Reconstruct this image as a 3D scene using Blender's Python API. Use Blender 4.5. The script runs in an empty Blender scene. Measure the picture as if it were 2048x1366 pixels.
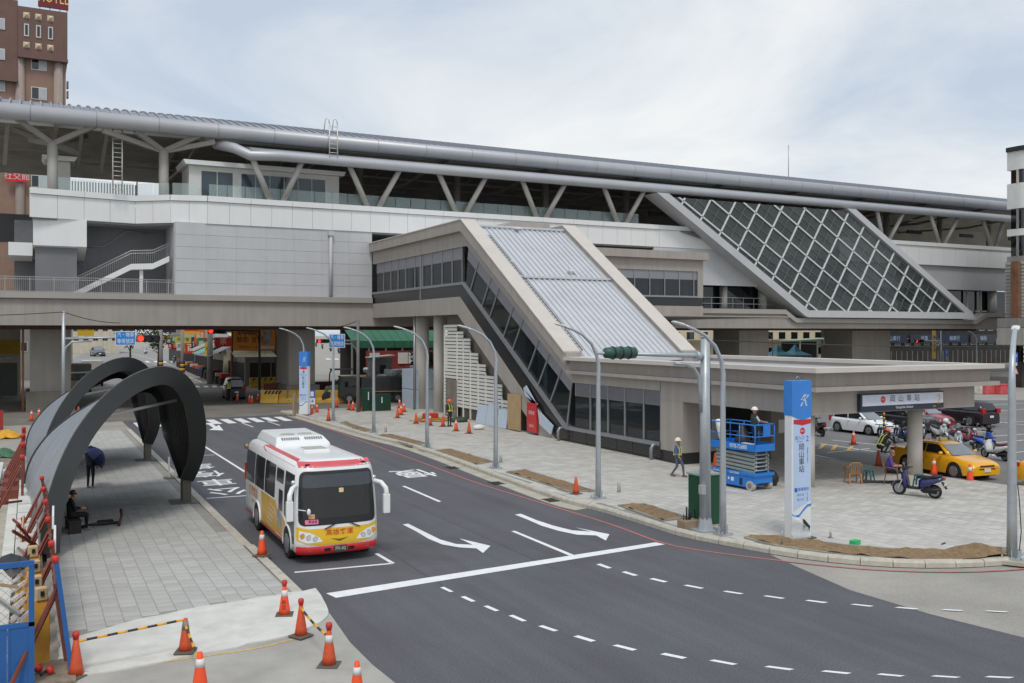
import bpy, bmesh, math, random
from mathutils import Vector, Matrix
R = math.radians
random.seed(7)
scene = bpy.context.scene
C = scene.collection

# ---------------------------------------------------------------- camera, sky, sun, exposure
# World axes: X runs along the station front, Y along the street towards the station, Z up. Metres.
CAM_H, FPX, HOR, CXP = 6.8, 1870.0, 665.0, 1024.0
YAW = math.atan2(FPX, 4650.0 - CXP)            # view direction swings this far from +Y towards +X
SN, CS = math.sin(YAW), math.cos(YAW)          # view direction is (SN, CS)
cam_d = bpy.data.cameras.new('camera')
cam_d.sensor_width = 36.0
cam_d.lens = 36.0 * FPX / 2048.0
cam_d.shift_y = (HOR - 683.0) / 2048.0
cam_d.clip_start = 0.1
cam_d.clip_end = 4000.0
cam = bpy.data.objects.new('camera', cam_d)
C.objects.link(cam)
cam.location = (0, 0, CAM_H)
cam.rotation_euler = (R(90), 0, -YAW)
scene.camera = cam

SUN_EL, SUN_AZ = R(58), R(205)                 # azimuth clockwise from +Y: high, behind the camera to the left
world = bpy.data.worlds.new('World')
scene.world = world
world.use_nodes = True
wn, wl = world.node_tree.nodes, world.node_tree.links
wn.clear()
def N(nodes, t, **kw):
    n = nodes.new(t)
    for k, v in kw.items():
        if k.startswith('i_'):
            n.inputs[k[2:].replace('_', ' ')].default_value = v
        else:
            setattr(n, k, v)
    return n
w_out = N(wn, 'ShaderNodeOutputWorld')
w_bg = N(wn, 'ShaderNodeBackground'); w_bg.inputs['Strength'].default_value = 0.1
w_sky = N(wn, 'ShaderNodeTexSky', sky_type='NISHITA', sun_disc=False, sun_elevation=SUN_EL, sun_rotation=SUN_AZ, air_density=1.2, dust_density=2.5)
w_tc = N(wn, 'ShaderNodeTexCoord')
w_sep = N(wn, 'ShaderNodeSeparateXYZ')
wl.new(w_tc.outputs['Generated'], w_sep.inputs[0])
w_den = N(wn, 'ShaderNodeMath', operation='ADD'); w_den.inputs[1].default_value = 0.16
wl.new(w_sep.outputs['Z'], w_den.inputs[0])
w_mx = N(wn, 'ShaderNodeMath', operation='MAXIMUM'); w_mx.inputs[1].default_value = 0.08
wl.new(w_den.outputs[0], w_mx.inputs[0])
w_dx = N(wn, 'ShaderNodeMath', operation='DIVIDE'); w_dy = N(wn, 'ShaderNodeMath', operation='DIVIDE')
wl.new(w_sep.outputs['X'], w_dx.inputs[0]); wl.new(w_mx.outputs[0], w_dx.inputs[1])
wl.new(w_sep.outputs['Y'], w_dy.inputs[0]); wl.new(w_mx.outputs[0], w_dy.inputs[1])
w_cmb = N(wn, 'ShaderNodeCombineXYZ')
wl.new(w_dx.outputs[0], w_cmb.inputs[0]); wl.new(w_dy.outputs[0], w_cmb.inputs[1])
w_map = N(wn, 'ShaderNodeMapping'); w_map.inputs['Location'].default_value = (8.1, 4.4, 0.4); w_map.inputs['Rotation'].default_value = (0, 0, R(60)); w_map.inputs['Scale'].default_value = (0.9, 1.2, 1)
wl.new(w_cmb.outputs[0], w_map.inputs[0])
w_n1 = N(wn, 'ShaderNodeTexNoise', i_Scale=0.8, i_Detail=9.0, i_Roughness=0.57, i_Distortion=0.45)
wl.new(w_map.outputs[0], w_n1.inputs['Vector'])
w_ramp = N(wn, 'ShaderNodeValToRGB')
e = w_ramp.color_ramp.elements
e[0].position = 0.38; e[0].color = (0.50, 0.575, 0.675, 1)
e[1].position = 0.66; e[1].color = (0.835, 0.84, 0.835, 1)
e2 = w_ramp.color_ramp.elements.new(0.50); e2.color = (0.65, 0.70, 0.755, 1)
wl.new(w_n1.outputs['Fac'], w_ramp.inputs[0])
w_gain = N(wn, 'ShaderNodeMix', data_type='RGBA', blend_type='MULTIPLY')
w_gain.inputs['Factor'].default_value = 1.0
w_gain.inputs['B'].default_value = (11.8, 11.8, 11.8, 1)
wl.new(w_ramp.outputs[0], w_gain.inputs['A'])
w_mix = N(wn, 'ShaderNodeMix', data_type='RGBA')
w_mix.inputs['Factor'].default_value = 0.86    # cloud cover over the clear sky
wl.new(w_sky.outputs[0], w_mix.inputs['A']); wl.new(w_gain.outputs['Result'], w_mix.inputs['B'])
wl.new(w_mix.outputs['Result'], w_bg.inputs['Color'])
wl.new(w_bg.outputs[0], w_out.inputs[0])

sun_d = bpy.data.lights.new('sun', 'SUN')
sun_d.energy = 1.45
sun_d.angle = R(14)
sun_d.color = (1.0, 0.96, 0.9)
sun = bpy.data.objects.new('sun', sun_d)
C.objects.link(sun)
sd = Vector((math.sin(SUN_AZ) * math.cos(SUN_EL), math.cos(SUN_AZ) * math.cos(SUN_EL), math.sin(SUN_EL)))
sun.rotation_euler = (-sd).to_track_quat('-Z', 'Y').to_euler()
sun.location = sd * 100
scene.view_settings.view_transform = 'Standard'
scene.view_settings.look = 'None'
scene.view_settings.exposure = 0.0
scene.view_settings.gamma = 1.0
scene.view_settings.use_curve_mapping = False
scene.cycles.max_bounces = 6
scene.cycles.transparent_max_bounces = 16

# ---------------------------------------------------------------- surveying: where a sight line meets a plane of the place
def sight(px, py):
    a, b = (px - CXP) / FPX, (HOR - py) / FPX
    return (a * CS + SN, -a * SN + CS, b)
def G(px, py, z=0.0):                          # on the level z
    r = sight(px, py); k = (z - CAM_H) / r[2]
    return (r[0] * k, r[1] * k)
def FY(px, py, Y):                             # on the facade plane Y
    r = sight(px, py); k = Y / r[1]
    return (r[0] * k, CAM_H + r[2] * k)
def FX(px, py, X):                             # on the facade plane X
    r = sight(px, py); k = X / r[0]
    return (r[1] * k, CAM_H + r[2] * k)

# ---------------------------------------------------------------- materials
def lin(c):
    return tuple(((x / 255.0) / 12.92 if x / 255.0 <= 0.04045 else ((x / 255.0 + 0.055) / 1.055) ** 2.4) for x in c)
_M = {}
def mat(name, rgb, rough=0.6, metal=0.0, var=0.08, scale=3.0, streak=0.0, bump=0.0, bscale=60.0, emit=0.0, spec=0.5, island=0.0, coat=0.0, alpha=None, speck=0.0, dirt=None, grain=None):
    if name in _M:
        return _M[name]
    m = bpy.data.materials.new(name); m.use_nodes = True
    nt = m.node_tree; nd, ln = nt.nodes, nt.links
    b = nd['Principled BSDF']
    c = lin(rgb)
    b.inputs['Roughness'].default_value = rough
    b.inputs['Metallic'].default_value = metal
    b.inputs['Specular IOR Level'].default_value = spec
    b.inputs['Coat Weight'].default_value = coat
    tc = N(nd, 'ShaderNodeTexCoord')
    last = None
    def mul(prev, fac_out, lo, hi, f0=0.3, f1=0.7):
        mr = N(nd, 'ShaderNodeMapRange'); mr.inputs[1].default_value = f0; mr.inputs[2].default_value = f1; mr.inputs[3].default_value = lo; mr.inputs[4].default_value = hi
        ln.new(fac_out, mr.inputs[0])
        mx = N(nd, 'ShaderNodeMix', data_type='RGBA', blend_type='MULTIPLY'); mx.inputs['Factor'].default_value = 1.0
        if prev is None:
            mx.inputs['A'].default_value = (*c, 1)
        else:
            ln.new(prev, mx.inputs['A'])
        ln.new(mr.outputs[0], mx.inputs['B'])
        return mx.outputs['Result']
    if var:
        n1 = N(nd, 'ShaderNodeTexNoise', i_Scale=scale, i_Detail=5.0, i_Roughness=0.6)
        ln.new(tc.outputs['Object'], n1.inputs['Vector'])
        last = mul(last, n1.outputs['Fac'], 1 - var, 1 + var)
    if streak:
        mp = N(nd, 'ShaderNodeMapping'); mp.inputs['Scale'].default_value = (1.3, 1.3, 0.07)
        ln.new(tc.outputs['Object'], mp.inputs[0])
        n2 = N(nd, 'ShaderNodeTexNoise', i_Scale=1.6, i_Detail=6.0, i_Roughness=0.65)
        ln.new(mp.outputs[0], n2.inputs['Vector'])
        last = mul(last, n2.outputs['Fac'], 1 - streak, 1 + streak * 0.4)
    if grain:                                  # wear drawn out along one direction: (scale xyz, amount)
        mp = N(nd, 'ShaderNodeMapping'); mp.inputs['Scale'].default_value = grain[0]
        ln.new(tc.outputs['Object'], mp.inputs[0])
        n5 = N(nd, 'ShaderNodeTexNoise', i_Scale=1.0, i_Detail=6.0, i_Roughness=0.6, i_Distortion=0.4)
        ln.new(mp.outputs[0], n5.inputs['Vector'])
        last = mul(last, n5.outputs['Fac'], 1 - grain[1], 1 + grain[1])
    if speck:
        n3 = N(nd, 'ShaderNodeTexNoise', i_Scale=bscale, i_Detail=3.0, i_Roughness=0.8)
        ln.new(tc.outputs['Object'], n3.inputs['Vector'])
        last = mul(last, n3.outputs['Fac'], 1 - speck, 1 + speck, 0.35, 0.65)
    if island:
        g = N(nd, 'ShaderNodeNewGeometry')
        last = mul(last, g.outputs['Random Per Island'], 1 - island, 1 + island, 0, 1)
    if dirt:                                   # stains with a shape of their own: (rgb, scale, threshold)
        n4 = N(nd, 'ShaderNodeTexNoise', i_Scale=dirt[1], i_Detail=8.0, i_Roughness=0.65, i_Distortion=0.6)
        ln.new(tc.outputs['Object'], n4.inputs['Vector'])
        mr = N(nd, 'ShaderNodeMapRange'); mr.inputs[1].default_value = dirt[2]; mr.inputs[2].default_value = dirt[2] + 0.16; mr.inputs[4].default_value = 0.75
        ln.new(n4.outputs['Fac'], mr.inputs[0])
        mx = N(nd, 'ShaderNodeMix', data_type='RGBA')
        ln.new(mr.outputs[0], mx.inputs['Factor'])
        if last is None: mx.inputs['A'].default_value = (*c, 1)
        else: ln.new(last, mx.inputs['A'])
        mx.inputs['B'].default_value = (*lin(dirt[0]), 1)
        last = mx.outputs['Result']
    if last is None:
        b.inputs['Base Color'].default_value = (*c, 1)
    else:
        ln.new(last, b.inputs['Base Color'])
    if bump:
        nb = N(nd, 'ShaderNodeTexNoise', i_Scale=bscale, i_Detail=3.0)
        ln.new(tc.outputs['Object'], nb.inputs['Vector'])
        bp = N(nd, 'ShaderNodeBump'); bp.inputs['Strength'].default_value = bump; bp.inputs['Distance'].default_value = 0.02
        ln.new(nb.outputs['Fac'], bp.inputs['Height']); ln.new(bp.outputs[0], b.inputs['Normal'])
    if emit:
        b.inputs['Emission Color'].default_value = (*c, 1); b.inputs['Emission Strength'].default_value = emit
    if alpha is not None:
        tr = N(nd, 'ShaderNodeBsdfTransparent'); ms = N(nd, 'ShaderNodeMixShader'); ms.inputs[0].default_value = alpha
        out = nd['Material Output']
        ln.new(tr.outputs[0], ms.inputs[1]); ln.new(b.outputs[0], ms.inputs[2]); ln.new(ms.outputs[0], out.inputs['Surface'])
    _M[name] = m
    return m

# ---------------------------------------------------------------- mesh building
TMP = bpy.data.scenes.new('workbench')          # scratch scene, so that evaluating one object does not touch the rest
def evaluated_mesh(ob):
    TMP.collection.objects.link(ob)
    vl = TMP.view_layers[0]; vl.update()
    me = bpy.data.meshes.new_from_object(ob.evaluated_get(vl.depsgraph))
    bpy.data.objects.remove(ob)
    return me
class MB:
    def __init__(s):
        s.v, s.f, s.sm = [], [], []
    def add(s, vs, fs, smooth=False):
        o = len(s.v)
        s.v += [tuple(p) for p in vs]
        s.f += [tuple(i + o for i in f) for f in fs]
        s.sm += [smooth] * len(fs)
        return s
    def box(s, x0, x1, y0, y1, z0, z1):
        v = [(x0, y0, z0), (x1, y0, z0), (x1, y1, z0), (x0, y1, z0), (x0, y0, z1), (x1, y0, z1), (x1, y1, z1), (x0, y1, z1)]
        return s.add(v, [(0, 3, 2, 1), (4, 5, 6, 7), (0, 1, 5, 4), (1, 2, 6, 5), (2, 3, 7, 6), (3, 0, 4, 7)])
    def cbox(s, c, sz, rot=None):
        x, y, z = (k / 2 for k in sz)
        m = MB().box(-x, x, -y, y, -z, z)
        mt = Matrix.Translation(c) @ (rot if rot is not None else Matrix.Identity(4))
        return s.add([mt @ Vector(p) for p in m.v], m.f)
    def bar(s, p, q, w, h=None, up=(0, 0, 1)):
        p, q = Vector(p), Vector(q); h = h or w
        d = (q - p).normalized(); u = Vector(up)
        if abs(d.dot(u)) > 0.98: u = Vector((0, 1, 0))
        a = d.cross(u).normalized() * (w / 2); b = a.cross(d).normalized() * (h / 2)
        vs = [p - a - b, p + a - b, p + a + b, p - a + b, q - a - b, q + a - b, q + a + b, q - a + b]
        return s.add(vs, [(0, 3, 2, 1), (4, 5, 6, 7), (0, 1, 5, 4), (1, 2, 6, 5), (2, 3, 7, 6), (3, 0, 4, 7)])
    def tube(s, pts, r, n=8, caps=True, smooth=True):
        pts = [Vector(p) for p in pts]; rings = []
        up = Vector((0, 0, 1)); prev = None
        for i, p in enumerate(pts):
            d = (pts[min(i + 1, len(pts) - 1)] - pts[max(i - 1, 0)])
            d = d.normalized() if d.length > 1e-9 else Vector((0, 0, 1))
            if prev is None:
                u = up if abs(d.dot(up)) < 0.95 else Vector((1, 0, 0))
                a = d.cross(u).normalized()
            else:
                a = (prev - d * prev.dot(d)).normalized()
            prev = a; b = d.cross(a)
            rr = r[i] if isinstance(r, (list, tuple)) else r
            rings.append([p + a * (rr * math.cos(2 * math.pi * k / n)) + b * (rr * math.sin(2 * math.pi * k / n)) for k in range(n)])
        return s.loft(rings, True, caps, smooth)
    def cyl(s, p, q, r, r2=None, n=12, caps=True):
        return s.tube([p, q], [r, r if r2 is None else r2], n, caps)
    def loft(s, rings, closed=True, caps=True, smooth=False):
        n = len(rings[0]); o = len(s.v)
        for rg in rings: s.v += [tuple(p) for p in rg]
        m = n if closed else n - 1
        for i in range(len(rings) - 1):
            for k in range(m):
                k2 = (k + 1) % n
                s.f.append((o + i * n + k, o + i * n + k2, o + (i + 1) * n + k2, o + (i + 1) * n + k)); s.sm.append(smooth)
        if caps and closed:
            s.f.append(tuple(o + k for k in range(n))[::-1]); s.sm.append(False)
            e = o + (len(rings) - 1) * n
            s.f.append(tuple(e + k for k in range(n))); s.sm.append(False)
        return s
    def prism(s, poly, fn, a, b):              # outline poly(u, v) carried from a to b; fn(u, v, t) -> point
        return s.loft([[fn(u, v, a) for u, v in poly], [fn(u, v, b) for u, v in poly]])
    def lathe(s, prof, n=16, c=(0, 0, 0), smooth=True):
        rings = [[(c[0] + r * math.cos(2 * math.pi * k / n), c[1] + r * math.sin(2 * math.pi * k / n), c[2] + z) for k in range(n)] for r, z in prof]
        return s.loft(rings, True, True, smooth)
    def sphere(s, c, r, n=12, m=8, sc=(1, 1, 1), z0=-1.0):
        rings = []
        for i in range(m + 1):
            t = math.asin(max(z0, -0.999)) + (math.pi / 2 * 0.985 - math.asin(max(z0, -0.999))) * i / m
            rings.append([(c[0] + sc[0] * r * math.cos(t) * math.cos(2 * math.pi * k / n), c[1] + sc[1] * r * math.cos(t) * math.sin(2 * math.pi * k / n), c[2] + sc[2] * r * math.sin(t)) for k in range(n)])
        return s.loft(rings, True, True, True)
    def sheet(s, pts, z):                      # flat polygon on the level z
        return s.add([(p[0], p[1], z) for p in pts], [tuple(range(len(pts)))])
    def text(s, body, size, fn, align='CENTER', bold=0.0, thick=0.0):   # fn(u, v) -> point
        cu = bpy.data.curves.new('letters', 'FONT'); cu.body = body; cu.size = size; cu.align_x = align; cu.align_y = 'CENTER'; cu.offset = bold; cu.resolution_u = 2
        ob = bpy.data.objects.new('letters', cu)
        me = evaluated_mesh(ob)
        s.add([fn(v.co.x, v.co.y) for v in me.vertices], [tuple(p.vertices) for p in me.polygons])
        bpy.data.curves.remove(cu); bpy.data.meshes.remove(me)
        return s
    def xf(s, m):
        s.v = [tuple(m @ Vector(p)) for p in s.v]
        return s
    def join(s, o, m=None):
        return s.add([m @ Vector(p) for p in o.v] if m is not None else o.v, [], False) if False else s._join(o, m)
    def _join(s, o, m):
        b = len(s.v)
        s.v += [tuple(m @ Vector(p)) for p in o.v] if m is not None else list(o.v)
        s.f += [tuple(i + b for i in f) for f in o.f]; s.sm += o.sm
        return s
    def mesh(s, name, m=None, bevel=0.0, flip=True):
        me = bpy.data.meshes.new(name)
        me.from_pydata(s.v, [], s.f)
        for p, k in zip(me.polygons, s.sm): p.use_smooth = k
        bm = bmesh.new(); bm.from_mesh(me)
        if bevel:
            bmesh.ops.remove_doubles(bm, verts=bm.verts, dist=1e-5)
            es = [x for x in bm.edges if len(x.link_faces) == 2 and x.calc_face_angle(0) > 0.6]
            bmesh.ops.bevel(bm, geom=es, offset=bevel, segments=2, affect='EDGES', profile=0.5, clamp_overlap=True)
        if flip:
            bmesh.ops.recalc_face_normals(bm, faces=bm.faces)
        bm.to_mesh(me); bm.free()
        if m: me.materials.append(m)
        return me

def obj(name, me, parent=None, loc=None, rot=None, scale=None):
    o = bpy.data.objects.new(name, me)
    C.objects.link(o)
    if parent: o.parent = parent
    if loc is not None: o.location = loc
    if rot is not None: o.rotation_euler = rot
    if scale is not None: o.scale = scale
    return o
def tag(o, label, cat, group=None, kind=None):
    if label: o['label'] = label
    if cat: o['category'] = cat
    if group: o['group'] = group
    if kind: o['kind'] = kind
    return o
def thing(name, label, cat, loc=(0, 0, 0), rz=0.0, group=None):
    o = bpy.data.objects.new(name, None); C.objects.link(o)
    o.empty_display_size = 0.2
    o.location = loc; o.rotation_euler = (0, 0, rz)
    return tag(o, label, cat, group)
def part(parent, name, mb, m, world=False, bevel=0.0, kind=None, label=None):
    if world and parent is not None:
        top = parent
        while top.parent: top = top.parent
        mt = (Matrix.Translation(top.location) @ top.rotation_euler.to_matrix().to_4x4()).inverted()
        mb = MB()._join(mb, mt)
    o = obj(name, mb.mesh(name, m, bevel), parent)
    if kind: o['kind'] = kind
    if label: o['label'] = label
    return o
def struct(name, mb, m, label=None, bevel=0.0):
    o = obj(name, mb.mesh(name, m, bevel))
    o['kind'] = 'structure'
    if label: o['label'] = label
    return o
def copy_tree(o, parent=None):
    c = o.copy(); C.objects.link(c); c.parent = parent
    for ch in list(o.children): copy_tree(ch, c)
    return c
def recolour(root, old, new):
    for ch in [root] + list(root.children_recursive):
        if ch.type == 'MESH' and ch.data.materials and ch.data.materials[0] == old:
            ch.material_slots[0].link = 'OBJECT'; ch.material_slots[0].material = new
RZ = lambda a: Matrix.Rotation(a, 4, 'Z')
RX = lambda a: Matrix.Rotation(a, 4, 'X')
RY = lambda a: Matrix.Rotation(a, 4, 'Y')
T = lambda *p: Matrix.Translation(p)
# ================================================================ the setting: ground, roads, pavements, markings
def inside(p, poly):
    x, y = p[0], p[1]; c = False; j = len(poly) - 1
    for i in range(len(poly)):
        xi, yi, xj, yj = poly[i][0], poly[i][1], poly[j][0], poly[j][1]
        if (yi > y) != (yj > y) and x < (xj - xi) * (y - yi) / (yj - yi) + xi: c = not c
        j = i
    return c
def smooth_path(pts, step=1.0):
    out = []
    P = [Vector(p[:2]) for p in pts]
    P = [P[0] * 2 - P[1]] + P + [P[-1] * 2 - P[-2]]
    for i in range(1, len(P) - 2):
        n = max(2, int((P[i + 1] - P[i]).length / 0.25))
        for k in range(n):
            t = k / n
            out.append(0.5 * ((2 * P[i]) + (P[i + 1] - P[i - 1]) * t + (2 * P[i - 1] - 5 * P[i] + 4 * P[i + 1] - P[i + 2]) * t * t + (3 * P[i] - P[i - 1] - 3 * P[i + 1] + P[i + 2]) * t ** 3))
    out.append(P[-2])
    # resample evenly
    res, acc = [out[0]], 0.0
    for a, b in zip(out, out[1:]):
        L = (b - a).length
        while L > 0 and acc + L >= step:
            f = (step - acc) / L; a = a + (b - a) * f; res.append(a); L = (b - a).length; acc = 0.0
        acc += L
    return res
def offset_path(path, d):
    out = []
    for i, p in enumerate(path):
        t = (path[min(i + 1, len(path) - 1)] - path[max(i - 1, 0)]).normalized()
        out.append(p + Vector((-t.y, t.x)) * d)
    return out
def ribbon(mb, path, d0, d1, z0, z1=None):
    z1 = z0 if z1 is None else z1
    a, b = offset_path(path, d0), offset_path(path, d1)
    for i in range(len(path) - 1):
        mb.add([(a[i].x, a[i].y, z0), (a[i + 1].x, a[i + 1].y, z0), (b[i + 1].x, b[i + 1].y, z1), (b[i].x, b[i].y, z1)], [(0, 1, 2, 3)])
    return mb

PZ, LZ = 0.13, 0.10                            # heights of the plaza and of the bus-stop pavement
M_old = mat('old_asphalt', (156, 152, 144), 0.9, var=0.16, scale=0.35, bump=0.3, bscale=22, speck=0.14, dirt=((105, 102, 97), 0.22, 0.60))
M_new = mat('new_asphalt', (90, 90, 94), 0.88, var=0.10, scale=0.25, bump=0.5, bscale=22, speck=0.26, dirt=((70, 69, 72), 0.12, 0.58), grain=((1.1, 0.06, 1), 0.14))
M_paint = mat('road_paint', (232, 233, 232), 0.7, var=0.08, scale=3, speck=0.08, dirt=((176, 177, 178), 7.0, 0.62))
M_red = mat('red_road_paint', (190, 112, 105), 0.75, var=0.18, scale=3, speck=0.15, dirt=((120, 100, 98), 3.0, 0.60))
M_kerb = mat('kerb_stone', (186, 181, 168), 0.85, var=0.16, scale=4, bump=0.2, speck=0.06)
M_gutter = mat('gutter_concrete', (176, 170, 155), 0.9, var=0.18, scale=1.2, bump=0.2, dirt=((132, 126, 116), 0.8, 0.60))
M_soil = mat('dry_soil', (134, 111, 82), 1.0, var=0.3, scale=6, bump=0.8, bscale=30, speck=0.25)
M_mortar = mat('paver_bed', (150, 147, 140), 0.95, var=0.1)
M_paver = mat('plaza_paver', (188, 185, 178), 0.85, var=0.08, scale=0.7, island=0.10, bump=0.1, dirt=((146, 143, 137), 0.22, 0.56))
M_lpaver = mat('grey_paver', (178, 177, 172), 0.85, var=0.10, scale=0.8, island=0.04, bump=0.1, dirt=((136, 135, 131), 0.3, 0.57))
M_yroad = mat('worn_yellow_paint', (208, 172, 96), 0.8, var=0.3, scale=7)

struct('ground', MB().sheet([(-900, -300), (1500, -300), (1500, 1700), (-900, 1700)], -0.02), M_old)

# kerb line of the plaza, from the far crossing round the corner towards the car park entrance
kerb_px = [(605, 836), (730, 872), (835, 899), (994, 957), (1124, 1004), (1192, 1021), (1288, 1050), (1366, 1074), (1483, 1097), (1556, 1110), (1618, 1119), (1683, 1127), (1780, 1134), (1866, 1136), (1950, 1134), (2048, 1127)]
kerb_w = [G(*p) for p in kerb_px]
kerb_w = [(18.6, 82.0)] + kerb_w + [(31, 17.0), (36.0, 17.8), (40, 20.5)]
KP = smooth_path(kerb_w, 0.9)

apron = [G(640, 1200), G(665, 1235), G(700, 1285), G(745, 1330), G(790, 1366), G(880, 1430)]
new_edge = [G(2500, 1400), G(2048, 1275), G(1860, 1228), G(1700, 1180), G(1555, 1116)]
ki = min(range(len(KP)), key=lambda i: (KP[i] - Vector(G(1545, 1108))).length)
asph = [(6.3, 77.5), (6.3, 40), (6.35, 24.0)] + apron + [(9.0, -20), (80, -20)] + new_edge + [(p.x - 0.02, p.y) for p in KP[:ki + 1][::-1] if p.y < 77] + [(18.4, 77.5)]
struct('road', MB().sheet(asph, 0.0), M_new)
under = mat('under_station_asphalt', (124, 119, 111), 0.92, var=0.2, scale=0.3, bump=0.3, bscale=40, speck=0.12, dirt=((92, 87, 80), 0.15, 0.55))
struct('cross_street', MB().sheet([(-60, 77.6), (6.2, 77.6), (18.4, 77.6), (60, 104), (170, 106), (170, 128), (-60, 128)], -0.008), under)
M_street = mat('street_asphalt', (142, 140, 136), 0.9, var=0.12, scale=0.3, bump=0.2, bscale=40, speck=0.1)
struct('street', MB().sheet([(-4, 128), (32, 128), (60, 420), (24, 420)], -0.012), M_street)
struct('gutter', ribbon(MB(), [p for p in KP if 30.5 < p.y < 76], 0.0, -0.62, 0.004), M_gutter)
red_px = [(560, 826), (640, 852), (730, 884), (830, 920), (946, 963), (1076, 1004), (1213, 1046), (1298, 1077), (1332, 1088), (1400, 1101), (1556, 1121), (1702, 1136), (1800, 1142), (1892, 1144), (1960, 1143), (2048, 1138)]
red_w = [G(*p) for p in red_px] + [(32.5, 15.6)]
struct('red_kerb_line', ribbon(MB(), smooth_path(red_w, 0.8), -0.045, 0.045, 0.008), M_red)

# kerb stones, each its own piece
kerb = thing('kerb', None, None); kerb['kind'] = 'structure'
prof = [(0.0, 0.0), (0.0, 0.13), (0.05, 0.19), (0.22, 0.20), (0.24, 0.0)]
for i in range(len(KP) - 1):
    a, b = KP[i], KP[i + 1]
    if a.y > 80: continue
    d = (b - a); L = d.length; d.normalize(); nrm = Vector((-d.y, d.x))
    a2, b2 = a + d * 0.012, b - d * 0.012
    j = random.uniform(-0.008, 0.008)
    mb = MB().loft([[(a2.x + nrm.x * u, a2.y + nrm.y * u, w + (j if w else 0)) for u, w in prof], [(b2.x + nrm.x * u, b2.y + nrm.y * u, w + (j if w else 0)) for u, w in prof]])
    part(kerb, 'kerb_stone', mb, M_kerb)

# plaza with its pavers
plaza_in = offset_path(KP, 0.25)
far_edge = [G(2400, 1035), G(2020, 975), G(1889, 958), G(1622, 914)]
plaza = [(p.x, p.y) for p in plaza_in if p.y < 80.5] + [(44, 22)] + far_edge[1:] + [(42.5, 52), (42.5, 81)]
pl = struct('plaza', MB().sheet(plaza, PZ - 0.012), M_mortar)
def pave(parent, poly, tx, ty, z, m, near, stagger, gap=0.012, ang=0.0, skip=None):
    xs = [p[0] for p in poly]; ys = [p[1] for p in poly]
    cells = []
    nx, ny = int((max(xs) - min(xs)) / tx) + 2, int((max(ys) - min(ys)) / ty) + 2
    for i in range(nx):
        for j in range(ny):
            cx = min(xs) + (i + 0.5) * tx; cy = min(ys) + (j + 0.5 + (stagger * (i % 2))) * ty
            ok = all(inside((cx + a * tx * 0.5, cy + b * ty * 0.5), poly) for a in (-1, 1) for b in (-1, 1))
            if ok and not (skip and skip(cx, cy)): cells.append((cx, cy))
    def shown(c):
        dx = c[0] * CS - c[1] * SN; dd = c[0] * SN + c[1] * CS
        return dd > 3 and abs(dx / dd) < 0.56 and CAM_H / dd < 0.39
    cells.sort(key=lambda c: (not shown(c), math.hypot(*c)))
    hx, hy = tx / 2 - gap / 2, ty / 2 - gap / 2
    one = MB().box(-hx, hx, -hy, hy, -0.02, 0).mesh('paver', m)
    # a few shades of the same stone, each shared by many pavers
    base = m.name
    shades = []
    for k in range(5):
        me = one.copy(); me.materials.clear()
        f = 0.97 + 0.015 * k
        if k == 2: me.materials.append(m)
        else:
            cc = {'plaza_paver': (188, 185, 178), 'grey_paver': (178, 177, 172)}[base]
            me.materials.append(mat(base + '_shade_%d' % k, tuple(x * f for x in cc), 0.85, var=0.09, scale=2.0, bump=0.1))
        shades.append(me)
    for c in cells[:near]:
        obj('paver', random.choice(shades), parent, (c[0], c[1], z + random.uniform(-0.002, 0.002)))
    rest = MB()
    for cx, cy in cells[near:]:
        zz = z + random.uniform(-0.002, 0.002)
        rest.add([(cx - hx, cy - hy, zz), (cx + hx, cy - hy, zz), (cx + hx, cy + hy, zz), (cx - hx, cy + hy, zz)], [(0, 1, 2, 3)])
    o = part(parent, 'paving', rest, m, kind='stuff')
    return o
beds_px = [[(680, 846), (692, 845), (745, 862), (727, 864)], [(760, 871), (782, 869), (852, 887), (822, 892)], [(868, 902), (899, 899), (985, 924), (949, 930)],
           [(1014, 945), (1049, 941), (1189, 983), (1141, 985)], [(1238, 1012), (1288, 1009), (1373, 1036), (1325, 1043)],
           [(1490, 1077), (1520, 1073), (1600, 1080), (1700, 1093), (1800, 1101), (1900, 1103), (2000, 1098), (2036, 1106), (2036, 1116), (1960, 1122), (1860, 1124), (1760, 1118), (1660, 1108), (1560, 1095)]]
beds = [[G(x, y, PZ) for x, y in b] for b in beds_px]
pave(pl, plaza, 0.42, 0.42, PZ, M_paver, 290, 0.5, skip=lambda x, y: any(inside((x, y), b) for b in beds) or (29.2 < x < 40 and 38.2 < y < 50.4))

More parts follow.
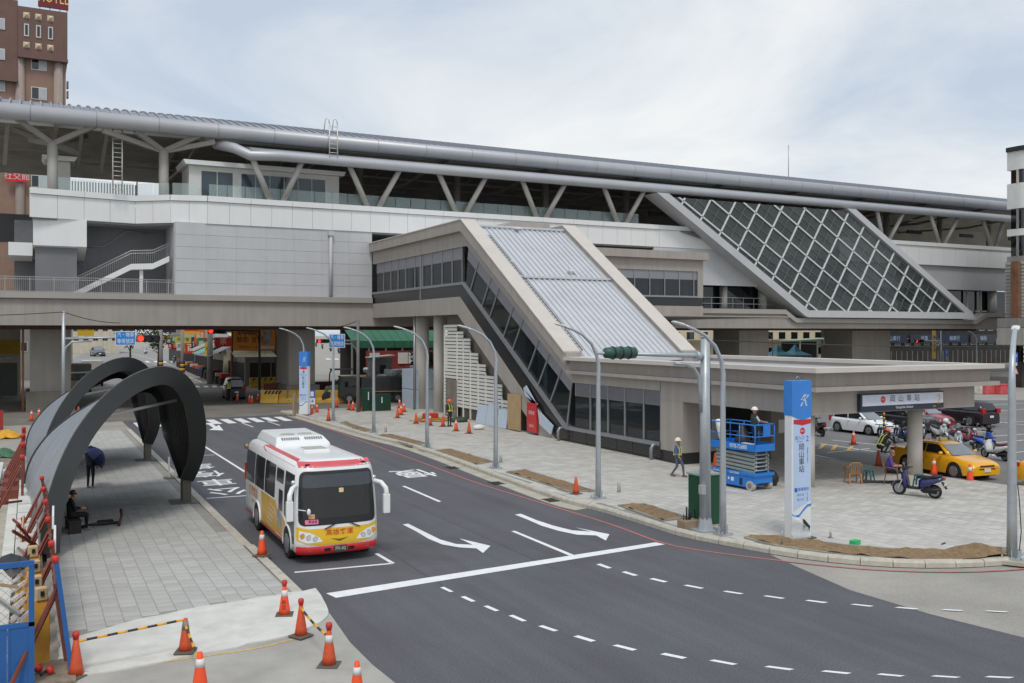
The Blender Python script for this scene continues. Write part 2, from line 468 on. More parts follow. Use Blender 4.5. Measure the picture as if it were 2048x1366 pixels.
def planting_bed(poly, mound=None):
    root = thing('planting_bed', None, None, (*poly[0], PZ)); root['kind'] = 'structure'
    edge = MB()
    cx = sum(p[0] for p in poly) / len(poly); cy = sum(p[1] for p in poly) / len(poly)
    for a, b in zip(poly, poly[1:] + poly[:1]):
        edge.bar((a[0], a[1], PZ + 0.02), (b[0], b[1], PZ + 0.02), 0.10, 0.07)
    part(root, 'edging', edge, mat('edging_concrete', (150, 146, 136), 0.9, var=0.15), world=True)
    bm = bmesh.new()
    vs = [bm.verts.new((p[0], p[1], 0)) for p in poly]
    bm.faces.new(vs)
    bmesh.ops.triangulate(bm, faces=bm.faces)
    for _ in range(4 if len(poly) < 6 else 3):
        bmesh.ops.subdivide_edges(bm, edges=bm.edges, cuts=1, use_grid_fill=True)
    mb = MB()
    from mathutils import noise
    for v in bm.verts:
        z = PZ + 0.05 + 0.10 * noise.noise(v.co * 1.7) + 0.04 * noise.noise(v.co * 6)
        if mound:
            q = (v.co.xy - Vector(mound[:2])).length / mound[2]
            z += mound[3] * max(0, 1 - q) ** 1.2
        mb.v.append((v.co.x, v.co.y, z))
    bm.verts.index_update()
    mb.f = [tuple(v.index for v in f.verts) for f in bm.faces]; mb.sm = [True] * len(mb.f); bm.free()
    part(root, 'soil', mb, M_soil, world=True)
for k, b in enumerate(beds):
    planting_bed(b, (*G(1965, 1108, PZ), 1.1, 0.34) if k == 5 else None)

# bus-stop pavement on the near side
LPV = [G(140, 1275, LZ), (0.55, 22.2), (0.45, 30), (0.35, 70), (5.9, 70), (5.9, 40), (6.0, 25.0), G(602, 1188, LZ), G(430, 1214, LZ), G(290, 1240, LZ)]
pav = struct('pavement', MB().sheet(LPV, LZ - 0.012).add([(5.9, 70, LZ - 0.012), (5.9, 40, LZ - 0.012), (6.0, 25, LZ - 0.012), (5.9, 40, -0.1), (6, 25, -.1), (5.9, 70, -.1)], [(0, 1, 3, 5), (1, 2, 4, 3)]), M_mortar)
pave(pav, LPV, 0.40, 0.40, LZ, M_lpaver, 290, 0.5, gap=0.014)
lk = thing('pavement_kerb', None, None); lk['kind'] = 'structure'
y = 24.0
while y < 70:
    x0, x1 = (6.0, 6.28) if y < 30 else (5.92, 6.22)
    part(lk, 'kerb_stone', MB().box(x0 + 0.01, x1, y + 0.006, y + 0.994, -0.05, LZ + 0.012 + random.uniform(-0.004, 0.004)), M_kerb)
    y += 1.0
# freshly cast white concrete ramp and the grey apron in front of it
M_wcon = mat('fresh_concrete', (206, 205, 198), 0.9, var=0.12, scale=1.5, bump=0.5, bscale=8, dirt=((178, 176, 168), 1.0, 0.58))
def ragged(pts, amp, step=0.35):
    out = []
    for a, b in zip(pts, pts[1:] + pts[:1]):
        a, b = Vector(a), Vector(b); n = max(1, int((b - a).length / step))
        for k in range(n):
            p = a.lerp(b, k / n)
            out.append((p.x + random.uniform(-amp, amp), p.y + random.uniform(-amp, amp)))
    return out
ramp = ragged([G(120, 1362), G(118, 1292), G(300, 1243), G(430, 1217), G(600, 1190), G(628, 1186), G(652, 1205), G(660, 1235), G(600, 1268), G(470, 1298), G(300, 1330)], 0.07)
bm = bmesh.new(); bm.faces.new([bm.verts.new((p[0], p[1], 0)) for p in ramp])
mb = MB(); top = [(p[0], p[1]) for p in ramp]
up_edge = [Vector(G(*q)) for q in ((118, 1290), (300, 1243), (430, 1217), (600, 1190), (645, 1190))]
def to_edge(p):
    p = Vector(p); return min((p - (a + (b - a) * max(0, min(1, (p - a).dot(b - a) / (b - a).length_squared)))).length for a, b in zip(up_edge, up_edge[1:]))
mb.loft([[(x, y, -0.02) for x, y in top], [(x, y, (LZ + 0.004 if to_edge((x, y)) < 0.45 else 0.035) + 0.012 * random.random()) for x, y in top]], True, True)
bm.free()
struct('concrete_ramp', mb, M_wcon)
M_apron = mat('apron_concrete', (166, 163, 156), 0.92, var=0.16, scale=0.7, bump=0.3, bscale=20, dirt=((138, 135, 129), 0.5, 0.58))
struct('concrete_apron', MB().sheet([(-12, -5), (-12, 30), (0.2, 30), (0.3, 22)] + [G(140, 1300)] + [G(640, 1200)] + apron[1:] + [(9.0, -20)], 0.006), M_apron)
yl = smooth_path([G(180, 1345), G(300, 1328), G(420, 1312), G(540, 1292), G(640, 1262)], 0.5)
struct('yellow_kerb_line', ribbon(MB(), yl, -0.035, 0.035, 0.012), M_yroad)

# drain grates in the gutter, oil stains and a repaired patch
for q in ((905, 936), (994, 967), (1103, 1001)):
    gx, gy = G(*q); dg = MB()
    for k in range(7): dg.box(gx - 0.25, gx + 0.25, gy - 0.28 + k * 0.09, gy - 0.235 + k * 0.09, 0.004, 0.02)
    struct('drain_grate', dg.box(gx - 0.3, gx + 0.3, gy - 0.34, gy - 0.3, 0.004, 0.022).box(gx - 0.3, gx + 0.3, gy + 0.36, gy + 0.40, 0.004, 0.022), mat('grate_iron', (70, 68, 64), 0.6, metal=0.5))
M_oil = mat('oil_stain', (62, 61, 63), 0.7, var=0.2, scale=3, speck=0.2)
for sx_ in (9.85, 13.4):
    struct('asphalt_seam', MB().sheet([(sx_, 23.2), (sx_ + 0.03, 23.2), (sx_ + 0.05, 50), (sx_ + 0.03, 71), (sx_, 71), (sx_ + 0.02, 50)], 0.002), mat('seam_tar', (64, 64, 66), 0.7))
for qx, qy, r_ in ((8.0, 29.6, 0.5), (8.4, 31.2, 0.35), (11.2, 41.0, 0.3)):
    struct('oil_stain', MB().sheet([(qx + r_ * (1 + 0.3 * math.sin(a * 2.1 + qx)) * math.cos(a * 0.4488), qy + r_ * 1.3 * (1 + 0.25 * math.cos(a * 1.7 + qy)) * math.sin(a * 0.4488)) for a in range(14)], 0.003), M_oil)
# painted markings, one object each
def mark(name, pts, m=M_paint, z=0.006, px=True):
    struct(name, MB().sheet([G(*p) for p in pts] if px else pts, z), m)
z2 = lambda pts: [(700 + a * 0.3418, 920 + b * 0.3418) for a, b in pts]
z3 = lambda pts: [(1300 + a * 0.3652, 1050 + b * 0.3652) for a, b in pts]
mark('stop_line', [(652, 1187), (1311, 1085), (1330, 1089), (672, 1196)])
mark('turn_arrow_marking', z2([(308, 378), (340, 373), (430, 418), (530, 467), (620, 492), (718, 497), (640, 460), (822, 503), (778, 545), (740, 518), (640, 512), (540, 495), (460, 462), (390, 420)]))
mark('turn_arrow_marking', z2([(965, 320), (1000, 315), (1090, 352), (1190, 385), (1300, 412), (1410, 420), (1315, 395), (1518, 435), (1497, 472), (1440, 442), (1330, 438), (1220, 415), (1120, 385), (1040, 350)]))
for q in ([(303, 153), (322, 152), (535, 243), (517, 246)], [(942, 417), (965, 415), (1310, 556), (1282, 560)]):
    mark('lane_line', z2(q))
d2 = [[(527, 747), (550, 743), (607, 771), (584, 774)], [(646, 802), (672, 797), (737, 827), (711, 831)], [(780, 857), (806, 852), (875, 882), (849, 886)], [(927, 912), (955, 907), (1036, 942), (1008, 946)], [(1100, 974), (1128, 968), (1220, 999), (1192, 1004)], [(1306, 1034), (1336, 1027), (1440, 1058), (1410, 1065)], [(1534, 1087), (1566, 1081), (1682, 1110), (1652, 1117)], [(1813, 1138), (1845, 1130), (1974, 1157), (1944, 1165)],
      [(1440, 612), (1466, 607), (1534, 632), (1508, 636)], [(1588, 657), (1612, 652), (1687, 675), (1662, 679)], [(1750, 697), (1776, 692), (1862, 713), (1836, 717)]]
for q in d2: mark('turn_guide_dash', z2(q))
d3 = [[(182, 332), (205, 328), (298, 346), (276, 350)], [(397, 365), (420, 361), (515, 376), (492, 380)], [(617, 390), (640, 387), (742, 401), (720, 405)], [(848, 415), (872, 411), (976, 424), (952, 429)], [(1096, 436), (1120, 433), (1228, 444), (1204, 448)], [(1338, 453), (1362, 449), (1474, 459), (1450, 463)], [(1592, 466), (1616, 462), (1720, 468), (1696, 472)], [(1828, 472), (1852, 469), (1966, 475), (1942, 479)],
      [(322, 744), (352, 738), (482, 762), (452, 768)], [(624, 778), (654, 772), (792, 790), (762, 797)], [(934, 803), (964, 797), (1106, 811), (1076, 818)], [(1238, 820), (1268, 814), (1398, 826), (1368, 832)], [(1535, 830), (1565, 824), (1705, 833), (1675, 839)], [(1830, 834), (1860, 828), (1998, 834), (1968, 841)]]
for q in d3: mark('turn_guide_dash', z3(q))
def strip(a, b, w, name='bay_line', z=0.006):
    a, b = Vector(G(*a)), Vector(G(*b)); d = (b - a).normalized(); n = Vector((-d.y, d.x)) * w / 2
    mark(name, [tuple(a + n), tuple(b + n), tuple(b - n), tuple(a - n)], px=False, z=z)
strip((589, 1145), (786, 1127), 0.13); strip((752, 1107), (786, 1127), 0.13)
strip((406, 891), (600, 1013), 0.14, 'lane_line')
strip((400, 911), (429, 910), 0.12); strip((413, 997), (500, 991), 0.12)
strip((376, 824 + 17), (300, 836), 0.10); strip((484, 846), (506, 854), 0.12); strip((535, 843), (560, 851), 0.12)
for k in range(11):                            # zebra crossing
    x0 = 6.9 + 1.05 * k
    mark('crossing_stripe', [(x0, 71.8), (x0 + 0.62, 71.8), (x0 + 0.62, 75.6), (x0, 75.6)], px=False)
mark('lane_arrow_marking', [(412, 846), (424, 846), (432, 853), (438, 850), (447, 861), (418, 860), (427, 856)])
def road_text(body, c, w, l, name='road_lettering'):
    mb = MB().text(body, 1.0, lambda u, v: (c[0] - u * w, c[1] - v * l, 0.007), bold=0.008)
    struct(name, mb, M_paint)
for ch, p in zip('公車停靠', [(456, 981), (443, 963), (417, 947), (398, 932)]):
    road_text(ch, (7.55, G(*p)[1]), 1.7, 2.1)
road_text('慢', G(826, 946), 2.0, 2.6)
# far street markings and the car park's painted lines
for a, b in [((300, 724), (403, 764)), ((330, 726), (448, 768)), ((244, 700), (330, 726))]:
    strip(a, b, 0.14, 'lane_line', 0.0)
for k in range(6):
    x = 255 + 17 * k
    mark('crossing_stripe', [(x, 722), (x + 8, 722), (x + 12, 725), (x + 4, 725)], z=-0.006)
for k in range(5):
    x = 372 + 17 * k
    mark('crossing_stripe', [(x, 771.5), (x + 9, 771.5), (x + 12, 774.5), (x + 3, 774.5)], z=-0.002)
for k in range(5):
    x = 650 + 16 * k
    mark('crossing_stripe', [(x, 717), (x + 9, 717), (x + 13, 719), (x + 4, 719)], z=-0.006)
M_lot = mat('car_park_asphalt', (118, 117, 116), 0.9, var=0.12, scale=0.3, bump=0.2, speck=0.12)
struct('car_park', MB().sheet([G(1560, 905), G(1622, 912), G(2020, 972), G(2500, 1045), G(2700, 860), G(2200, 800), G(1560, 800), G(1400, 815), G(1400, 862)], -0.01), M_lot)
for a, b in [((1625, 1012 - 103), (1830, 948)), ((1600, 926), (1700, 940)), ((1655, 905), (1740, 897)), ((1640, 887), (1850, 918)), ((1665, 880), (1900, 905)), ((1835, 868), (1980, 863)), ((1880, 880), (2048, 868)), ((1915, 893), (2048, 880)), ((1935, 915), (2048, 903)), ((1950, 838), (2048, 850)), ((1960, 905), (2048, 925)), ((1880, 838), (1960, 845)), ((1600, 852), (1660, 858)), ((1950, 812), (2048, 806)), ((1940, 826), (2048, 818)), ((1870, 851), (2048, 843)), ((1620, 860), (1700, 850))]:
    strip(a, b, 0.12, 'bay_line', 0.0)
strip((1630, 911), (1890, 957), 0.12, 'edge_line', 0.004); strip((1890, 957), (2040, 976), 0.12, 'edge_line', 0.004)
for a, b in [((1634, 898), (1645, 888)), ((1660, 901), (1668, 890)), ((1690, 902), (1700, 893))]:
    a2, b2 = Vector(G(*a)), Vector(G(*b))
    mark('yellow_hatching', [tuple(a2), tuple(a2 + Vector((0.35, 0))), tuple(b2 + Vector((0.35, 0))), tuple(b2)], M_yroad, px=False, z=0.002)
# ================================================================ the elevated station
M_beam = mat('deck_concrete', (160, 154, 148), 0.85, var=0.06, scale=0.4, streak=0.14, bump=0.08)
M_cap = mat('deck_cap', (164, 159, 153), 0.85, var=0.05, scale=0.5)
M_white = mat('white_panel', (226, 227, 226), 0.5, var=0.025, scale=0.5, streak=0.03)
M_seam = mat('panel_joint', (150, 150, 150), 0.8)
M_grey = mat('grey_cladding', (190, 191, 193), 0.6, var=0.04, scale=0.6, streak=0.04)
M_dgrey = mat('dark_grey_wall', (118, 119, 122), 0.75, var=0.1, scale=0.6)
M_steel = mat('painted_steel', (172, 170, 164), 0.5, var=0.06, scale=2)
M_tube = mat('roof_tube', (176, 178, 182), 0.46, metal=0.35, var=0.05, scale=0.5)
M_roof = mat('metal_roof', (158, 161, 168), 0.45, metal=0.4, var=0.06, scale=0.4, streak=0.03)
M_dark = mat('platform_floor', (140, 138, 134), 0.9, var=0.2, scale=0.5)
M_ceil = mat('platform_ceiling', (168, 164, 156), 0.85, var=0.2, scale=0.4)
M_glass = mat('dark_glass', (24, 30, 33), 0.06, var=0, spec=0.7)
M_clear = mat('balustrade_glass', (190, 210, 208), 0.04, var=0, alpha=0.22, spec=0.8)
M_tint_sheen = mat('tinted_sheen_glass', (80, 88, 86), 0.03, var=0.3, scale=0.35, alpha=0.42, spec=0.7)  # tint raised to a paler grey, standing in for reflections on the panes
M_rail = mat('galvanised_steel', (168, 168, 164), 0.4, metal=0.6, var=0.1, scale=4)
M_pier = mat('pier_concrete', (158, 153, 146), 0.9, var=0.08, scale=0.4, streak=0.12, bump=0.1)
YS = 86.0
st = thing('elevated_station', 'long grey elevated railway station with tubular roof and white platform parapet', 'station', (60, 99, 0))
P = lambda n, mb, m, par=None, **k: part(par or st, n, mb, m, world=True, **k)

# deck and piers
P('deck', MB().box(-32, 62, YS + 0.05, 113, 7.4, 9.6).box(62, 132, YS + 0.05, 113, 7.3, 9.0), M_beam)
P('deck_edge', MB().box(-32, 29.2, YS - 0.25, YS + 1.2, 9.62, 10.12), M_cap)
xg0, xg1 = FY(1592, 632, 84.3)[0], FY(1950, 632, 84.3)[0]
edge = [(63.9, 9.55), (FY(1568, 617, 84.9)[0], 9.55), (xg0 + 0.3, 8.55), (xg1 + 0.6, 8.5), (xg1 + 3.0, 9.5), (132, 9.5)]
e2 = [(x, z - 0.55) for x, z in edge][::-1]
P('deck_edge', MB().prism(edge + e2, lambda u, v, t: (u, t, v), 84.55, 86.4), M_cap)
P('deck_face', MB().prism([(x, z - 0.56) for x, z in edge] + [(132, 7.3), (63.9, 7.3)], lambda u, v, t: (u, t, v), 84.9, 86.04), M_beam)
for x0, w in ((0.0, 3.2), (22.3, 2.6), (51, 3.0), (78.5, 4.8), (98, 7.2)):
    pr = P('pier', MB().box(x0, x0 + w, 90.5, 95.5, -0.1, 7.29), M_pier)
    P('pier_footing', MB().box(x0 - 0.3, x0 + w + 0.3, 89.9, 96.1, -0.1, 1.7), mat('footing_concrete', (122, 118, 110), 0.95, var=0.15, scale=0.6, streak=0.15), pr)
P('service_beam', MB().box(-30, 120, 88.2, 88.6, 7.05, 7.35), mat('rusty_beam', (84, 62, 54), 0.8, var=0.2))

# concourse level
P('concourse_wall', MB().box(11.3, 29.25, YS + 0.1, YS + 0.5, 10.13, 16.5), M_grey)
gj = MB()
for k in range(1, 6): gj.box(11.3, 29.25, YS + 0.08, YS + 0.12, 10.13 + k * 1.06, 10.15 + k * 1.06)
for k in range(1, 7): gj.box(11.3 + k * 2.6, 11.315 + k * 2.6, YS + 0.08, YS + 0.12, 10.13, 16.5)
P('wall_joint', gj, mat('faint_joint', (184, 185, 187), 0.7))
dx = FY(661, 500, YS)[0]
dp = P('downpipe', MB().cyl((dx, YS - 0.1, 10.2), (dx, YS - 0.1, 16.2), 0.16, n=10).box(dx - 0.24, dx + 0.24, YS - 0.32, YS + 0.08, 15.9, 16.3), M_grey)
P('back_wall', MB().box(-1.2, 11.3, 92.0, 92.3, 10.1, 16.6), M_dgrey)
P('end_wall', MB().box(11.25, 11.6, YS + 0.5, 92, 10.13, 16.5), M_grey)
P('concourse_core', MB().box(11.7, 128, 91, 110, 9.62, 16.4), M_dgrey)
P('lobby_wall', MB().box(0.4, 3.6, 88.6, 92, 10.1, 14.2), M_dgrey)
P('hanging_block', MB().prism([(88.2, 14.15), (88.2, 16.45), (92, 16.45), (92, 13.2)], lambda u, v, t: (t, u, v), 0.25, 4.35), M_white)
P('hanging_block', MB().prism([(89.0, 13.3), (89.0, 14.4), (91.6, 14.4), (91.6, 13.0)], lambda u, v, t: (t, u, v), -1.6, 0.2), M_white)
# stair in the recess
sp = [FY(x, y, 87.2) for x, y in ((140, 588), (262, 528), (305, 527), (338, 512))]
sp2 = [(x, z - 0.5) for x, z in sp][::-1]
es = P('escape_stair', MB().prism(sp + sp2, lambda u, v, t: (u, t, v), 87.0, 88.6), M_white)
P('stair_post', MB().box(FY(279, 560, 87.4)[0], FY(286, 560, 87.4)[0], 87.3, 87.7, 10.1, FY(282, 535, 87.4)[1] - 0.05), M_white, es)
rl = MB()
for a, b in zip(sp, sp[1:]):
    n = max(2, int((b[0] - a[0]) / 0.16))
    for k in range(n):
        t = k / n; x = a[0] + (b[0] - a[0]) * t; z = a[1] + (b[1] - a[1]) * t
        rl.bar((x, 87.05, z), (x, 87.05, z + 1.15), 0.025)
for dz in (0.9, 1.15):
    rl.tube([(x, 87.05, z + dz) for x, z in sp], 0.035, 6)
P('stair_railing', rl, M_rail, es, kind='stuff')
hr = [FY(x, y, 91.9) for x, y in ((165, 493), (207, 494), (252, 463), (300, 467))]
P('handrail', MB().tube([(x, 91.85, z) for x, z in hr], 0.05, 6), M_rail)
rl = MB()
x = -6.0
while x < 11.2:
    rl.bar((x, YS + 0.6, 10.1), (x, YS + 0.6, 11.35), 0.022 if (round(x / 0.15) % 12) else 0.07); x += 0.15
for z in (10.2, 11.2, 11.4): rl.bar((-6, YS + 0.6, z), (11.2, YS + 0.6, z), 0.05)
P('deck_railing', rl, M_rail, kind='stuff')

# white parapet: cap strips and single panels
cap_pl = [(0.0, 87.6), (8.3, 88.9), (11.0, 86.8), (14.0, 86.0), (63.0, 86.0)]
def parapet(pl, z0, z1, pw, name, m, thick=0.25, proud=0.0):
    for (ax, ay), (bx, by) in zip(pl, pl[1:]):
        a, b = Vector((ax, ay)), Vector((bx, by)); L = (b - a).length; d = (b - a).normalized(); nn = Vector((d.y, -d.x))
        n = max(1, round(L / pw))
        for k in range(n):
            p, q = a + d * (L * k / n + 0.012), a + d * (L * (k + 1) / n - 0.012)
            p2, q2 = p + nn * proud, q + nn * proud; p3, q3 = p - nn * thick, q - nn * thick
            mb = MB().prism([tuple(p2), tuple(q2), tuple(q3), tuple(p3)], lambda u, v, t: (u, v, t), z0, z1)
            P(name, mb, m)
parapet(cap_pl, 16.45, 18.38, 1.9, 'panel', M_white)
parapet(cap_pl, 18.41, 18.9, 3.8, 'coping', M_white, thick=0.35, proud=0.16)
P('parapet_core', MB().prism([(0.2, 87.9), (8.3, 89.2), (11.2, 87.1), (14.0, 86.3), (63, 86.3), (63, 110), (0.2, 110)], lambda u, v, t: (u, v, t), 16.3, 17.9), M_seam)
xr = FY(1770, 480, YS)[0]
parapet([(xr - 8, YS), (132, YS)], 15.9, 18.38, 2.4, 'panel', mat('grey_white_panel', (206, 206, 205), 0.55, var=0.03))
parapet([(xr - 8, YS), (132, YS)], 18.41, 18.9, 4.8, 'coping', mat('grey_white_panel', (206, 206, 205)), thick=0.35, proud=0.16)
P('platform', MB().box(1, 14, 91, 111, 17.2, 17.92).box(14.02, 132, 87.5, 111, 17.2, 17.92), M_dark)
P('upper_wall', MB().box(xr - 6, 126, YS + 0.4, YS + 0.7, 12.7, 15.9), mat('mid_grey_wall', (160, 160, 162), 0.7, var=0.05, scale=0.5))
xc = FY(1985, 600, YS + 1)[0]
for px in (1448, 1525, 1985):
    cx = FY(px, 580, YS + 1.2)[0]
    P('round_column', MB().cyl((cx, YS + 1.2, 9.0), (cx, YS + 1.2, 12.7), 0.55 if px > 1500 else 0.4, n=16), M_steel)
for px in (1938, 1965):
    cx = FY(px, 600, YS + 1.2)[0]
    P('window_frame', MB().box(cx - 0.12, cx + 0.12, YS + 1.4, YS + 1.6, 9.4, 12.7).box(cx - 1.2, cx + 1.2, YS + 1.4, YS + 1.6, 9.7, 9.9), M_steel)
P('concourse_glass', MB().box(63.9, 80, YS + 1.9, YS + 1.95, 9.6, 12.7), M_glass)
P('concourse_glass', MB().box(104, 126, YS + 1.9, YS + 1.95, 9.6, 12.7), M_glass)
rl = MB()
for z in (10.2, 10.9): rl.bar((64.2, YS + 0.2, z), (80, YS + 0.2, z), 0.05)
x = 64.2
while x < 80: rl.bar((x, YS + 0.2, 9.5), (x, YS + 0.2, 10.9), 0.04); x += 1.6
P('deck_railing', rl, M_rail, kind='stuff')

# platform balustrade of glass panes
for k in range(44):
    x = 14.2 + k * 1.6
    if x > 60 and x < xr: continue
    if 14 < x < 14.1: continue
    P('pane', MB().box(x + 0.02, x + 1.56, YS + 0.55, YS + 0.58, 18.9, 20.05), M_clear)
for (ax, ay), (bx, by) in (((0.6, 88.4), (8.3, 89.6)), ((8.5, 89.5), (11.0, 87.6)), ((11.2, 87.5), (13.4, 86.8))):
    a, b = Vector((ax, ay)), Vector((bx, by)); n = max(1, round((b - a).length / 1.6))
    for k in range(n):
        p, q = a.lerp(b, (k + 0.02) / n), a.lerp(b, (k + 0.98) / n)
        P('pane', MB().bar((p.x, p.y, 19.5), (q.x, q.y, 19.5), 0.03, 1.15), M_clear)
# platform rooms
def room(x0, x1, y0, y1, z1, wins, name):
    rm = P(name, MB().box(x0, x1, y0, y1, 17.9, z1), mat('room_wall', (206, 205, 200), 0.7, var=0.05))
    P('room_roof', MB().prism([(x0 - 0.35, z1 + 0.02), (x1 + 0.35, z1 + 0.02), (x1 + 0.55, z1 + 0.42), (x0 - 0.55, z1 + 0.42)], lambda u, v, t: (u, t, v), y0 - 0.5, y1 + 0.3), M_white, rm)
    for a, b in wins:
        n = max(1, round((b - a) / 1.3))
        for k in range(n):
            u0, u1 = a + (b - a) * k / n, a + (b - a) * (k + 1) / n
            P('pane', MB().box(u0 + 0.04, u1 - 0.04, y0 - 0.03, y0 + 0.05, 18.95, z1 - 0.45), mat('room_glass', (62, 74, 80), 0.1, var=0.15, scale=1, spec=0.6), rm)
rx = [FY(x, 350, 88.2)[0] for x in (378, 402, 466, 482, 651, 678)]
room(rx[0], rx[5], 88.2, 92.5, 21.9, [(rx[1], rx[2]), (rx[3], rx[4])], 'platform_room')
bx = [FY(x, 350, 91.8)[0] for x in (98, 141)]
room(bx[0], bx[1], 92.2, 94.8, 22.0, [], 'equipment_booth')
fb = MB()
fx0, fx1 = FY(143, 370, 93)[0], FY(272, 370, 93)[0]
x = fx0
while x < fx1: fb.box(x, x + 0.12, 92.6, 92.66, 18.6, 20.4); x += 0.24
P('picket_screen', fb, mat('picket_paint', (178, 174, 162), 0.7, var=0.1), kind='stuff')
P('screen_post', MB().box(fx1, fx1 + 0.12, 92.6, 92.8, 18.6, 20.7), M_steel)

# roof: two big tubes, sheet, ribs, ceiling
ZT, YT = 24.95, 87.0
P('eave_tube', MB().cyl((-22, YT, ZT), (140, YT, ZT), 0.66, n=28), M_tube)
tj = MB()
for k in range(32):
    x = -20 + k * 5.0
    tj.cyl((x, YT, ZT), (x + 0.05, YT, ZT), 0.667, n=28)
P('tube_joint', tj, mat('tube_joint', (140, 142, 150), 0.5, metal=0.4))
lt = [FY(432, 287, 87.5), FY(470, 296, 86.2), FY(500, 310, 85.2), FY(560, 316, 84.8)]
LT = [(lt[0][0], 87.8, lt[0][1]), (lt[1][0], 86.3, lt[1][1]), (lt[2][0], 85.1, lt[2][1] - 0.05), (lt[3][0], 84.8, 22.75), (50, 84.8, 22.75), (140, 84.8, 22.75)]
P('lower_eave_tube', MB().tube(LT, 0.46, 20), M_tube)
prof_r = [(87.1, 25.5), (89.5, 26.3), (92, 27.0), (95, 27.65), (98, 28.1), (102, 28.3), (106, 28.0), (110, 27.3), (113, 26.5), (116.5, 25.3)]
rings = [[(x, y, z) for y, z in prof_r] + [(x, y, z - 0.28) for y, z in prof_r[::-1]] for x in (-22, 200)]
P('roof_sheet', MB().loft(rings, True, True, True), M_roof)
rib = MB()
rib.loft([[(x, y, z + dz) for x in (-0.06, 0.06) for dz in ((0.02, 0.16) if x < 0 else (0.16, 0.02))] for y, z in prof_r[:7]], True, True)
rib_me = MB()._join(rib, T(-60, -99, 0)).mesh('roof_seam', M_roof)
for k in range(205):
    obj('roof_seam', rib_me, st, (-21 + k * 0.78, 0, 0))
low_prof = [(84.85, 23.2), (86.2, 23.6), (88.2, 24.0), (90, 24.1)]
P('lower_roof_sheet', MB().loft([[(x, y, z) for y, z in low_prof] + [(x, y, z - 0.2) for y, z in low_prof[::-1]] for x in (LT[2][0], 140)], True, True, True), M_roof)
P('ceiling', MB().loft([[(x, y, z - 0.9) for y, z in prof_r] + [(x, y, z - 1.0) for y, z in prof_r[::-1]] for x in (-22, 200)], True, True, False), M_ceil)
P('ceiling_tube', MB().cyl((-22, 90.2, 24.9), (140, 90.2, 24.9), 0.3, n=12), M_white)
tr = MB()
for k in range(13):
    x = -10 + k * 12.0
    for (y0, z0), (y1, z1) in zip(prof_r[1:], prof_r[2:]): tr.bar((x, y0, z0 - 1.2), (x, y1, z1 - 1.2), 0.25)
    tr.bar((x, 88, 24.6), (x, 100, 23.6), 0.3); tr.bar((x, 100, 23.6), (x, 115, 24.2), 0.3)
for y in (94, 100, 106, 112): tr.bar((-20, y, 25.2), (138, y, 25.2), 0.25)
P('roof_truss', tr, mat('truss_steel', (176, 172, 162), 0.6, var=0.1))
P('rear_wall', MB().box(13.5, 200, 113.5, 114, 17.9, 25.4), mat('rear_cladding', (168, 164, 156), 0.8, var=0.2, scale=0.3))
P('rear_parapet', MB().box(-22, 200, 112.6, 113, 16.4, 19.4), M_dgrey)
for k in range(11):
    x = 20 + k * 11.5
    P('platform_column', MB().cyl((x, 97, 17.9), (x, 97, 24.6), 0.4, n=12), M_steel)
    P('platform_sign', MB().box(x + 2, x + 5, 94.9, 95.1, 21.3, 21.8), mat('sign_dark', (44, 50, 58), 0.5))
    P('platform_seat', MB().box(x + 1.5, x + 4.5, 92, 92.6, 18.3, 18.42).box(x + 1.5, x + 4.5, 92.6, 92.7, 18.3, 18.9), mat('seat_metal', (150, 152, 155), 0.4, metal=0.5))
# branching columns on the open left part
for px, arms in ((105, [(28, 233), (190, 252), (60, 262), (160, 290)]), (328, [(205, 262), (270, 262), (398, 272), (430, 285)])):
    cx = FY(px, 350, 88.6)[0]; cz = FY(px, 285 if px < 200 else 300, 88.6)[1]
    bc = P('branch_column', MB().cyl((cx, 88.8, 17.9), (cx, 88.8, cz), 0.42, n=16), M_steel)
    for k, (ax, ay) in enumerate(arms):
        X, Z = FY(ax, ay, 87.4)
        P('branch', MB().bar((cx, 88.8, cz - 0.1), (X, 87.2 if k < 2 or px > 200 else 91.5, min(Z, 24.6)), 0.34, 0.42), mat('branch_steel', (150, 146, 138), 0.55, var=0.08), bc)
    P('branch', MB().bar((cx, 88.8, cz - 0.1), (cx + 3, 96, 25.2), 0.34, 0.42), mat('branch_steel', (150, 146, 138)), bc)
    P('branch', MB().bar((cx, 88.8, cz - 0.1), (cx - 3, 96, 25.2), 0.34, 0.42), mat('branch_steel', (150, 146, 138)), bc)
for px in (15, 165, 215):
    X0, Z0 = FY(px, 250, 90); X1 = FY(px - 8, 330, 90)[0]
    P('hanger', MB().bar((X0, 90.5, 24.8), (X1, 93.5, 21.6), 0.3, 0.35), mat('branch_steel', (150, 146, 138)))
# V struts over the parapet
for a, b in [((503, 342), (541, 402)), ((602, 346), (566, 404)), ((697, 345), (736, 414)), ((797, 350), (757, 416)), ((875, 355), (913, 426)), ((969, 362), (932, 427)), ((1042, 366), (1074, 436)), ((1127, 376), (1091, 437)), ((1205, 380), (1236, 446)), ((1285, 387), (1252, 448)),
             ((1750, 434), (1766, 474)), ((1803, 428), (1778, 482)), ((1857, 432), (1879, 488)), ((1913, 440), (1889, 489)), ((1962, 440), (1982, 494)), ((2003, 448), (1992, 496))]:
    X0, Z0 = FY(*a, 85.6); X1, Z1 = FY(*b, 86.2)
    P('strut', MB().tube([(X0, 85.3, 22.5), (X1, 86.25, 18.85)], [0.27, 0.27], 12), M_steel)
    P('strut', MB().tube([(X0 * 1.0, 85.3, 22.5), (X0 + (X0 - X1) * 0.6, 93, 24.6)], 0.16, 8), mat('branch_steel', (150, 146, 138)))
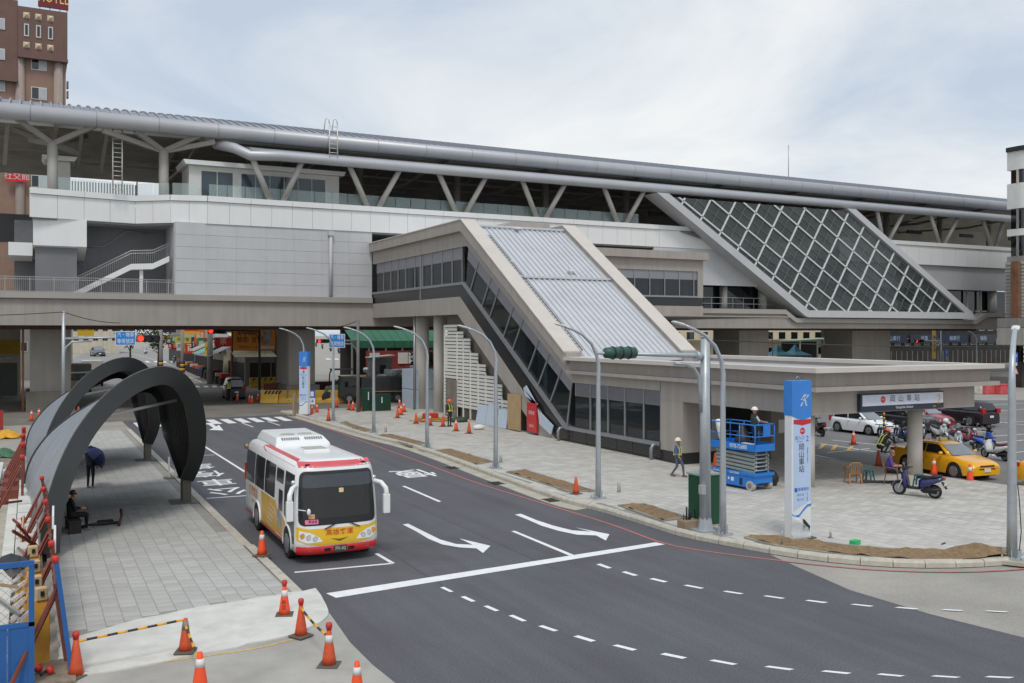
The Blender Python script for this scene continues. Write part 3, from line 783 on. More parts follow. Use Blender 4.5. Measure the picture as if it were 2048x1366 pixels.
# roof ladders
def ladder(px, y0, y1, Y, w, name='roof_ladder', hoops=False):
    X, z0 = FY(px, y0, Y); z1 = FY(px, y1, Y)[1]
    mb = MB()
    for s in (-1, 1): mb.cyl((X + s * w / 2, Y, z0), (X + s * w / 2, Y, z1), 0.06, n=6)
    z = z0 + 0.3
    while z < z1 - 0.1: mb.cyl((X - w / 2, Y, z), (X + w / 2, Y, z), 0.035, n=5); z += 0.4
    if hoops:
        for s in (-1, 1): mb.tube([(X + s * w / 2, Y, z1), (X + s * w / 2 - 0.08, Y + 0.1, z1 + 0.5), (X + s * w / 2 - 0.3, Y + 0.3, z1 + 0.45), (X + s * w / 2 - 0.42, Y + 0.45, z1 - 0.8)], 0.05, 6)
    P(name, mb, mat('ladder_steel', (205, 205, 200), 0.4, metal=0.4))
ladder(235, 386, 256, 87.9, 0.75)
ladder(667, 312, 248, 84.3, 0.75, hoops=True)
P('lightning_rod', MB().cyl((FY(1577, 350, 98)[0], 98, 28.1), (FY(1577, 290, 98)[0], 98, 32.9), 0.05, n=6), M_rail)

# ---------------------------------------------------------------- glass stair hall with diagonal lattice
YG = 84.4
def clip(poly, quad):
    out = poly
    n = len(quad)
    for i in range(n):
        a, b = quad[i], quad[(i + 1) % n]
        side = lambda p: (b[0] - a[0]) * (p[1] - a[1]) - (b[1] - a[1]) * (p[0] - a[0])
        res = []
        for k in range(len(out)):
            p, q = out[k], out[(k + 1) % len(out)]
            sp_, sq = side(p), side(q)
            if sp_ >= 0: res.append(p)
            if (sp_ >= 0) != (sq >= 0):
                t = sp_ / (sp_ - sq); res.append((p[0] + (q[0] - p[0]) * t, p[1] + (q[1] - p[1]) * t))
        out = res
        if not out: return []
    return out
gq = [FY(*p, YG) for p in ((1334, 396), (1690, 424), (1926, 624), (1614, 622))]
zt = 21.9; zb = (gq[2][1] + gq[3][1]) / 2
gTL, gTR, gBR, gBL = (gq[0][0], zt), (gq[1][0], zt), (gq[2][0], zb), (gq[3][0], zb)
QUAD = [gBL, gBR, gTR, gTL]
hall = P('glass_hall', MB().prism([(gTL[0] - 1.6, zt + 0.3), (gTL[0] + 0.0, zt + 0.3), (gBL[0] + 0.0, zb), (gBL[0] - 0.2, zb - 0.85), (gBL[0] - 0.9, zb - 0.5)], lambda u, v, t: (u, t, v), YG - 0.35, YS + 0.6), M_grey, label='sloping glass wall with white diamond lattice')
P('hall_frame', MB().prism([(gTR[0], zt + 0.3), (gTR[0] + 1.5, zt + 0.3), (gBR[0] + 1.5, zb), (gBR[0] + 2.2, zb - 0.85), (gBR[0], zb - 0.02)], lambda u, v, t: (u, t, v), YG - 0.35, YS + 0.6), M_grey, hall)
P('hall_frame', MB().prism([(gBL[0] + 0.02, zb), (gBR[0] - 0.02, zb), (gBR[0] + 2.1, zb - 0.85), (gBL[0] - 0.2, zb - 0.85)], lambda u, v, t: (u, t, v), YG - 0.4, YS + 0.6), M_grey, hall)
sl = (gBL[1] - gTL[1]) / (gBL[0] - gTL[0])
exg = lambda z: gTL[0] + (z - zt) / sl - 0.25
P('panel', MB().prism([(63.03, 16.45), (exg(16.45), 16.45), (exg(18.38), 18.38), (63.03, 18.38)], lambda u, v, t: (u, t, v), YS, YS + 0.25), M_white)
P('coping', MB().prism([(63.03, 18.41), (exg(18.41), 18.41), (exg(18.9), 18.9), (63.03, 18.9)], lambda u, v, t: (u, t, v), YS - 0.16, YS + 0.3), M_white)
P('upper_wall', MB().prism([(62.3, 12.3), (exg(12.3), 12.3), (exg(16.43), 16.43), (62.3, 16.43)], lambda u, v, t: (u, t, v), YS + 0.05, YS + 0.4), M_grey)
#      # slope of the long members
p1, p2 = FY(1473, 560, YG), FY(1520, 478, YG)
ms = (FY(1610, 416.6, YG)[1] - FY(1541, 565, YG)[1]) / (FY(1610, 416.6, YG)[0] - FY(1541, 565, YG)[0])   # slope of the cross members
W1 = FY(1357, 397, YG)[0]; W2 = FY(1423, 402, YG)[0]
pitch1 = (W2 - W1)                              # along the top
q1, q2 = FY(1363, 422, YG), FY(1400, 453, YG)
# work in skew coordinates: a = X-offset of the falling line at zt, c = X-offset of the rising line at zt
fa = lambda x, z: x - (z - zt) / sl
fc = lambda x, z: x - (z - zt) / ms
def unskew(a, c):                               # intersection of both lines
    z = zt + (c - a) / (1 / sl - 1 / ms); return (a + (z - zt) / sl, z)
pitch2 = (fc(*FY(1541, 565, YG)) - fc(*FY(1506, 537, YG)))
a0, c0 = W1, fc(*FY(1506, 537, YG))
thin = mat('thin_mullion', (128, 132, 138), 0.4, metal=0.5)
M_mull = mat('white_mullion', (214, 216, 216), 0.5, var=0.03)
amin = min(fa(*p) for p in QUAD); amax = max(fa(*p) for p in QUAD); cmin = min(fc(*p) for p in QUAD); cmax = max(fc(*p) for p in QUAD)
i0, i1 = int((amin - a0) / (pitch1 / 2)) - 1, int((amax - a0) / (pitch1 / 2)) + 1
j0, j1 = int((cmin - c0) / (pitch2 / 2)) - 1, int((cmax - c0) / (pitch2 / 2)) + 1
def member(pa, pb, i):
    thick = i % 2 == 0
    w = 0.155 if thick else 0.045
    d = Vector((pb[0] - pa[0], pb[1] - pa[1])).normalized(); n = Vector((-d.y, d.x)) * w / 2
    poly = clip([(pa[0] - n.x, pa[1] - n.y), (pb[0] - n.x, pb[1] - n.y), (pb[0] + n.x, pb[1] + n.y), (pa[0] + n.x, pa[1] + n.y)], QUAD)
    if len(poly) > 2:
        P('mullion', MB().prism(poly, lambda u, v, t: (u, t, v), YG - (0.14 if thick else 0.05), YG + 0.03), M_mull if thick else thin, hall)
for i in range(i0, i1 + 1):
    a = a0 + i * pitch1 / 2; member((a + 4 / sl, zt + 4), (a - 18 / sl, zt - 18), i)
for j in range(j0, j1 + 1):
    c = c0 + j * pitch2 / 2; member((c - 18 / ms, zt - 18), (c + 4 / ms, zt + 4), j)
for i in range(i0, i1 + 1):
    for j in range(j0, j1 + 1):
        a, b = a0 + i * pitch1 / 2, a0 + (i + 1) * pitch1 / 2; c, d = c0 + j * pitch2 / 2, c0 + (j + 1) * pitch2 / 2
        poly = [unskew(a, c), unskew(b, c), unskew(b, d), unskew(a, d)]
        ar = sum(p[0] * q[1] - q[0] * p[1] for p, q in zip(poly, poly[1:] + poly[:1]))
        if ar < 0: poly = poly[::-1]
        poly = clip(poly, QUAD)
        if len(poly) > 2:
            tilt = random.uniform(-0.02, 0.02)
            P('pane', MB().prism(poly, lambda u, v, t: (u, t + (u - poly[0][0]) * tilt, v), YG + 0.02, YG + 0.05), M_tint_sheen, hall)
# what shows through: floors and an inclined escalator
P('inner_floor', MB().box(gTL[0], gBR[0] + 1, 88, 91, 16.4, 17.3).box(gTL[0], gBR[0] + 1, 88, 91, 9.0, 9.5).box(gTL[0] - 1, gBR[0], 90.6, 90.9, 9.0, 16.4), mat('hall_lining', (150, 142, 130), 0.8, var=0.15, scale=0.3), hall)
esc = MB()
for k in range(2):
    y = 85.6 + k * 1.5
    esc.prism([(gTL[0] + 3, zt - 3.6), (gTL[0] + 6, zt - 3.6), (gBR[0] - 6, zb + 0.3), (gBR[0] - 9, zb + 0.2)], lambda u, v, t: (u, t, v), y, y + 1.0)
P('escalator', esc, mat('escalator_steel', (120, 124, 126), 0.35, metal=0.5), hall)
for k in range(5):
    x = gTL[0] + 4 + k * 6
    P('inner_lamp', MB().box(x, x + 2.2, 87, 87.2, 15.9, 16.0), mat('lamp_cover', (190, 196, 196), 0.5), hall)
# ================================================================ the station's covered stair entrance
XB, XR = 29.3, 38.6                             # outer faces of the stair
M_tan = mat('tan_panel', (164, 157, 150), 0.8, var=0.05, scale=0.6, streak=0.13, bump=0.08)
M_tan2 = mat('light_coping', (198, 192, 184), 0.8, var=0.05, scale=1.0)
M_blk = mat('black_granite', (44, 44, 45), 0.22, var=0.15, scale=3)
M_louv = mat('grey_louvre', (142, 142, 146), 0.5, metal=0.3, var=0.05)
M_frame = mat('window_frame_steel', (150, 152, 156), 0.4, metal=0.5, var=0.05)
M_seamroof = mat('stair_roof_metal', (206, 208, 212), 0.45, metal=0.3, var=0.05, scale=0.5)
M_wglass = mat('entrance_glass', (34, 42, 44), 0.04, var=0.2, scale=0.4, alpha=0.6, spec=0.85)
en = thing('station_entrance', 'tan covered stairway entrance with ribbed metal roof in front of the station', 'entrance', (33.5, 50, 0))
P = lambda n, mb, m, par=None, **k: part(par or en, n, mb, m, world=True, **k)
# Each band of the side wall follows the same line: level at the top, down the stair, level again.
def line(zu, yk, zl, yl, yend=28.6):            # height above, knee, height below, lower knee
    return [(86.0, zu), (yk, zu), (yl, zl), (yend, zl)]
TOP = line(15.30, 64.55, 5.58, 49.2)
COR = line(14.50, 64.75, 4.90, 49.25)
HEAD = line(13.35, 64.3, 3.75, 48.8, 39.9)
TRAN = line(12.40, 64.5, 2.95, 48.9, 39.9)
SILL = line(10.65, 64.9, 1.05, 49.6, 39.9)
SILB = line(10.45, 65.0, 0.85, 49.7, 39.9)
BLK = [(86.0, 9.55), (65.6, 9.55), (50.9, 0.1), (39.9, 0.1)]
SOF = [(86.0, 8.2), (66.0, 8.2), (52.9, 0.1)]
YZ = lambda x: (lambda u, v, t: (t, u, v))
def band(name, up, lo, x0, x1, m, par=None):
    return P(name, MB().prism(up + lo[::-1], YZ(0), x0, x1), m, par)
for x0, s in ((XB, 1), (XR, -1)):
    xi = lambda d: x0 + s * d
    a, b = sorted((xi(-0.35), xi(0.75)))
    lim = 49.2
    band('cornice', TOP[:3] + [(49.0, 5.58)], COR[:3] + [(49.0, 4.90)], a, b, M_tan)
    a, b = sorted((xi(0.0), xi(0.5)))
    band('fascia_band', COR[:3] + [(39.9, 4.90)], HEAD, a, b, M_tan)
    band('sill_rail', SILL, SILB, *sorted((xi(-0.06), xi(0.4))), M_frame)
    band('base_band', SILB, BLK, *sorted((xi(0.03), xi(0.45))), M_blk)
    P('lower_band', MB().prism(BLK[:3] + [(50.6, 0.1), (52.9, 0.1)] + SOF[:2][::-1], YZ(0), *sorted((xi(0.0), xi(0.5)))), M_tan)
# joints of the light coping stones down the stair
cop = MB()
for x0, x1 in ((XB - 0.4, XB + 0.8), (XR - 0.8, XR + 0.4)):
    n = 9
    for k in range(n):
        t0, t1 = k / n, (k + 1) / n
        ya, za = 64.55 + (49.2 - 64.55) * t0 - 0.01, 15.30 + (5.58 - 15.30) * t0
        yb, zb_ = 64.55 + (49.2 - 64.55) * t1 + 0.01, 15.30 + (5.58 - 15.30) * t1
        P('coping_stone', MB().prism([(ya, za + 0.01), (yb, zb_ + 0.01), (yb, zb_ + 0.09), (ya, za + 0.09)], YZ(0), x0, x1), M_tan2)
    for k in range(7):
        ya, yb = 86 - k * 3.06, 86 - (k + 1) * 3.06 + 0.02
        P('coping_stone', MB().box(x0, x1, yb, ya, 15.31, 15.39), M_tan2)
# upper and sloping windows on the street side
def strip_windows(side_x, sgn, ts, u0, u1, m, name, par=None, off=0.1):
    # ts: list of positions along the band path; u0 > u1 lines giving top and bottom
    pass
def on(pl, y):
    for (a, za), (b, zb_) in zip(pl, pl[1:]):
        if b <= y <= a: return za + (zb_ - za) * (a - y) / (a - b)
    return pl[-1][1]
def window_cell(y0, y1, lo0, lo1, top, mid, bot, slope=False):
    x = XB + 0.12
    sk = 0.55 if slope else 0.0                 # mullions lean on the stair
    q = lambda pl, y, d: (y - d, on(pl, y - d))
    louv = [(y0, on(top, y0)), (y1, on(top, y1)), (y1 + lo1 * 0.4, on(mid, y1 + lo1 * 0.4)), (y0 + lo0 * 0.4, on(mid, y0 + lo0 * 0.4))]
    glas = [(y0 + lo0 * 0.4, on(mid, y0 + lo0 * 0.4) - 0.03), (y1 + lo1 * 0.4, on(mid, y1 + lo1 * 0.4) - 0.03), (y1 + lo1, on(bot, y1 + lo1)), (y0 + lo0, on(bot, y0 + lo0))]
    P('louvre_panel', MB().prism(louv, YZ(0), x, x + 0.08), M_louv)
    P('pane', MB().prism(glas, YZ(0), x + 0.02, x + 0.06), M_wglass)
    P('mullion', MB().bar((x - 0.02, y1, on(top, y1)), (x - 0.02, y1 + lo1, on(bot, y1 + lo1)), 0.12, 0.07, up=(1, 0, 0)), M_frame)
ys = [85.2, 83.2, 81.2, 79.3, 77.4, 75.2, 73.4, 71.4, 69.2, 67.2, 65.3]
for a, b in zip(ys, ys[1:]): window_cell(a, b, 0, 0, HEAD, TRAN, SILL)
sy = [64.2, 62.3, 60.2, 58.9, 56.7, 55.3, 53.1, 51.7, 50.2, 49.0]
lean = [0.5, 1.5, 1.6, 1.6, 1.6, 1.6, 1.6, 1.6, 1.5, 0.6]
for k in range(len(sy) - 1): window_cell(sy[k], sy[k + 1], lean[k], lean[k + 1], HEAD, TRAN, SILL, True)
P('corner_post', MB().box(XB + 0.02, XB + 0.4, 73.6, 73.9, 9.6, 13.3), M_frame)
ys = [48.7, 46.9, 45.0, 43.3, 41.5, 39.95]
for a, b in zip(ys, ys[1:]): window_cell(a, b, 0, 0, HEAD, TRAN, SILL)
lv = MB()
for k in range(9):
    z = 3.0 + k * 0.083; lv.box(XB + 0.06, XB + 0.12, 39.95, 48.6, z, z + 0.035)
P('louvre_blades', lv, M_louv, kind='stuff')
lv = MB()
for z in (0.62, 0.3):
    lv.box(XB - 0.0, XB + 0.03, 39.9, 49.9, z, z + 0.012)
for k in range(6): lv.box(XB, XB + 0.03, 40.9 + k * 1.6, 40.915 + k * 1.6, 0.1, 0.85)
P('granite_joint', lv, mat('granite_joint', (90, 90, 90), 0.6))
P('lower_sill', MB().box(XB - 0.05, XB + 0.42, 39.9, 49.7, 0.86, 1.04), M_tan)
for y in (46, 41.2): P('vent_pipe', MB().tube([(XB - 0.35, y + (3.9 if y > 45 else -1.0), 0.12), (XB - 0.35, y + (3.9 if y > 45 else -1.0), 0.75), (XB - 0.25, y + (3.9 if y > 45 else -1.0), 0.9), (XB, y + (3.9 if y > 45 else -1.0), 0.9)], 0.1, 8), M_frame)
# interior: pale lining, stair flight, so the glass has something behind it
P('stair_flight', MB().prism([(86, 9.6), (65.5, 9.6), (50.5, 0.2), (50.5, -0.1), (53, -0.1), (66, 8.3), (86, 8.3)], YZ(0), XB + 0.6, XR - 0.6), M_dgrey)
for y in (84.5, 81.6, 78, 74.8, 70.5, 67): P('inner_column', MB().box(XB + 0.7, XB + 1.1, y, y + 0.35, 9.6, 13.4), mat('inner_white', (214, 216, 212), 0.6))
for y in (60, 55.5): P('inner_column', MB().cyl((XB + 1.6, y, 2), (XB + 1.6, y, 12.0 if y > 58 else 9), 0.3, n=10), mat('inner_white', (214, 216, 212)))
P('inner_lining', MB().box(XR - 1.0, XR - 0.6, 40, 86, 0.2, 4.0).prism([(86, 9.6), (65.5, 9.6), (50, 0.2), (50, 3.6), (65, 13), (86, 13)], YZ(0), XR - 1.0, XR - 0.6), M_dgrey)
# roof of the stair
def roof_z(y): return on([(86.0, 14.95), (64.55, 14.95), (49.2, 5.25), (28, 5.25)], y)
P('stair_roof', MB().prism([(64.6, 14.95), (49.2, 5.25), (49.2, 5.0), (64.6, 14.7)], YZ(0), XB + 0.75, XR - 0.75), M_seamroof)
n = 17
for k in range(n):
    x = XB + 1.15 + k * (XR - XB - 2.3) / (n - 1)
    P('roof_rib', MB().prism([(64.4, 14.86), (49.3, 5.33), (49.3, 5.42), (64.4, 14.95)], YZ(0), x - 0.045, x + 0.045), M_seamroof)
for y in (64.3, 57.6):
    P('roof_flashing', MB().bar((XB + 0.8, y, roof_z(y) + 0.14), (XR - 0.8, y, roof_z(y) + 0.14), 0.22, 0.14), M_seamroof)
for x, y in ((33.4, 63.9), (34.9, 58.3)): P('roof_anchor', MB().cbox((x, y, roof_z(y) + 0.3), (0.5, 0.4, 0.12)), M_white)
ld = MB()
for x in (XB + 0.92, XB + 1.22):
    ld.bar((x, 62.8, roof_z(62.8) + 0.2), (x, 49.6, roof_z(49.6) + 0.2), 0.05, 0.06)
y = 62.8
while y > 49.6:
    ld.bar((XB + 0.92, y, roof_z(y) + 0.2), (XB + 1.22, y, roof_z(y) + 0.2), 0.04); y -= 0.33
P('cable_ladder', ld, mat('cable_ladder_steel', (128, 124, 116), 0.5, metal=0.4))
P('level_roof', MB().box(XB + 0.7, XR - 0.7, 64.6, 86, 14.6, 15.0), M_seamroof)
P('roof_upstand', MB().prism([(XB + 3.6, 15.0), (XB + 5.2, 15.75), (XR - 0.6, 15.75), (XR - 0.3, 15.0)], lambda u, v, t: (u, t, v), 67.0, 78.0), M_tan)
# cross block along the station
bk = lambda z0, z1, y0, m, nm, xr=64.0, xl=38.7: P(nm, MB().box(xl, xr, y0, 85.9, z0, z1), m)
bk(14.5, 15.3, 79.0, M_tan, 'cornice', 64.4); bk(13.3, 14.5, 79.5, M_tan, 'fascia_band'); bk(9.62, 10.5, 79.55, M_blk, 'base_band', 63.97); bk(8.2, 9.6, 79.5, M_tan, 'lower_band')
P('fascia_band', MB().box(63.3, 64.0, 79.5, 85.9, 10.5, 13.3), M_tan)
P('block_core', MB().box(40, 63.3, 82.0, 85.9, 8.3, 13.4), M_dgrey)
P('sill_rail', MB().box(38.7, 63.3, 79.45, 79.8, 10.5, 10.68), M_frame)
x = 40.0
while x < 63.2:
    x1 = min(x + 1.9, 63.3)
    P('louvre_panel', MB().box(x, x1, 79.62, 79.7, 12.4, 13.3), M_louv)
    P('pane', MB().box(x + 0.04, x1 - 0.04, 79.64, 79.68, 10.7, 12.38), M_wglass)
    P('mullion', MB().box(x1 - 0.05, x1 + 0.05, 79.55, 79.72, 10.68, 13.3), M_frame)
    x = x1
for x in (44, 50, 55.5, 58.5, 62.4): P('inner_column', MB().box(x, x + 0.5, 80.6, 81, 10.5, 13.3), mat('inner_white', (214, 216, 212)))
P('soffit', MB().box(XB + 0.5, 64, 66.5, 86, 8.22, 8.32), M_tan)
# columns, slatted screen, doors under the stair
for px, rr in ((844, 0.62), (879, 0.5)):
    Y = FX(px, 700, 30.6)[0]
    P('round_column', MB().cyl((30.6, Y, 0), (30.6, Y, 8.25), rr, n=20), M_tan2)
Yc = FX(838, 700, 30.6)[0]
for k in range(2):
    P('column_wrapping', MB().box(29.5, 31.9, Yc - 1.1, Yc + 1.3, 0.13 + 1.75 * k, 0.13 + 1.75 * k + 1.7), mat('protective_board', (176, 188, 200), 0.6, var=0.06, scale=2))
P('downpipe', MB().cyl((29.6, FX(829, 700, 29.6)[0], 0), (29.6, FX(829, 700, 29.6)[0], 8.2), 0.12, n=8), M_frame)
M_slat = mat('white_slat', (222, 221, 214), 0.6, var=0.04)
def slat_col(ya, yb, ztop, zlow=1.0):
    me = MB().box(0, 0.05, yb + 0.05, ya - 0.05, 0, 0.20).mesh('slat', M_slat)
    z = zlow
    while z < ztop:
        obj('slat', me, en, (29.75 - 33.5, -50, z)); z += 0.27
    P('slat_post', MB().box(29.72, 29.8, ya - 0.06, ya + 0.06, 0.2, ztop + 0.1), M_slat)
scol = [(69.6, 67.1, 7.3), (67.1, 65.9, 6.75), (65.9, 64.6, 6.2), (64.6, 63.2, 5.3), (63.2, 61.9, 4.4), (61.9, 60.5, 3.7), (60.5, 59.2, 2.9), (59.2, 57.9, 2.0), (57.9, 56.8, 1.5)]
for a, b, zt_ in scol: slat_col(a, b, zt_, 1.0)
P('screen_backing', MB().prism([(69.8, 0.1), (69.8, 8.2), (66.2, 8.2), (53.5, 0.1)], YZ(0), 30.1, 30.2), mat('screen_back_wall', (112, 106, 98), 0.9, var=0.1))  # plain grey-brown wall behind the slats
for y0, y1, z1 in ((62.5, 60.9, 1.5), (60.8, 59.2, 1.6), (59.1, 57.6, 1.4)):
    P('leaning_board', MB().prism([(29.2, 0.15), (29.26, 0.15), (29.5, z1), (29.44, z1)], lambda u, v, t: (u, t, v), y1, y0), mat('pale_board', (186, 200, 214), 0.6, var=0.05))
P('doorway', MB().box(29.62, 29.7, 67.0, 69.0, 0.15, 3.1), mat('bare_concrete', (126, 118, 108), 0.95, var=0.2, scale=1.5))
P('side_door', MB().box(29.15, 29.25, 55.4, 57.2, 0.2, 2.6), mat('cardboard', (176, 150, 112), 0.9, var=0.08, scale=2))
rd = P('fire_hose_cabinet', MB().box(29.1, 29.24, 53.0, 54.3, 0.3, 2.2), mat('red_enamel', (196, 34, 40), 0.35, var=0.05, coat=0.2))
P('lettering', MB().text('消防栓', 0.28, lambda u, v: (29.095, 53.65 - u, 1.55 + v)).text('送水口', 0.22, lambda u, v: (29.095, 53.65 - u, 0.7 + v)), M_white, rd)
P('hanging_film', MB().prism([(54.9, 3.1), (54.5, 3.3), (52.4, 1.6), (50.9, 0.95), (51.2, 0.35), (52.7, 0.9), (53.0, 2.2), (54.6, 2.6)], YZ(0), 29.15, 29.2), mat('pale_board', (186, 200, 214)))
# ---- open canopy in front
cz = lambda z0, z1, d, m, nm: P(nm, MB().box(XB - d, 40.2 + d, 28.9 - d, 49.0, z0, z1), m)
ring = lambda x0, x1, y0, y1, w: [(x0, y0), (x1, y0), (x1, y1), (x0, y1)]
def frame(nm, x0, x1, y0, y1, z0, z1, w, m):
    P(nm, MB().box(x0, x1, y0, y0 + w, z0, z1), m)
    P(nm, MB().box(x0, x0 + w, y0 + w, y1, z0, z1), m)
    P(nm, MB().box(x1 - w, x1, y0 + w, y1, z0, z1), m)
frame('canopy_lip', XB - 0.55, 40.75, 28.45, 48.98, 5.12, 5.32, 1.1, M_tan2)
frame('canopy_fascia', XB - 0.12, 40.3, 28.9, 48.96, 4.52, 5.11, 0.6, M_tan)
frame('canopy_lip', XB - 0.4, 40.6, 28.6, 48.94, 4.32, 4.51, 1.0, M_tan)
frame('canopy_beam', XB, 39.6, 29.2, 39.85, 3.3, 4.31, 0.7, M_tan)
P('canopy_roof', MB().box(XB + 0.5, 39.7, 29.4, 49.1, 4.55, 4.95), mat('canopy_roof', (170, 172, 176), 0.5, metal=0.3, var=0.06, scale=0.5))
P('canopy_soffit', MB().box(XB + 0.65, 38.95, 29.85, 39.8, 3.7, 3.8), M_tan)
P('roof_cable', MB().bar((33.5, 36, 5.02), (33.0, 31, 5.02), 0.1).bar((33.9, 36, 5.02), (33.4, 31.5, 5.02), 0.06), M_white)
P('corner_wall', MB().box(XB + 0.004, XB + 2.6, 38.0, 39.88, 0.7, 3.295), M_tan)
P('granite_plinth', MB().box(XB - 0.02, XB + 2.62, 37.98, 39.86, -0.05, 0.69), M_blk)
P('round_column', MB().cyl((37.0, 30.4, 0), (37.0, 30.4, 3.3), 0.34, n=24), M_tan2)
P('round_column', MB().cyl((29.95, 30.1, 0), (29.95, 30.1, 3.3), 0.28, n=24), M_tan2)
P('square_column', MB().box(34.6, 35.7, 37.4, 38.6, 0.12, 3.7), mat('stone_brown', (140, 133, 124), 0.7, var=0.1))
gr = MB()
for k in range(28): gr.box(38.9, 38.95, 39.2, 49, 0.2 + k * 0.125, 0.225 + k * 0.125)
P('roller_grille', gr, mat('grille_bronze', (120, 108, 88), 0.5, metal=0.4), kind='stuff')
for y in (39.2, 41.8, 44.4): P('grille_post', MB().box(38.85, 39.0, y, y + 0.3, 0.1, 3.7), mat('post_dark', (86, 84, 80), 0.6))
# name sign on the canopy front
sx0, sz1 = 31.9, 4.13; sx1, sz0 = 37.2, 3.36
sg = P('name_sign', MB().box(sx0, sx1, 29.0, 29.18, sz0, sz1), mat('sign_navy', (38, 46, 62), 0.4))
P('sign_face', MB().box(sx0 + 0.1, sx1 - 0.05, 28.98, 28.999, sz0 + 0.24, sz1 - 0.05), mat('sign_pale', (200, 206, 222), 0.4), sg)
ft = lambda cx, cz_: (lambda u, v: (cx + u, 28.975, cz_ + v))
tx = MB()
for k, ch in enumerate('岡山車站'): tx.text(ch, 0.34, ft(33.85 + k * 0.52, 3.86))
P('lettering', tx, mat('sign_ink', (58, 52, 54), 0.5), sg)
P('lettering', MB().text('Gangshan Station', 0.16, ft(34.6, 3.49)), M_white, sg)
P('station_badge', MB().add([(33.25 + 0.15 * math.cos(a * 0.3491), 28.974, 3.86 + 0.15 * math.sin(a * 0.3491)) for a in range(18)], [tuple(range(18))]), mat('badge_red', (200, 40, 48), 0.4), sg)
P('lettering', MB().text('RK1', 0.11, lambda u, v: (33.25 + u, 28.97, 3.86 + v)), M_white, sg)
P('lettering', MB().text('2', 0.6, ft(36.85, 3.76)).text('Exit', 0.13, ft(36.55, 3.46)), mat('sign_gold', (222, 160, 42), 0.4), sg)
# standing paper notice on the rear column
P('paper_notice', MB().box(35.1, 35.6, 37.37, 37.39, 1.5, 2.2), M_white)
# ================================================================ the bus
def patch(poly, fn, du=0.12, dv=0.25, mb=None):
    """A flat outline (u, v) cut into strips and laid on a curved surface fn(u, v)."""
    mb = mb or MB()
    bm = bmesh.new()
    bm.faces.new([bm.verts.new((u, v, 0)) for u, v in poly])
    us = [p[0] for p in poly]; vs = [p[1] for p in poly]
    for lo, hi, st_, ax in ((min(us), max(us), du, 0), (min(vs), max(vs), dv, 1)):
        if not st_: continue
        k = math.floor(lo / st_) * st_ + st_
        while k < hi - 1e-4:
            co = (k, 0, 0) if ax == 0 else (0, k, 0); no = (1, 0, 0) if ax == 0 else (0, 1, 0)
            bmesh.ops.bisect_plane(bm, geom=bm.verts[:] + bm.edges[:] + bm.faces[:], plane_co=co, plane_no=no, dist=1e-5)
            k += st_
    bm.verts.index_update()
    o = len(mb.v)
    mb.v += [tuple(fn(v.co.x, v.co.y)) for v in bm.verts]
    mb.f += [tuple(v.index + o for v in f.verts) for f in bm.faces]; mb.sm += [True] * len(bm.faces)
    bm.free()
    return mb
def rrect(u0, u1, v0, v1, r=0.06, n=4):
    out = []
    for cx, cy, a0 in ((u1 - r, v0 + r, -90), (u1 - r, v1 - r, 0), (u0 + r, v1 - r, 90), (u0 + r, v0 + r, 180)):
        for k in range(n + 1):
            a = R(a0 + 90 * k / n); out.append((cx + r * math.cos(a), cy + r * math.sin(a)))
    return out
M_tyre = mat('tyre_rubber', (38, 38, 38), 0.85, var=0.15)
M_rim = mat('wheel_rim', (160, 162, 164), 0.35, metal=0.7, var=0.05)
M_chrome = mat('chrome', (210, 212, 214), 0.15, metal=0.9, var=0)
M_lens = mat('lamp_lens', (196, 200, 202), 0.1, var=0, coat=0.5)
M_amber = mat('amber_lens', (236, 150, 30), 0.15, var=0, coat=0.5)
M_redl = mat('red_lens', (170, 22, 24), 0.15, var=0, coat=0.5)
M_blkp = mat('black_plastic', (34, 34, 36), 0.55, var=0.1)
def wheel(par, c, r, w, side, spokes=0, dual=False, name='wheel'):
    """Wheel whose axle lies along local x; side = -1 or 1 is the outer face."""
    whl = part(par, name, MB().loft([[(c[0] + sx * w / 2, c[1] + rr * math.cos(a * math.pi / 12), c[2] + rr * math.sin(a * math.pi / 12)) for a in range(24)] for sx, rr in ((-1, r * 0.93), (-0.8, r), (0.8, r), (1, r * 0.93))], True, True, True), M_tyre)
    xo = c[0] + side * w / 2
    rim = MB().loft([[(xo + d, c[1] + rr * math.cos(a * math.pi / 10), c[2] + rr * math.sin(a * math.pi / 10)) for a in range(20)] for d, rr in ((side * 0.004, r * 0.68), (side * 0.012, r * 0.62), (-side * 0.03, r * 0.55), (-side * 0.03, 0.02))], True, True, True)
    if spokes:
        for k in range(spokes):
            a = 2 * math.pi * k / spokes
            rim.bar((xo + side * 0.008, c[1] + 0.05 * math.cos(a), c[2] + 0.05 * math.sin(a)), (xo + side * 0.008, c[1] + r * 0.62 * math.cos(a), c[2] + r * 0.62 * math.sin(a)), r * 0.16, 0.03, up=(1, 0, 0))
    part(whl, 'rim', rim, M_rim)
    return whl
BW, BL = 1.25, 7.9
B_W = mat('bus_white', (232, 233, 232), 0.3, var=0.03, scale=1.5, coat=0.3, dirt=((206, 204, 198), 1.2, 0.66))
B_Y = mat('bus_yellow', (232, 188, 44), 0.3, var=0.05, scale=1.5, coat=0.3)
B_R = mat('bus_red', (206, 40, 44), 0.3, var=0.05, coat=0.3)
B_R2 = mat('bus_faded_red', (208, 84, 92), 0.4, var=0.12, scale=2, coat=0.2)
B_G = mat('bus_glass', (16, 18, 20), 0.05, var=0, spec=0.4, alpha=0.82)
B_G2 = mat('bus_visor_glass', (66, 70, 76), 0.12, var=0.1, spec=0.6)
B_O = mat('bus_orange_print', (214, 140, 70), 0.5, var=0.1)
bus = thing('city_bus', 'white and yellow city bus with red bumper parked in the bus bay', 'bus', (8.15, 26.95, 0.0), R(-0.6))
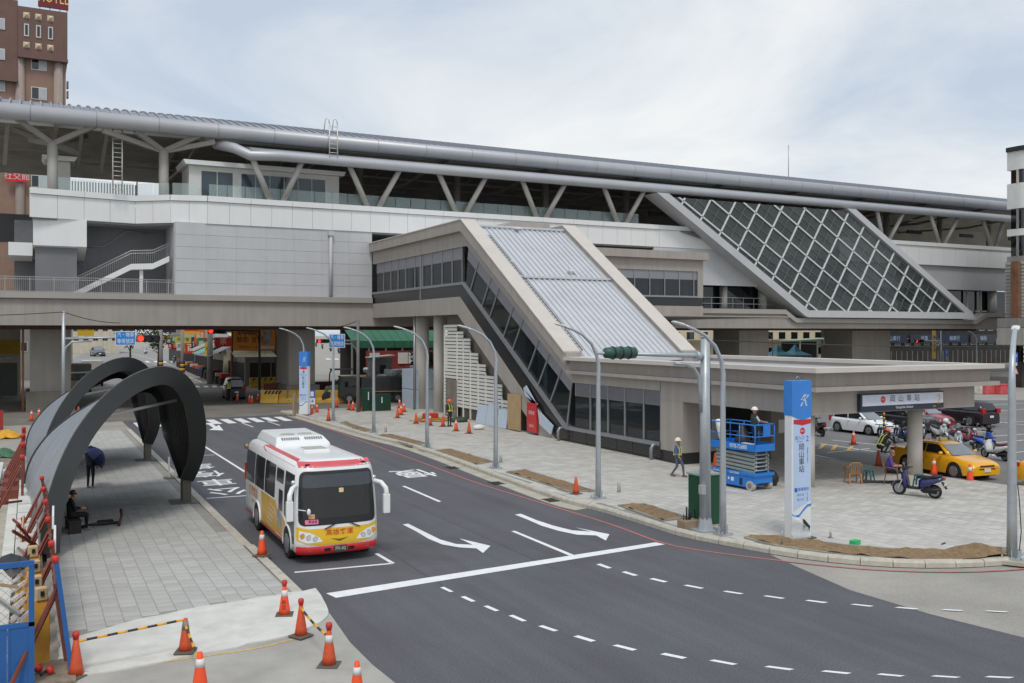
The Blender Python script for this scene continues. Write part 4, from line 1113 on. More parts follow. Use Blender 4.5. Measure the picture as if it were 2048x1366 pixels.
zs = [0.34, 0.62, 1.0, 1.5, 2.0, 2.45, 2.68, 2.82, 2.92, 2.975, 3.0]
ins = [0.02, 0.0, 0.0, 0.0, 0.02, 0.055, 0.085, 0.125, 0.20, 0.32, 0.6]
def interp(z, tab):
    for (z0, a), (z1, b) in zip(tab, tab[1:]):
        if z <= z1: return a + (b - a) * max(0, (z - z0)) / (z1 - z0)
    return tab[-1][1]
f_tab = [(0.34, 0.03), (0.6, -0.03), (1.0, 0.0), (1.2, 0.03), (2.6, 0.20), (2.82, 0.28), (2.92, 0.38), (2.975, 0.52), (3.0, 0.8)]
i_tab = list(zip(zs, ins))
hw = lambda z: BW - interp(z, i_tab)
def front(x, z, off=0.0):
    w = hw(z); t = min(1, abs(x) / w)
    return (x, interp(z, f_tab) + 0.05 * t * t + 0.24 * t ** 6 - off, z)
def left(y, z, off=0.0): return (-hw(z) - off, y, z)
def right(y, z, off=0.0): return (hw(z) + off, y, z)
def plan(z):
    w = hw(z); pts = []
    for k in range(17):
        x = -w + 2 * w * k / 16; pts.append(front(x, z))
    rr = 0.22; yr = BL - interp(z, [(0.34, 0.0), (2.6, 0.06), (2.9, 0.2), (3.0, 0.7)])
    for k in range(5): a = R(90 * k / 4); pts.append((w - rr + rr * math.cos(a), yr - rr + rr * math.sin(a), z))
    for k in range(5): a = R(90 + 90 * k / 4); pts.append((-w + rr + rr * math.cos(a), yr - rr + rr * math.sin(a), z))
    return pts
part(bus, 'body', MB().loft([plan(z) for z in zs], True, True, True), B_W)
ws = part(bus, 'windshield', patch(rrect(-1.17, 1.17, 1.13, 2.70, 0.16), lambda u, v: front(u * hw(v) / BW, v, 0.008), 0.1, 0.2), B_G)
part(ws, 'visor_band', patch(rrect(-1.08, 1.08, 2.22, 2.60, 0.08), lambda u, v: front(u * hw(v) / BW, v, 0.013), 0.1, 0.2), B_G2)
part(ws, 'dashboard', patch(rrect(-1.12, 1.12, 1.16, 1.34, 0.06), lambda u, v: front(u, v, 0.013), 0.1, 0.2), M_blkp)
part(ws, 'route_sticker', patch(rrect(-1.0, -0.62, 1.18, 1.31, 0.02), lambda u, v: front(u, v, 0.017), 0.1, 0.2), mat('pink_sticker', (230, 128, 160), 0.5))
part(ws, 'sticker', patch(rrect(0.02, 0.16, 2.05, 2.18, 0.02), lambda u, v: front(u, v, 0.017), 0, 0), mat('cream_sticker', (226, 200, 150), 0.5))
part(ws, 'sticker', patch(rrect(-0.9, -0.72, 1.33, 1.47, 0.02), lambda u, v: front(u, v, 0.017), 0, 0), mat('tan_sticker', (206, 160, 120), 0.5))
part(ws, 'lettering', MB().text('高雄客', 0.09, lambda u, v: front(-0.78 + u, 1.245 + v, 0.021)), M_blkp)
pan = [(-1.22, 1.10), (-0.9, 1.04), (0.9, 1.04), (1.22, 1.10), (1.235, 0.72), (1.0, 0.62), (0.6, 0.56), (0, 0.54), (-0.6, 0.56), (-1.0, 0.62), (-1.235, 0.72)]
yp = part(bus, 'front_panel', patch(pan, lambda u, v: front(u, v, 0.007), 0.1, 0.15), B_Y)
part(yp, 'lettering', MB().text('高雄客運', 0.21, lambda u, v: front(u, 0.90 + v * 0.9, 0.012), bold=0.0015), mat('print_red', (206, 52, 36), 0.5))
part(yp, 'grille', patch([(-0.28, 0.74), (0, 0.64), (0.28, 0.74), (0, 0.705)], lambda u, v: front(u, v, 0.013), 0.1, 0), mat('dark_gold', (110, 88, 22), 0.5))
for s in (-1, 1):
    pod = [(s * 0.5, 0.66), (s * 0.62, 0.80), (s * 0.85, 0.93), (s * 1.16, 1.0), (s * 1.17, 0.72), (s * 0.95, 0.64)]
    pd = part(bus, 'headlight_pod', patch(pod, lambda u, v: front(u, v, 0.014), 0.1, 0.1), B_W)
    for k, (x, z, m) in enumerate(((0.72, 0.755, M_lens), (0.90, 0.80, M_lens), (1.06, 0.85, M_amber))):
        c = front(s * x, z, 0.0)
        part(pd, 'headlight', MB().cyl((c[0], c[1] + 0.05, c[2]), (c[0] + s * 0.005, c[1] - 0.035, c[2]), 0.068, 0.06, 14), m)
        part(pd, 'headlight_ring', MB().cyl((c[0], c[1] + 0.05, c[2]), (c[0], c[1] - 0.022, c[2]), 0.082, 0.08, 14), M_chrome)
    c = front(s * 0.86, 0.42, 0)
    part(bus, 'fog_lamp', MB().cyl((c[0], c[1] + 0.05, c[2]), (c[0], c[1] - 0.02, c[2]), 0.05, n=10).cyl((c[0] - s * 0.14, c[1] + 0.05, c[2]), (c[0] - s * 0.14, c[1] - 0.035, c[2]), 0.05, n=10), mat('smoked_lens', (110, 104, 104), 0.2))
    part(bus, 'bumper_intake', patch(rrect(min(s * 0.26, s * 0.46), max(s * 0.26, s * 0.46), 0.36, 0.46, 0.04), lambda u, v: front(u, v, 0.03), 0.1, 0), M_blkp)
bp = MB()
bp.loft([[front(-1.23 + 2.46 * k / 20, z, o) for k in range(21)] for z, o in ((0.28, -0.05), (0.29, 0.015), (0.38, 0.025), (0.50, 0.02), (0.53, -0.01))], False, False, True)
part(bus, 'bumper', bp, B_R)
plt = part(bus, 'number_plate', MB().cbox((0.02, front(0, 0.47)[1] - 0.03, 0.42), (0.40, 0.02, 0.17)), mat('plate_green', (28, 74, 54), 0.4))
part(plt, 'lettering', MB().text('771-V2', 0.14, lambda u, v: (0.02 + u * 0.8, front(0, 0.47)[1] - 0.043, 0.42 + v), bold=0.0), M_white)
for x, a in ((-0.45, 0.3), (0.62, -0.28)):
    p0 = front(x, 1.02, 0.03); p1 = front(x + a * 0.95, 1.14, 0.035)
    part(bus, 'wiper', MB().bar(p0, p1, 0.025).bar(front(x + a * 0.4, 1.06, 0.04), front(x + a * 1.2, 1.17, 0.03), 0.02), M_blkp)
# left side: windows, door, printed panels
for y0, y1, z0, z1 in ((2.98, 4.50, 1.52, 2.58), (4.58, 6.08, 1.52, 2.58), (6.16, 7.66, 1.52, 2.58)):
    part(bus, 'window', patch(rrect(y0, y1, z0, z1, 0.07), lambda u, v: left(u, v, 0.006), 0, 0.2), B_G)
dwp = [(0.55, 2.58), (1.70, 2.58), (1.70, 1.25), (1.45, 1.15), (1.1, 0.86), (0.75, 0.55), (0.42, 0.56), (0.40, 1.3)]
part(bus, 'driver_window', patch(dwp, lambda u, v: left(u, v, 0.006) if u > 0.32 else left(u, v, 0.006), 0.2, 0.2), B_G)
dr = part(bus, 'door', patch(rrect(1.78, 2.9, 0.42, 2.60, 0.05), lambda u, v: left(u, v, 0.007), 0, 0.2), B_W)
part(dr, 'window', patch(rrect(1.86, 2.82, 2.12, 2.54, 0.05), lambda u, v: left(u, v, 0.012), 0, 0.2), B_G)
part(dr, 'window', patch(rrect(1.86, 2.40, 1.28, 1.92, 0.05), lambda u, v: left(u, v, 0.012), 0, 0.2), B_G)
part(dr, 'yellow_print', patch([(1.80, 0.5), (2.88, 0.5), (2.88, 1.5), (2.5, 1.24), (1.80, 1.12)], lambda u, v: left(u, v, 0.010), 0, 0.2), mat('door_orange', (226, 168, 40), 0.35, var=0.08, scale=2, coat=0.2))
ypl = [(2.92, 0.42), (5.0, 0.42), (5.0, 1.47), (2.92, 1.47)]
part(bus, 'printed_panel', patch(ypl, lambda u, v: left(u, v, 0.005), 0, 0.2), mat('panel_yellow', (216, 172, 62), 0.4, var=0.12, scale=1.2, coat=0.2))
part(bus, 'printed_panel', patch([(1.25, 0.6), (1.77, 0.42), (1.77, 1.1), (1.5, 1.0)], lambda u, v: left(u, v, 0.005), 0, 0.2), mat('panel_yellow', (216, 172, 62)))
# a round picture of a building printed on the side, and the slanting white lines under it
part(bus, 'printed_picture', patch([(2.30 + 0.34 * math.cos(a * 0.5236) , 0.98 + 0.33 * math.sin(a * 0.5236)) for a in range(12)], lambda u, v: left(u, v, 0.014), 0, 0), mat('picture_grey', (150, 154, 156), 0.5, var=0.5, scale=5))
pl_ = MB()
for k in range(5): patch([(3.0 + k * 0.1, 1.2 - k * 0.16), (3.7 + k * 0.1, 1.28 - k * 0.16), (3.7 + k * 0.1, 1.25 - k * 0.16), (3.0 + k * 0.1, 1.17 - k * 0.16)], lambda u, v: left(u, v, 0.012), 0, 0, pl_)
patch([(1.9, 0.56), (3.0, 1.25), (3.05, 1.22), (1.95, 0.53)], lambda u, v: left(u, v, 0.013), 0, 0, pl_)
part(bus, 'printed_lines', pl_, M_white)
tx = MB()
tx.text('健康樂活', 0.36, lambda u, v: left(6.3 - u, 1.22 + v, 0.008), bold=0.008)
tx.text('高雄都會公園', 0.14, lambda u, v: left(6.2 - u, 0.9 + v, 0.008))
part(bus, 'lettering', tx, B_O)
part(bus, 'side_skirt', patch([(1.6, 0.36), (5.1, 0.36), (5.1, 0.44), (1.6, 0.44)], lambda u, v: left(u, v, 0.012), 0, 0).add([left(6.2, 0.36, 0.012), left(7.7, 0.36, 0.012), left(7.7, 0.44, 0.012), left(6.2, 0.44, 0.012)], [(0, 1, 2, 3)]), B_R)
part(bus, 'rear_lamp_strip', MB().cbox((-BW + 0.02, BL - 0.12, 1.75), (0.08, 0.12, 0.62)), M_redl)
for s, fn in ((1, right),):
    for y0, y1 in ((1.2, 2.7), (2.8, 4.4), (4.5, 6.0), (6.1, 7.6)):
        part(bus, 'window', patch(rrect(y0, y1, 1.5, 2.58, 0.07), lambda u, v: right(u, v, 0.006), 0, 0.2), B_G)
for y in (1.22, 5.66):
    for s in (-1, 1):
        part(bus, 'wheel_arch', MB().loft([[(s * (BW + dx_), y + rr * math.cos(R(a)), max(0.33, 0.46 + rr * math.sin(R(a)))) for a in range(-20, 201, 11)] for dx_, rr in ((0.004, 0.52), (0.012, 0.50), (0.012, 0.0))], False, False), M_blkp)
        part(bus, 'arch_trim', MB().tube([(s * (BW + 0.01), y + 0.53 * math.cos(R(a)), 0.46 + 0.53 * math.sin(R(a))) for a in range(-14, 195, 12)], 0.035, 6), B_W)
        wheel(bus, (s * (BW - 0.12), y, 0.45), 0.45, 0.29, s, 0)
# roof: red edge, air conditioning unit, hatch
rd_ = MB()
def roof_pt(x, y):
    z = interp(abs(x), [(0.0, 3.003), (0.65, 3.0), (0.93, 2.978), (1.05, 2.925), (1.125, 2.825), (1.165, 2.685), (1.2, 2.5)]); return (x, y, z + 0.008)
def strip_roof(pts_in, pts_out): rd_.loft([[roof_pt(*p) for p in pts_in], [roof_pt(*((a[0] + b[0]) / 2 for a, b in ((p, q),)), (p[1] + q[1]) / 2) if False else roof_pt((p[0] + q[0]) / 2, (p[1] + q[1]) / 2) for p, q in zip(pts_in, pts_out)], [roof_pt(*p) for p in pts_out]], False, False, True)
for s in (-1, 1):
    strip_roof([(s * 0.98, 5.4), (s * 0.93, 5.0), (s * 0.92, 3), (s * 0.92, 1.0)], [(s * 1.08, 5.5), (s * 1.13, 5.0), (s * 1.135, 3), (s * 1.135, 0.75)])
part(bus, 'roof_stripe', rd_, B_R2)
part(bus, 'roof_stripe', MB().loft([[front(-1.1 + 2.2 * k / 16, z, 0.008) for k in range(17)] for z in (2.80, 2.86, 2.92, 2.955)], False, False, True), B_R2)
for s in (-0.85, 0.85):
    c = front(s, 2.88, 0.02); part(bus, 'marker_lamp', MB().cbox(c, (0.14, 0.05, 0.04)), M_blkp)
acp = [(-0.92, 4.3, 2.98), (-0.92, 7.2, 2.98), (0.92, 7.2, 2.98), (0.92, 4.3, 2.98)]
ac = part(bus, 'air_conditioner', MB().loft([[(-0.95, 4.25, 2.97), (0.95, 4.25, 2.97), (0.95, 7.3, 2.97), (-0.95, 7.3, 2.97)], [(-0.90, 4.33, 3.09), (0.90, 4.33, 3.09), (0.90, 7.25, 3.09), (-0.90, 7.25, 3.09)], [(-0.78, 4.75, 3.27), (0.78, 4.75, 3.27), (0.80, 7.1, 3.30), (-0.80, 7.1, 3.30)]]), B_W, bevel=0.05)
gv = MB()
for k in range(18):
    if k in (8, 9): continue
    x = -0.66 + k * 0.078
    gv.prism([(4.50, 3.165), (4.66, 3.235), (4.655, 3.245), (4.495, 3.175)], lambda u, v, t: (t, u, v), x, x + 0.035)
part(ac, 'vent_slot', gv, M_blkp)
for x in (-0.3, 0.3): part(ac, 'fan_cover', MB().cyl((x, 5.3, 3.26), (x, 5.3, 3.30), 0.24, n=18).cyl((x, 5.3, 3.29), (x, 5.3, 3.31), 0.06, n=8), mat('fan_grey', (170, 168, 160), 0.5))
ht = part(bus, 'roof_hatch', MB().box(-0.42, 0.42, 2.5, 3.4, 2.97, 3.06), B_W, bevel=0.03)
part(ht, 'hatch_top', MB().box(-0.34, 0.34, 2.6, 3.3, 3.061, 3.075), mat('hatch_grey', (176, 172, 160), 0.6, var=0.1))
for s in (-1, 1):
    c = front(s * 1.16, 2.2)
    mr = part(bus, 'mirror', MB().tube([(s * 1.2, 0.42, 2.28), (s * 1.36, 0.20, 2.24), (s * 1.46, 0.06, 2.08), (s * 1.47, 0.03, 1.90)], [0.07, 0.075, 0.08, 0.085], 8).cbox((s * 1.47, 0.03, 1.62), (0.20, 0.15, 0.58)), B_W, bevel=0.02)
part(bus, 'round_mirror', MB().tube([(-1.22, 0.2, 1.62), (-1.0, 0.0, 1.60)], 0.015, 6).sphere((-0.92, -0.02, 1.56), 0.1, 10, 6, (0.6, 0.5, 1)), B_W)
for s in (-1, 1): part(bus, 'marker_knob', MB().sphere((s * 1.24, 0.55, 2.36), 0.075, 10, 6), M_chrome)
part(bus, 'rear_knob', MB().sphere((-1.20, 7.74, 2.66), 0.1, 10, 6), mat('brass_knob', (150, 132, 84), 0.4, metal=0.5))
part(bus, 'seat_row', MB().box(-1.0, -0.5, 3.2, 7.2, 0.9, 1.75).box(0.4, 1.0, 3.2, 7.2, 0.9, 1.75), mat('seat_blue', (60, 66, 92), 0.8))

# ================================================================ curved leaf shelters on the pavement
S_dark = mat('shelter_dark_metal', (52, 54, 54), 0.5, metal=0.1, var=0.08, scale=1.5)
S_in = mat('shelter_ribbed_lining', (40, 39, 38), 0.6, var=0.15, scale=2)
S_rib = mat('shelter_lining_rib', (66, 63, 60), 0.5, var=0.1, scale=2)
S_light = mat('shelter_grey_panel', (158, 165, 172), 0.4, metal=0.35, var=0.08, scale=1)
S_edge = mat('shelter_edge_strip', (196, 198, 198), 0.35, metal=0.5, var=0)
arch_pts = [(0.30, 0.15), (0.36, 0.9), (0.55, 1.8), (0.95, 2.9), (1.55, 3.9), (2.35, 4.75), (3.2, 5.28), (4.05, 5.48), (4.8, 5.25), (5.4, 4.55), (5.78, 3.5), (5.93, 2.4), (5.85, 1.5), (5.62, 0.75)]
arch_pts = [(p.x, p.y) for p in smooth_path(arch_pts, 0.30)]
AN = len(arch_pts)
def arch_frames():
    out = []
    for i, p in enumerate(arch_pts):
        a, b = arch_pts[max(0, i - 1)], arch_pts[min(AN - 1, i + 1)]
        d = Vector((b[0] - a[0], b[1] - a[1])).normalized()
        out.append((Vector(p), Vector((d.y, -d.x))))       # point, inward normal (to the lower right side of travel)
    return out
AF = arch_frames()
yf = lambda i: interp(i / (AN - 1), [(0, -3.4), (0.2, -2.6), (0.5, -0.6), (0.75, 1.6), (1, 4.1)])     # near edge
yb = lambda i: interp(i / (AN - 1), [(0, 8.0), (0.2, 8.4), (0.35, 8.0), (0.5, 7.8), (0.6, 8.4), (0.7, 9.8), (0.8, 11.4), (0.88, 11.2), (0.95, 8.4), (1, 5.2)])  # far edge
def shelter(origin, label):
    sh = thing('leaf_shelter', label, 'shelter', origin, 0.0, 'curved shelters on the pavement')
    def pt(i, t, d):                            # the shell narrows and sinks towards its far edge
        q_ = max(0.0, min(1.0, (i / (AN - 1) - 0.06) / 0.40)); q_ = q_ * q_ * (3 - 2 * q_); tt = max(0.0, min(1.0, t)); s_ = 1 - 0.15 * tt * q_; x_, z_ = AF[i][0].x + AF[i][1].x * d, AF[i][0].y + AF[i][1].y * d
        return (5.7 + (x_ - 5.7) * s_ - 3.0 - 0.5 * tt * (1 - q_), yf(i) + (yb(i) - yf(i)) * t, max(0.06, z_ * s_))
    for k in range(6):                          # outer panels, strip by strip along the arch
        t0, t1 = (k + 0.02) / 6, (k + 0.98) / 6
        part(sh, 'roof_panel', MB().loft([[pt(i, t0, 0.0), pt(i, t1, 0.0), pt(i, t1, 0.05), pt(i, t0, 0.05)] for i in range(AN)], True, True, False), S_light)
    part(sh, 'lining', MB().loft([[pt(i, 0.01, 0.07), pt(i, 0.99, 0.07), pt(i, 0.99, 0.16), pt(i, 0.01, 0.16)] for i in range(AN)], True, True, True), S_in)
    for k in range(20):
        t = 0.03 + 0.94 * k / 19
        part(sh, 'lining_rib', MB().loft([[pt(i, t - 0.006, 0.165), pt(i, t + 0.006, 0.165), pt(i, t + 0.006, 0.22), pt(i, t - 0.006, 0.22)] for i in range(AN)], True, True, False), S_rib)
    wd = lambda i: interp(i / (AN - 1), [(0, 0.5), (0.3, 0.5), (0.55, 0.58), (0.8, 0.6), (1, 0.42)])
    def rim(t, s, name):
        rg = []
        for i in range(AN):
            a, b, y = pt(i, t, -0.05), pt(i, t, wd(i)), pt(i, t, 0)[1]
            rg.append([(a[0], y - 0.12 * s, a[2]), (b[0], y - 0.02 * s, b[2]), (b[0], y + 0.10 * s, b[2]), (a[0], y + 0.16 * s, a[2])])
        rm_ = MB()
        for q in range(4): rm_.loft([[g[q], g[(q + 1) % 4]] for g in rg], False, False, True)
        rm_.add(rg[0], [(0, 1, 2, 3)]).add(rg[-1], [(0, 1, 2, 3)])
        part(sh, name, rm_, S_dark)
    rim(0.0, 1, 'front_rim'); rim(1.0, -1, 'rear_rim')
    part(sh, 'edge_strip', MB().loft([[(pt(i, 0, -0.06)[0], pt(i, 0, 0)[1] + 0.17, pt(i, 0, -0.06)[2]), (pt(i, 0, -0.06)[0], pt(i, 0, 0)[1] + 0.23, pt(i, 0, -0.06)[2]), (pt(i, 0, 0.02)[0], pt(i, 0, 0)[1] + 0.23, pt(i, 0, 0.02)[2])] for i in range(AN - 12)], True, True), S_edge)
    for x, y in ((2.5, 4.2), (2.5, 4.75), (-2.75, -2.6), (-2.75, 2.4)):
        part(sh, 'leg', MB().prism([(x - 0.16, y - 0.05), (x + 0.16, y - 0.05), (x + 0.16, y + 0.05), (x - 0.16, y + 0.05)], lambda u, v, t: (u, v, t), 0.0, 0.9 if x > 0 else 0.5), mat('leg_steel', (104, 100, 92), 0.5, metal=0.3, var=0.1))
    part(sh, 'base_plate', MB().box(1.9, 2.95, 3.9, 5.1, 0.0, 0.02), mat('plate_dark', (110, 108, 102), 0.7))
    part(sh, 'tie_beam', MB().bar((-1.5, 2.5, 3.5), (2.0, 3.4, 4.1), 0.1), S_edge)
    return sh
shelter((3.0, 34.4, LZ), 'nearer of the two dark leaf-shaped arched shelters on the grey pavement')
shelter((3.0, 48.0, LZ), 'farther of the two dark leaf-shaped arched shelters on the grey pavement')

# ================================================================ street lamps, signal mast, totems
M_galv = mat('lamp_galvanised', (178, 184, 188), 0.42, metal=0.45, var=0.08, scale=3)
def lamp_proto():
    o = thing('street_lamp', '', 'street lamp', (0, 0, 0), 0.0, 'curved street lamps along the kerb')
    part(o, 'pole', MB().tube([(0, 0, 0.05), (0, 0, 1.2), (0.0, 0, 4.6), (0.02, 0, 5.3), (-0.07, 0, 5.75), (-0.32, 0, 6.22), (-0.75, 0, 6.58), (-1.2, 0, 6.78), (-1.55, 0, 6.90)], [0.12, 0.11, 0.085, 0.078, 0.07, 0.065, 0.06, 0.055, 0.05], 12), M_galv)
    part(o, 'lamp_head', MB().loft([[(x, w * math.cos(a * 0.6283), z + h * math.sin(a * 0.6283)) for a in range(10)] for x, z, w, h in ((-1.5, 6.89, 0.05, 0.04), (-1.6, 6.92, 0.10, 0.05), (-1.95, 7.0, 0.10, 0.045), (-2.05, 7.02, 0.06, 0.02))], True, True, True), mat('lamp_white', (214, 216, 214), 0.4))
    part(o, 'base_plate', MB().box(-0.24, 0.24, -0.24, 0.24, 0.0, 0.05).box(-0.012, 0.012, -0.2, 0.2, 0.05, 0.3).box(-0.2, 0.2, -0.012, 0.012, 0.05, 0.3), M_galv)
    for sx in (-1, 1):
        for sy in (-1, 1): part(o, 'bolt', MB().cyl((sx * 0.2, sy * 0.2, 0.05), (sx * 0.2, sy * 0.2, 0.14), 0.02, n=6), M_galv)
    part(o, 'footing', MB().box(-0.4, 0.4, -0.4, 0.4, -0.1, 0.0), M_gutter)
    return o
lp = lamp_proto()
lamp_lab = ['street lamp beside the green cabinet and the signal mast', 'street lamp beside the cone in front of the black windowed wall', 'street lamp in front of the white slatted screen and the leaning boards', 'street lamp in front of the board-wrapped column', 'street lamp in front of the far green cabinets', 'street lamp next behind the bus roof, nearest to the arrow board', 'farthest street lamp of the row, at the far blue and white totem']
lamp_y = [24.2, 31.8, 41.1, 50.0, 59.4, 68.7, 77.3]
for k, y in enumerate(lamp_y):
    o = lp if k == 0 else copy_tree(lp)
    o.location = (20.3, y, PZ); o['label'] = lamp_lab[k]
    o.rotation_euler = (0, 0, random.uniform(-0.04, 0.04))
bx_, by_ = G(2024, 1117, PZ)
o = copy_tree(lp); o.location = (bx_, by_, PZ); o.rotation_euler = (0, 0, R(212)); o.scale = (1.25, 1.25, 0.98)
o['label'] = 'thick street lamp on the corner by the soil mound, cable down its side'
part(o, 'cable', MB().tube([(0.1, 0.12, 2.3), (0.16, 0.16, 1.8), (0.2, 0.2, 0.9), (0.12, 0.16, 0.3)], 0.012, 5), M_blkp)
# signal mast, its head still wrapped in green sheeting
mx, my = 20.25, 25.05
ms_ = thing('signal_mast', 'thick grey signal mast with a long arm and a green-wrapped signal', 'traffic signal', (mx, my, PZ))
part(ms_, 'pole', MB().tube([(0, 0, 0.05), (0, 0, 6.52)], [0.20, 0.15], 16), M_galv)
part(ms_, 'pole_cap', MB().sphere((0, 0, 6.5), 0.17, 12, 5, (1, 1, 0.6), 0.0), M_galv)
part(ms_, 'base_plate', MB().box(-0.45, 0.45, -0.4, 0.4, 0.0, 0.05).lathe([(0.27, 0.05), (0.19, 0.5)], 8, (0, 0, 0), False), M_galv)
ax_ = FY(1240, 708, my)[0] - mx
part(ms_, 'arm', MB().tube([(-0.1, 0, 5.85), (-0.5, 0, 5.9), (ax_ - 0.9, 0, 6.02)], [0.11, 0.09, 0.05], 10), M_galv)
part(ms_, 'arm_clamp', MB().cyl((-0.42, 0, 5.89), (-0.16, 0, 5.86), 0.2, 0.12, 8), M_galv)
wr = part(ms_, 'wrapped_signal', MB().loft([[(ax_ + u, r_ * math.cos(a * 0.6283), 6.02 + r_ * math.sin(a * 0.6283)) for a in range(10)] for u, r_ in ((-0.62, 0.05), (-0.56, 0.17), (-0.3, 0.20), (-0.28, 0.19), (0, 0.2), (0.02, 0.19), (0.32, 0.2), (0.56, 0.19), (0.66, 0.06))], True, True, True), mat('green_wrap', (44, 84, 70), 0.5, var=0.25, scale=6))
for u in (-0.3, 0, 0.3): part(wr, 'strap', MB().cyl((ax_ + u, 0, 6.02), (ax_ + u + 0.04, 0, 6.02), 0.215, n=12), M_blkp)
part(ms_, 'side_arm', MB().tube([(-0.17, 0, 4.0), (-0.2, 0, 4.7), (-0.28, 0, 5.2), (-0.5, 0, 5.5), (-0.85, 0, 5.62), (-1.3, 0, 5.64)], 0.065, 10), M_galv)
part(ms_, 'cable', MB().tube([(0.17, -0.02, 5.9), (0.19, -0.05, 4.5), (0.21, -0.06, 3.4)], 0.02, 5), M_blkp)
part(ms_, 'meter_box', MB().box(-0.28, -0.12, -0.2, 0.0, 1.25, 1.55), mat('box_grey', (170, 172, 172), 0.5))
part(ms_, 'green_pipe', MB().tube([(0.13, 0.1, 3.4), (0.13, 0.1, 2.2)], 0.025, 5), mat('conduit_grey', (140, 142, 142), 0.5))
# green cabinet behind the poles, concrete pull box
cbx, cby = G(1400, 1056, PZ)
cab = thing('electrical_cabinet', 'tall dark green electrical cabinet behind the signal mast', 'cabinet', (cbx + 0.45, cby + 0.35, PZ))
M_green = mat('cabinet_green', (24, 76, 50), 0.45, var=0.08)
part(cab, 'housing', MB().box(-0.42, 0.42, -0.33, 0.33, 0.06, 1.76), M_green, bevel=0.01)
part(cab, 'top', MB().box(-0.46, 0.46, -0.37, 0.37, 1.761, 1.82), mat('cabinet_top', (150, 168, 156), 0.5))
part(cab, 'door', MB().box(-0.36, 0.36, -0.345, -0.331, 0.15, 1.68).box(-0.435, -0.421, -0.28, 0.28, 0.15, 1.68), M_green)
part(cab, 'plinth', MB().box(-0.45, 0.45, -0.36, 0.36, 0.0, 0.058), M_gutter)
px_, py_ = G(1398, 1055, PZ)
pb = thing('pull_box', 'brown concrete block with conduit stubs beside the signal mast', 'pull box', (px_ - 0.35, py_ + 0.05, PZ))
part(pb, 'block', MB().box(-0.35, 0.35, -0.2, 0.25, 0, 0.28), mat('brown_concrete', (150, 130, 112), 0.9, var=0.1), bevel=0.01)
for x, h in ((-0.1, 0.62), (0.0, 0.55), (-0.22, 0.4)): part(pb, 'conduit', MB().cyl((x, 0.05, 0.28), (x, 0.05, h + 0.1), 0.03 if h > 0.5 else 0.015, n=8), M_blkp)
part(pb, 'cable_loop', MB().tube([(0.05, 0.05, 0.28), (0.1, 0.05, 0.6), (0.22, 0.05, 0.62), (0.28, 0.05, 0.3)], 0.02, 6), M_blkp)

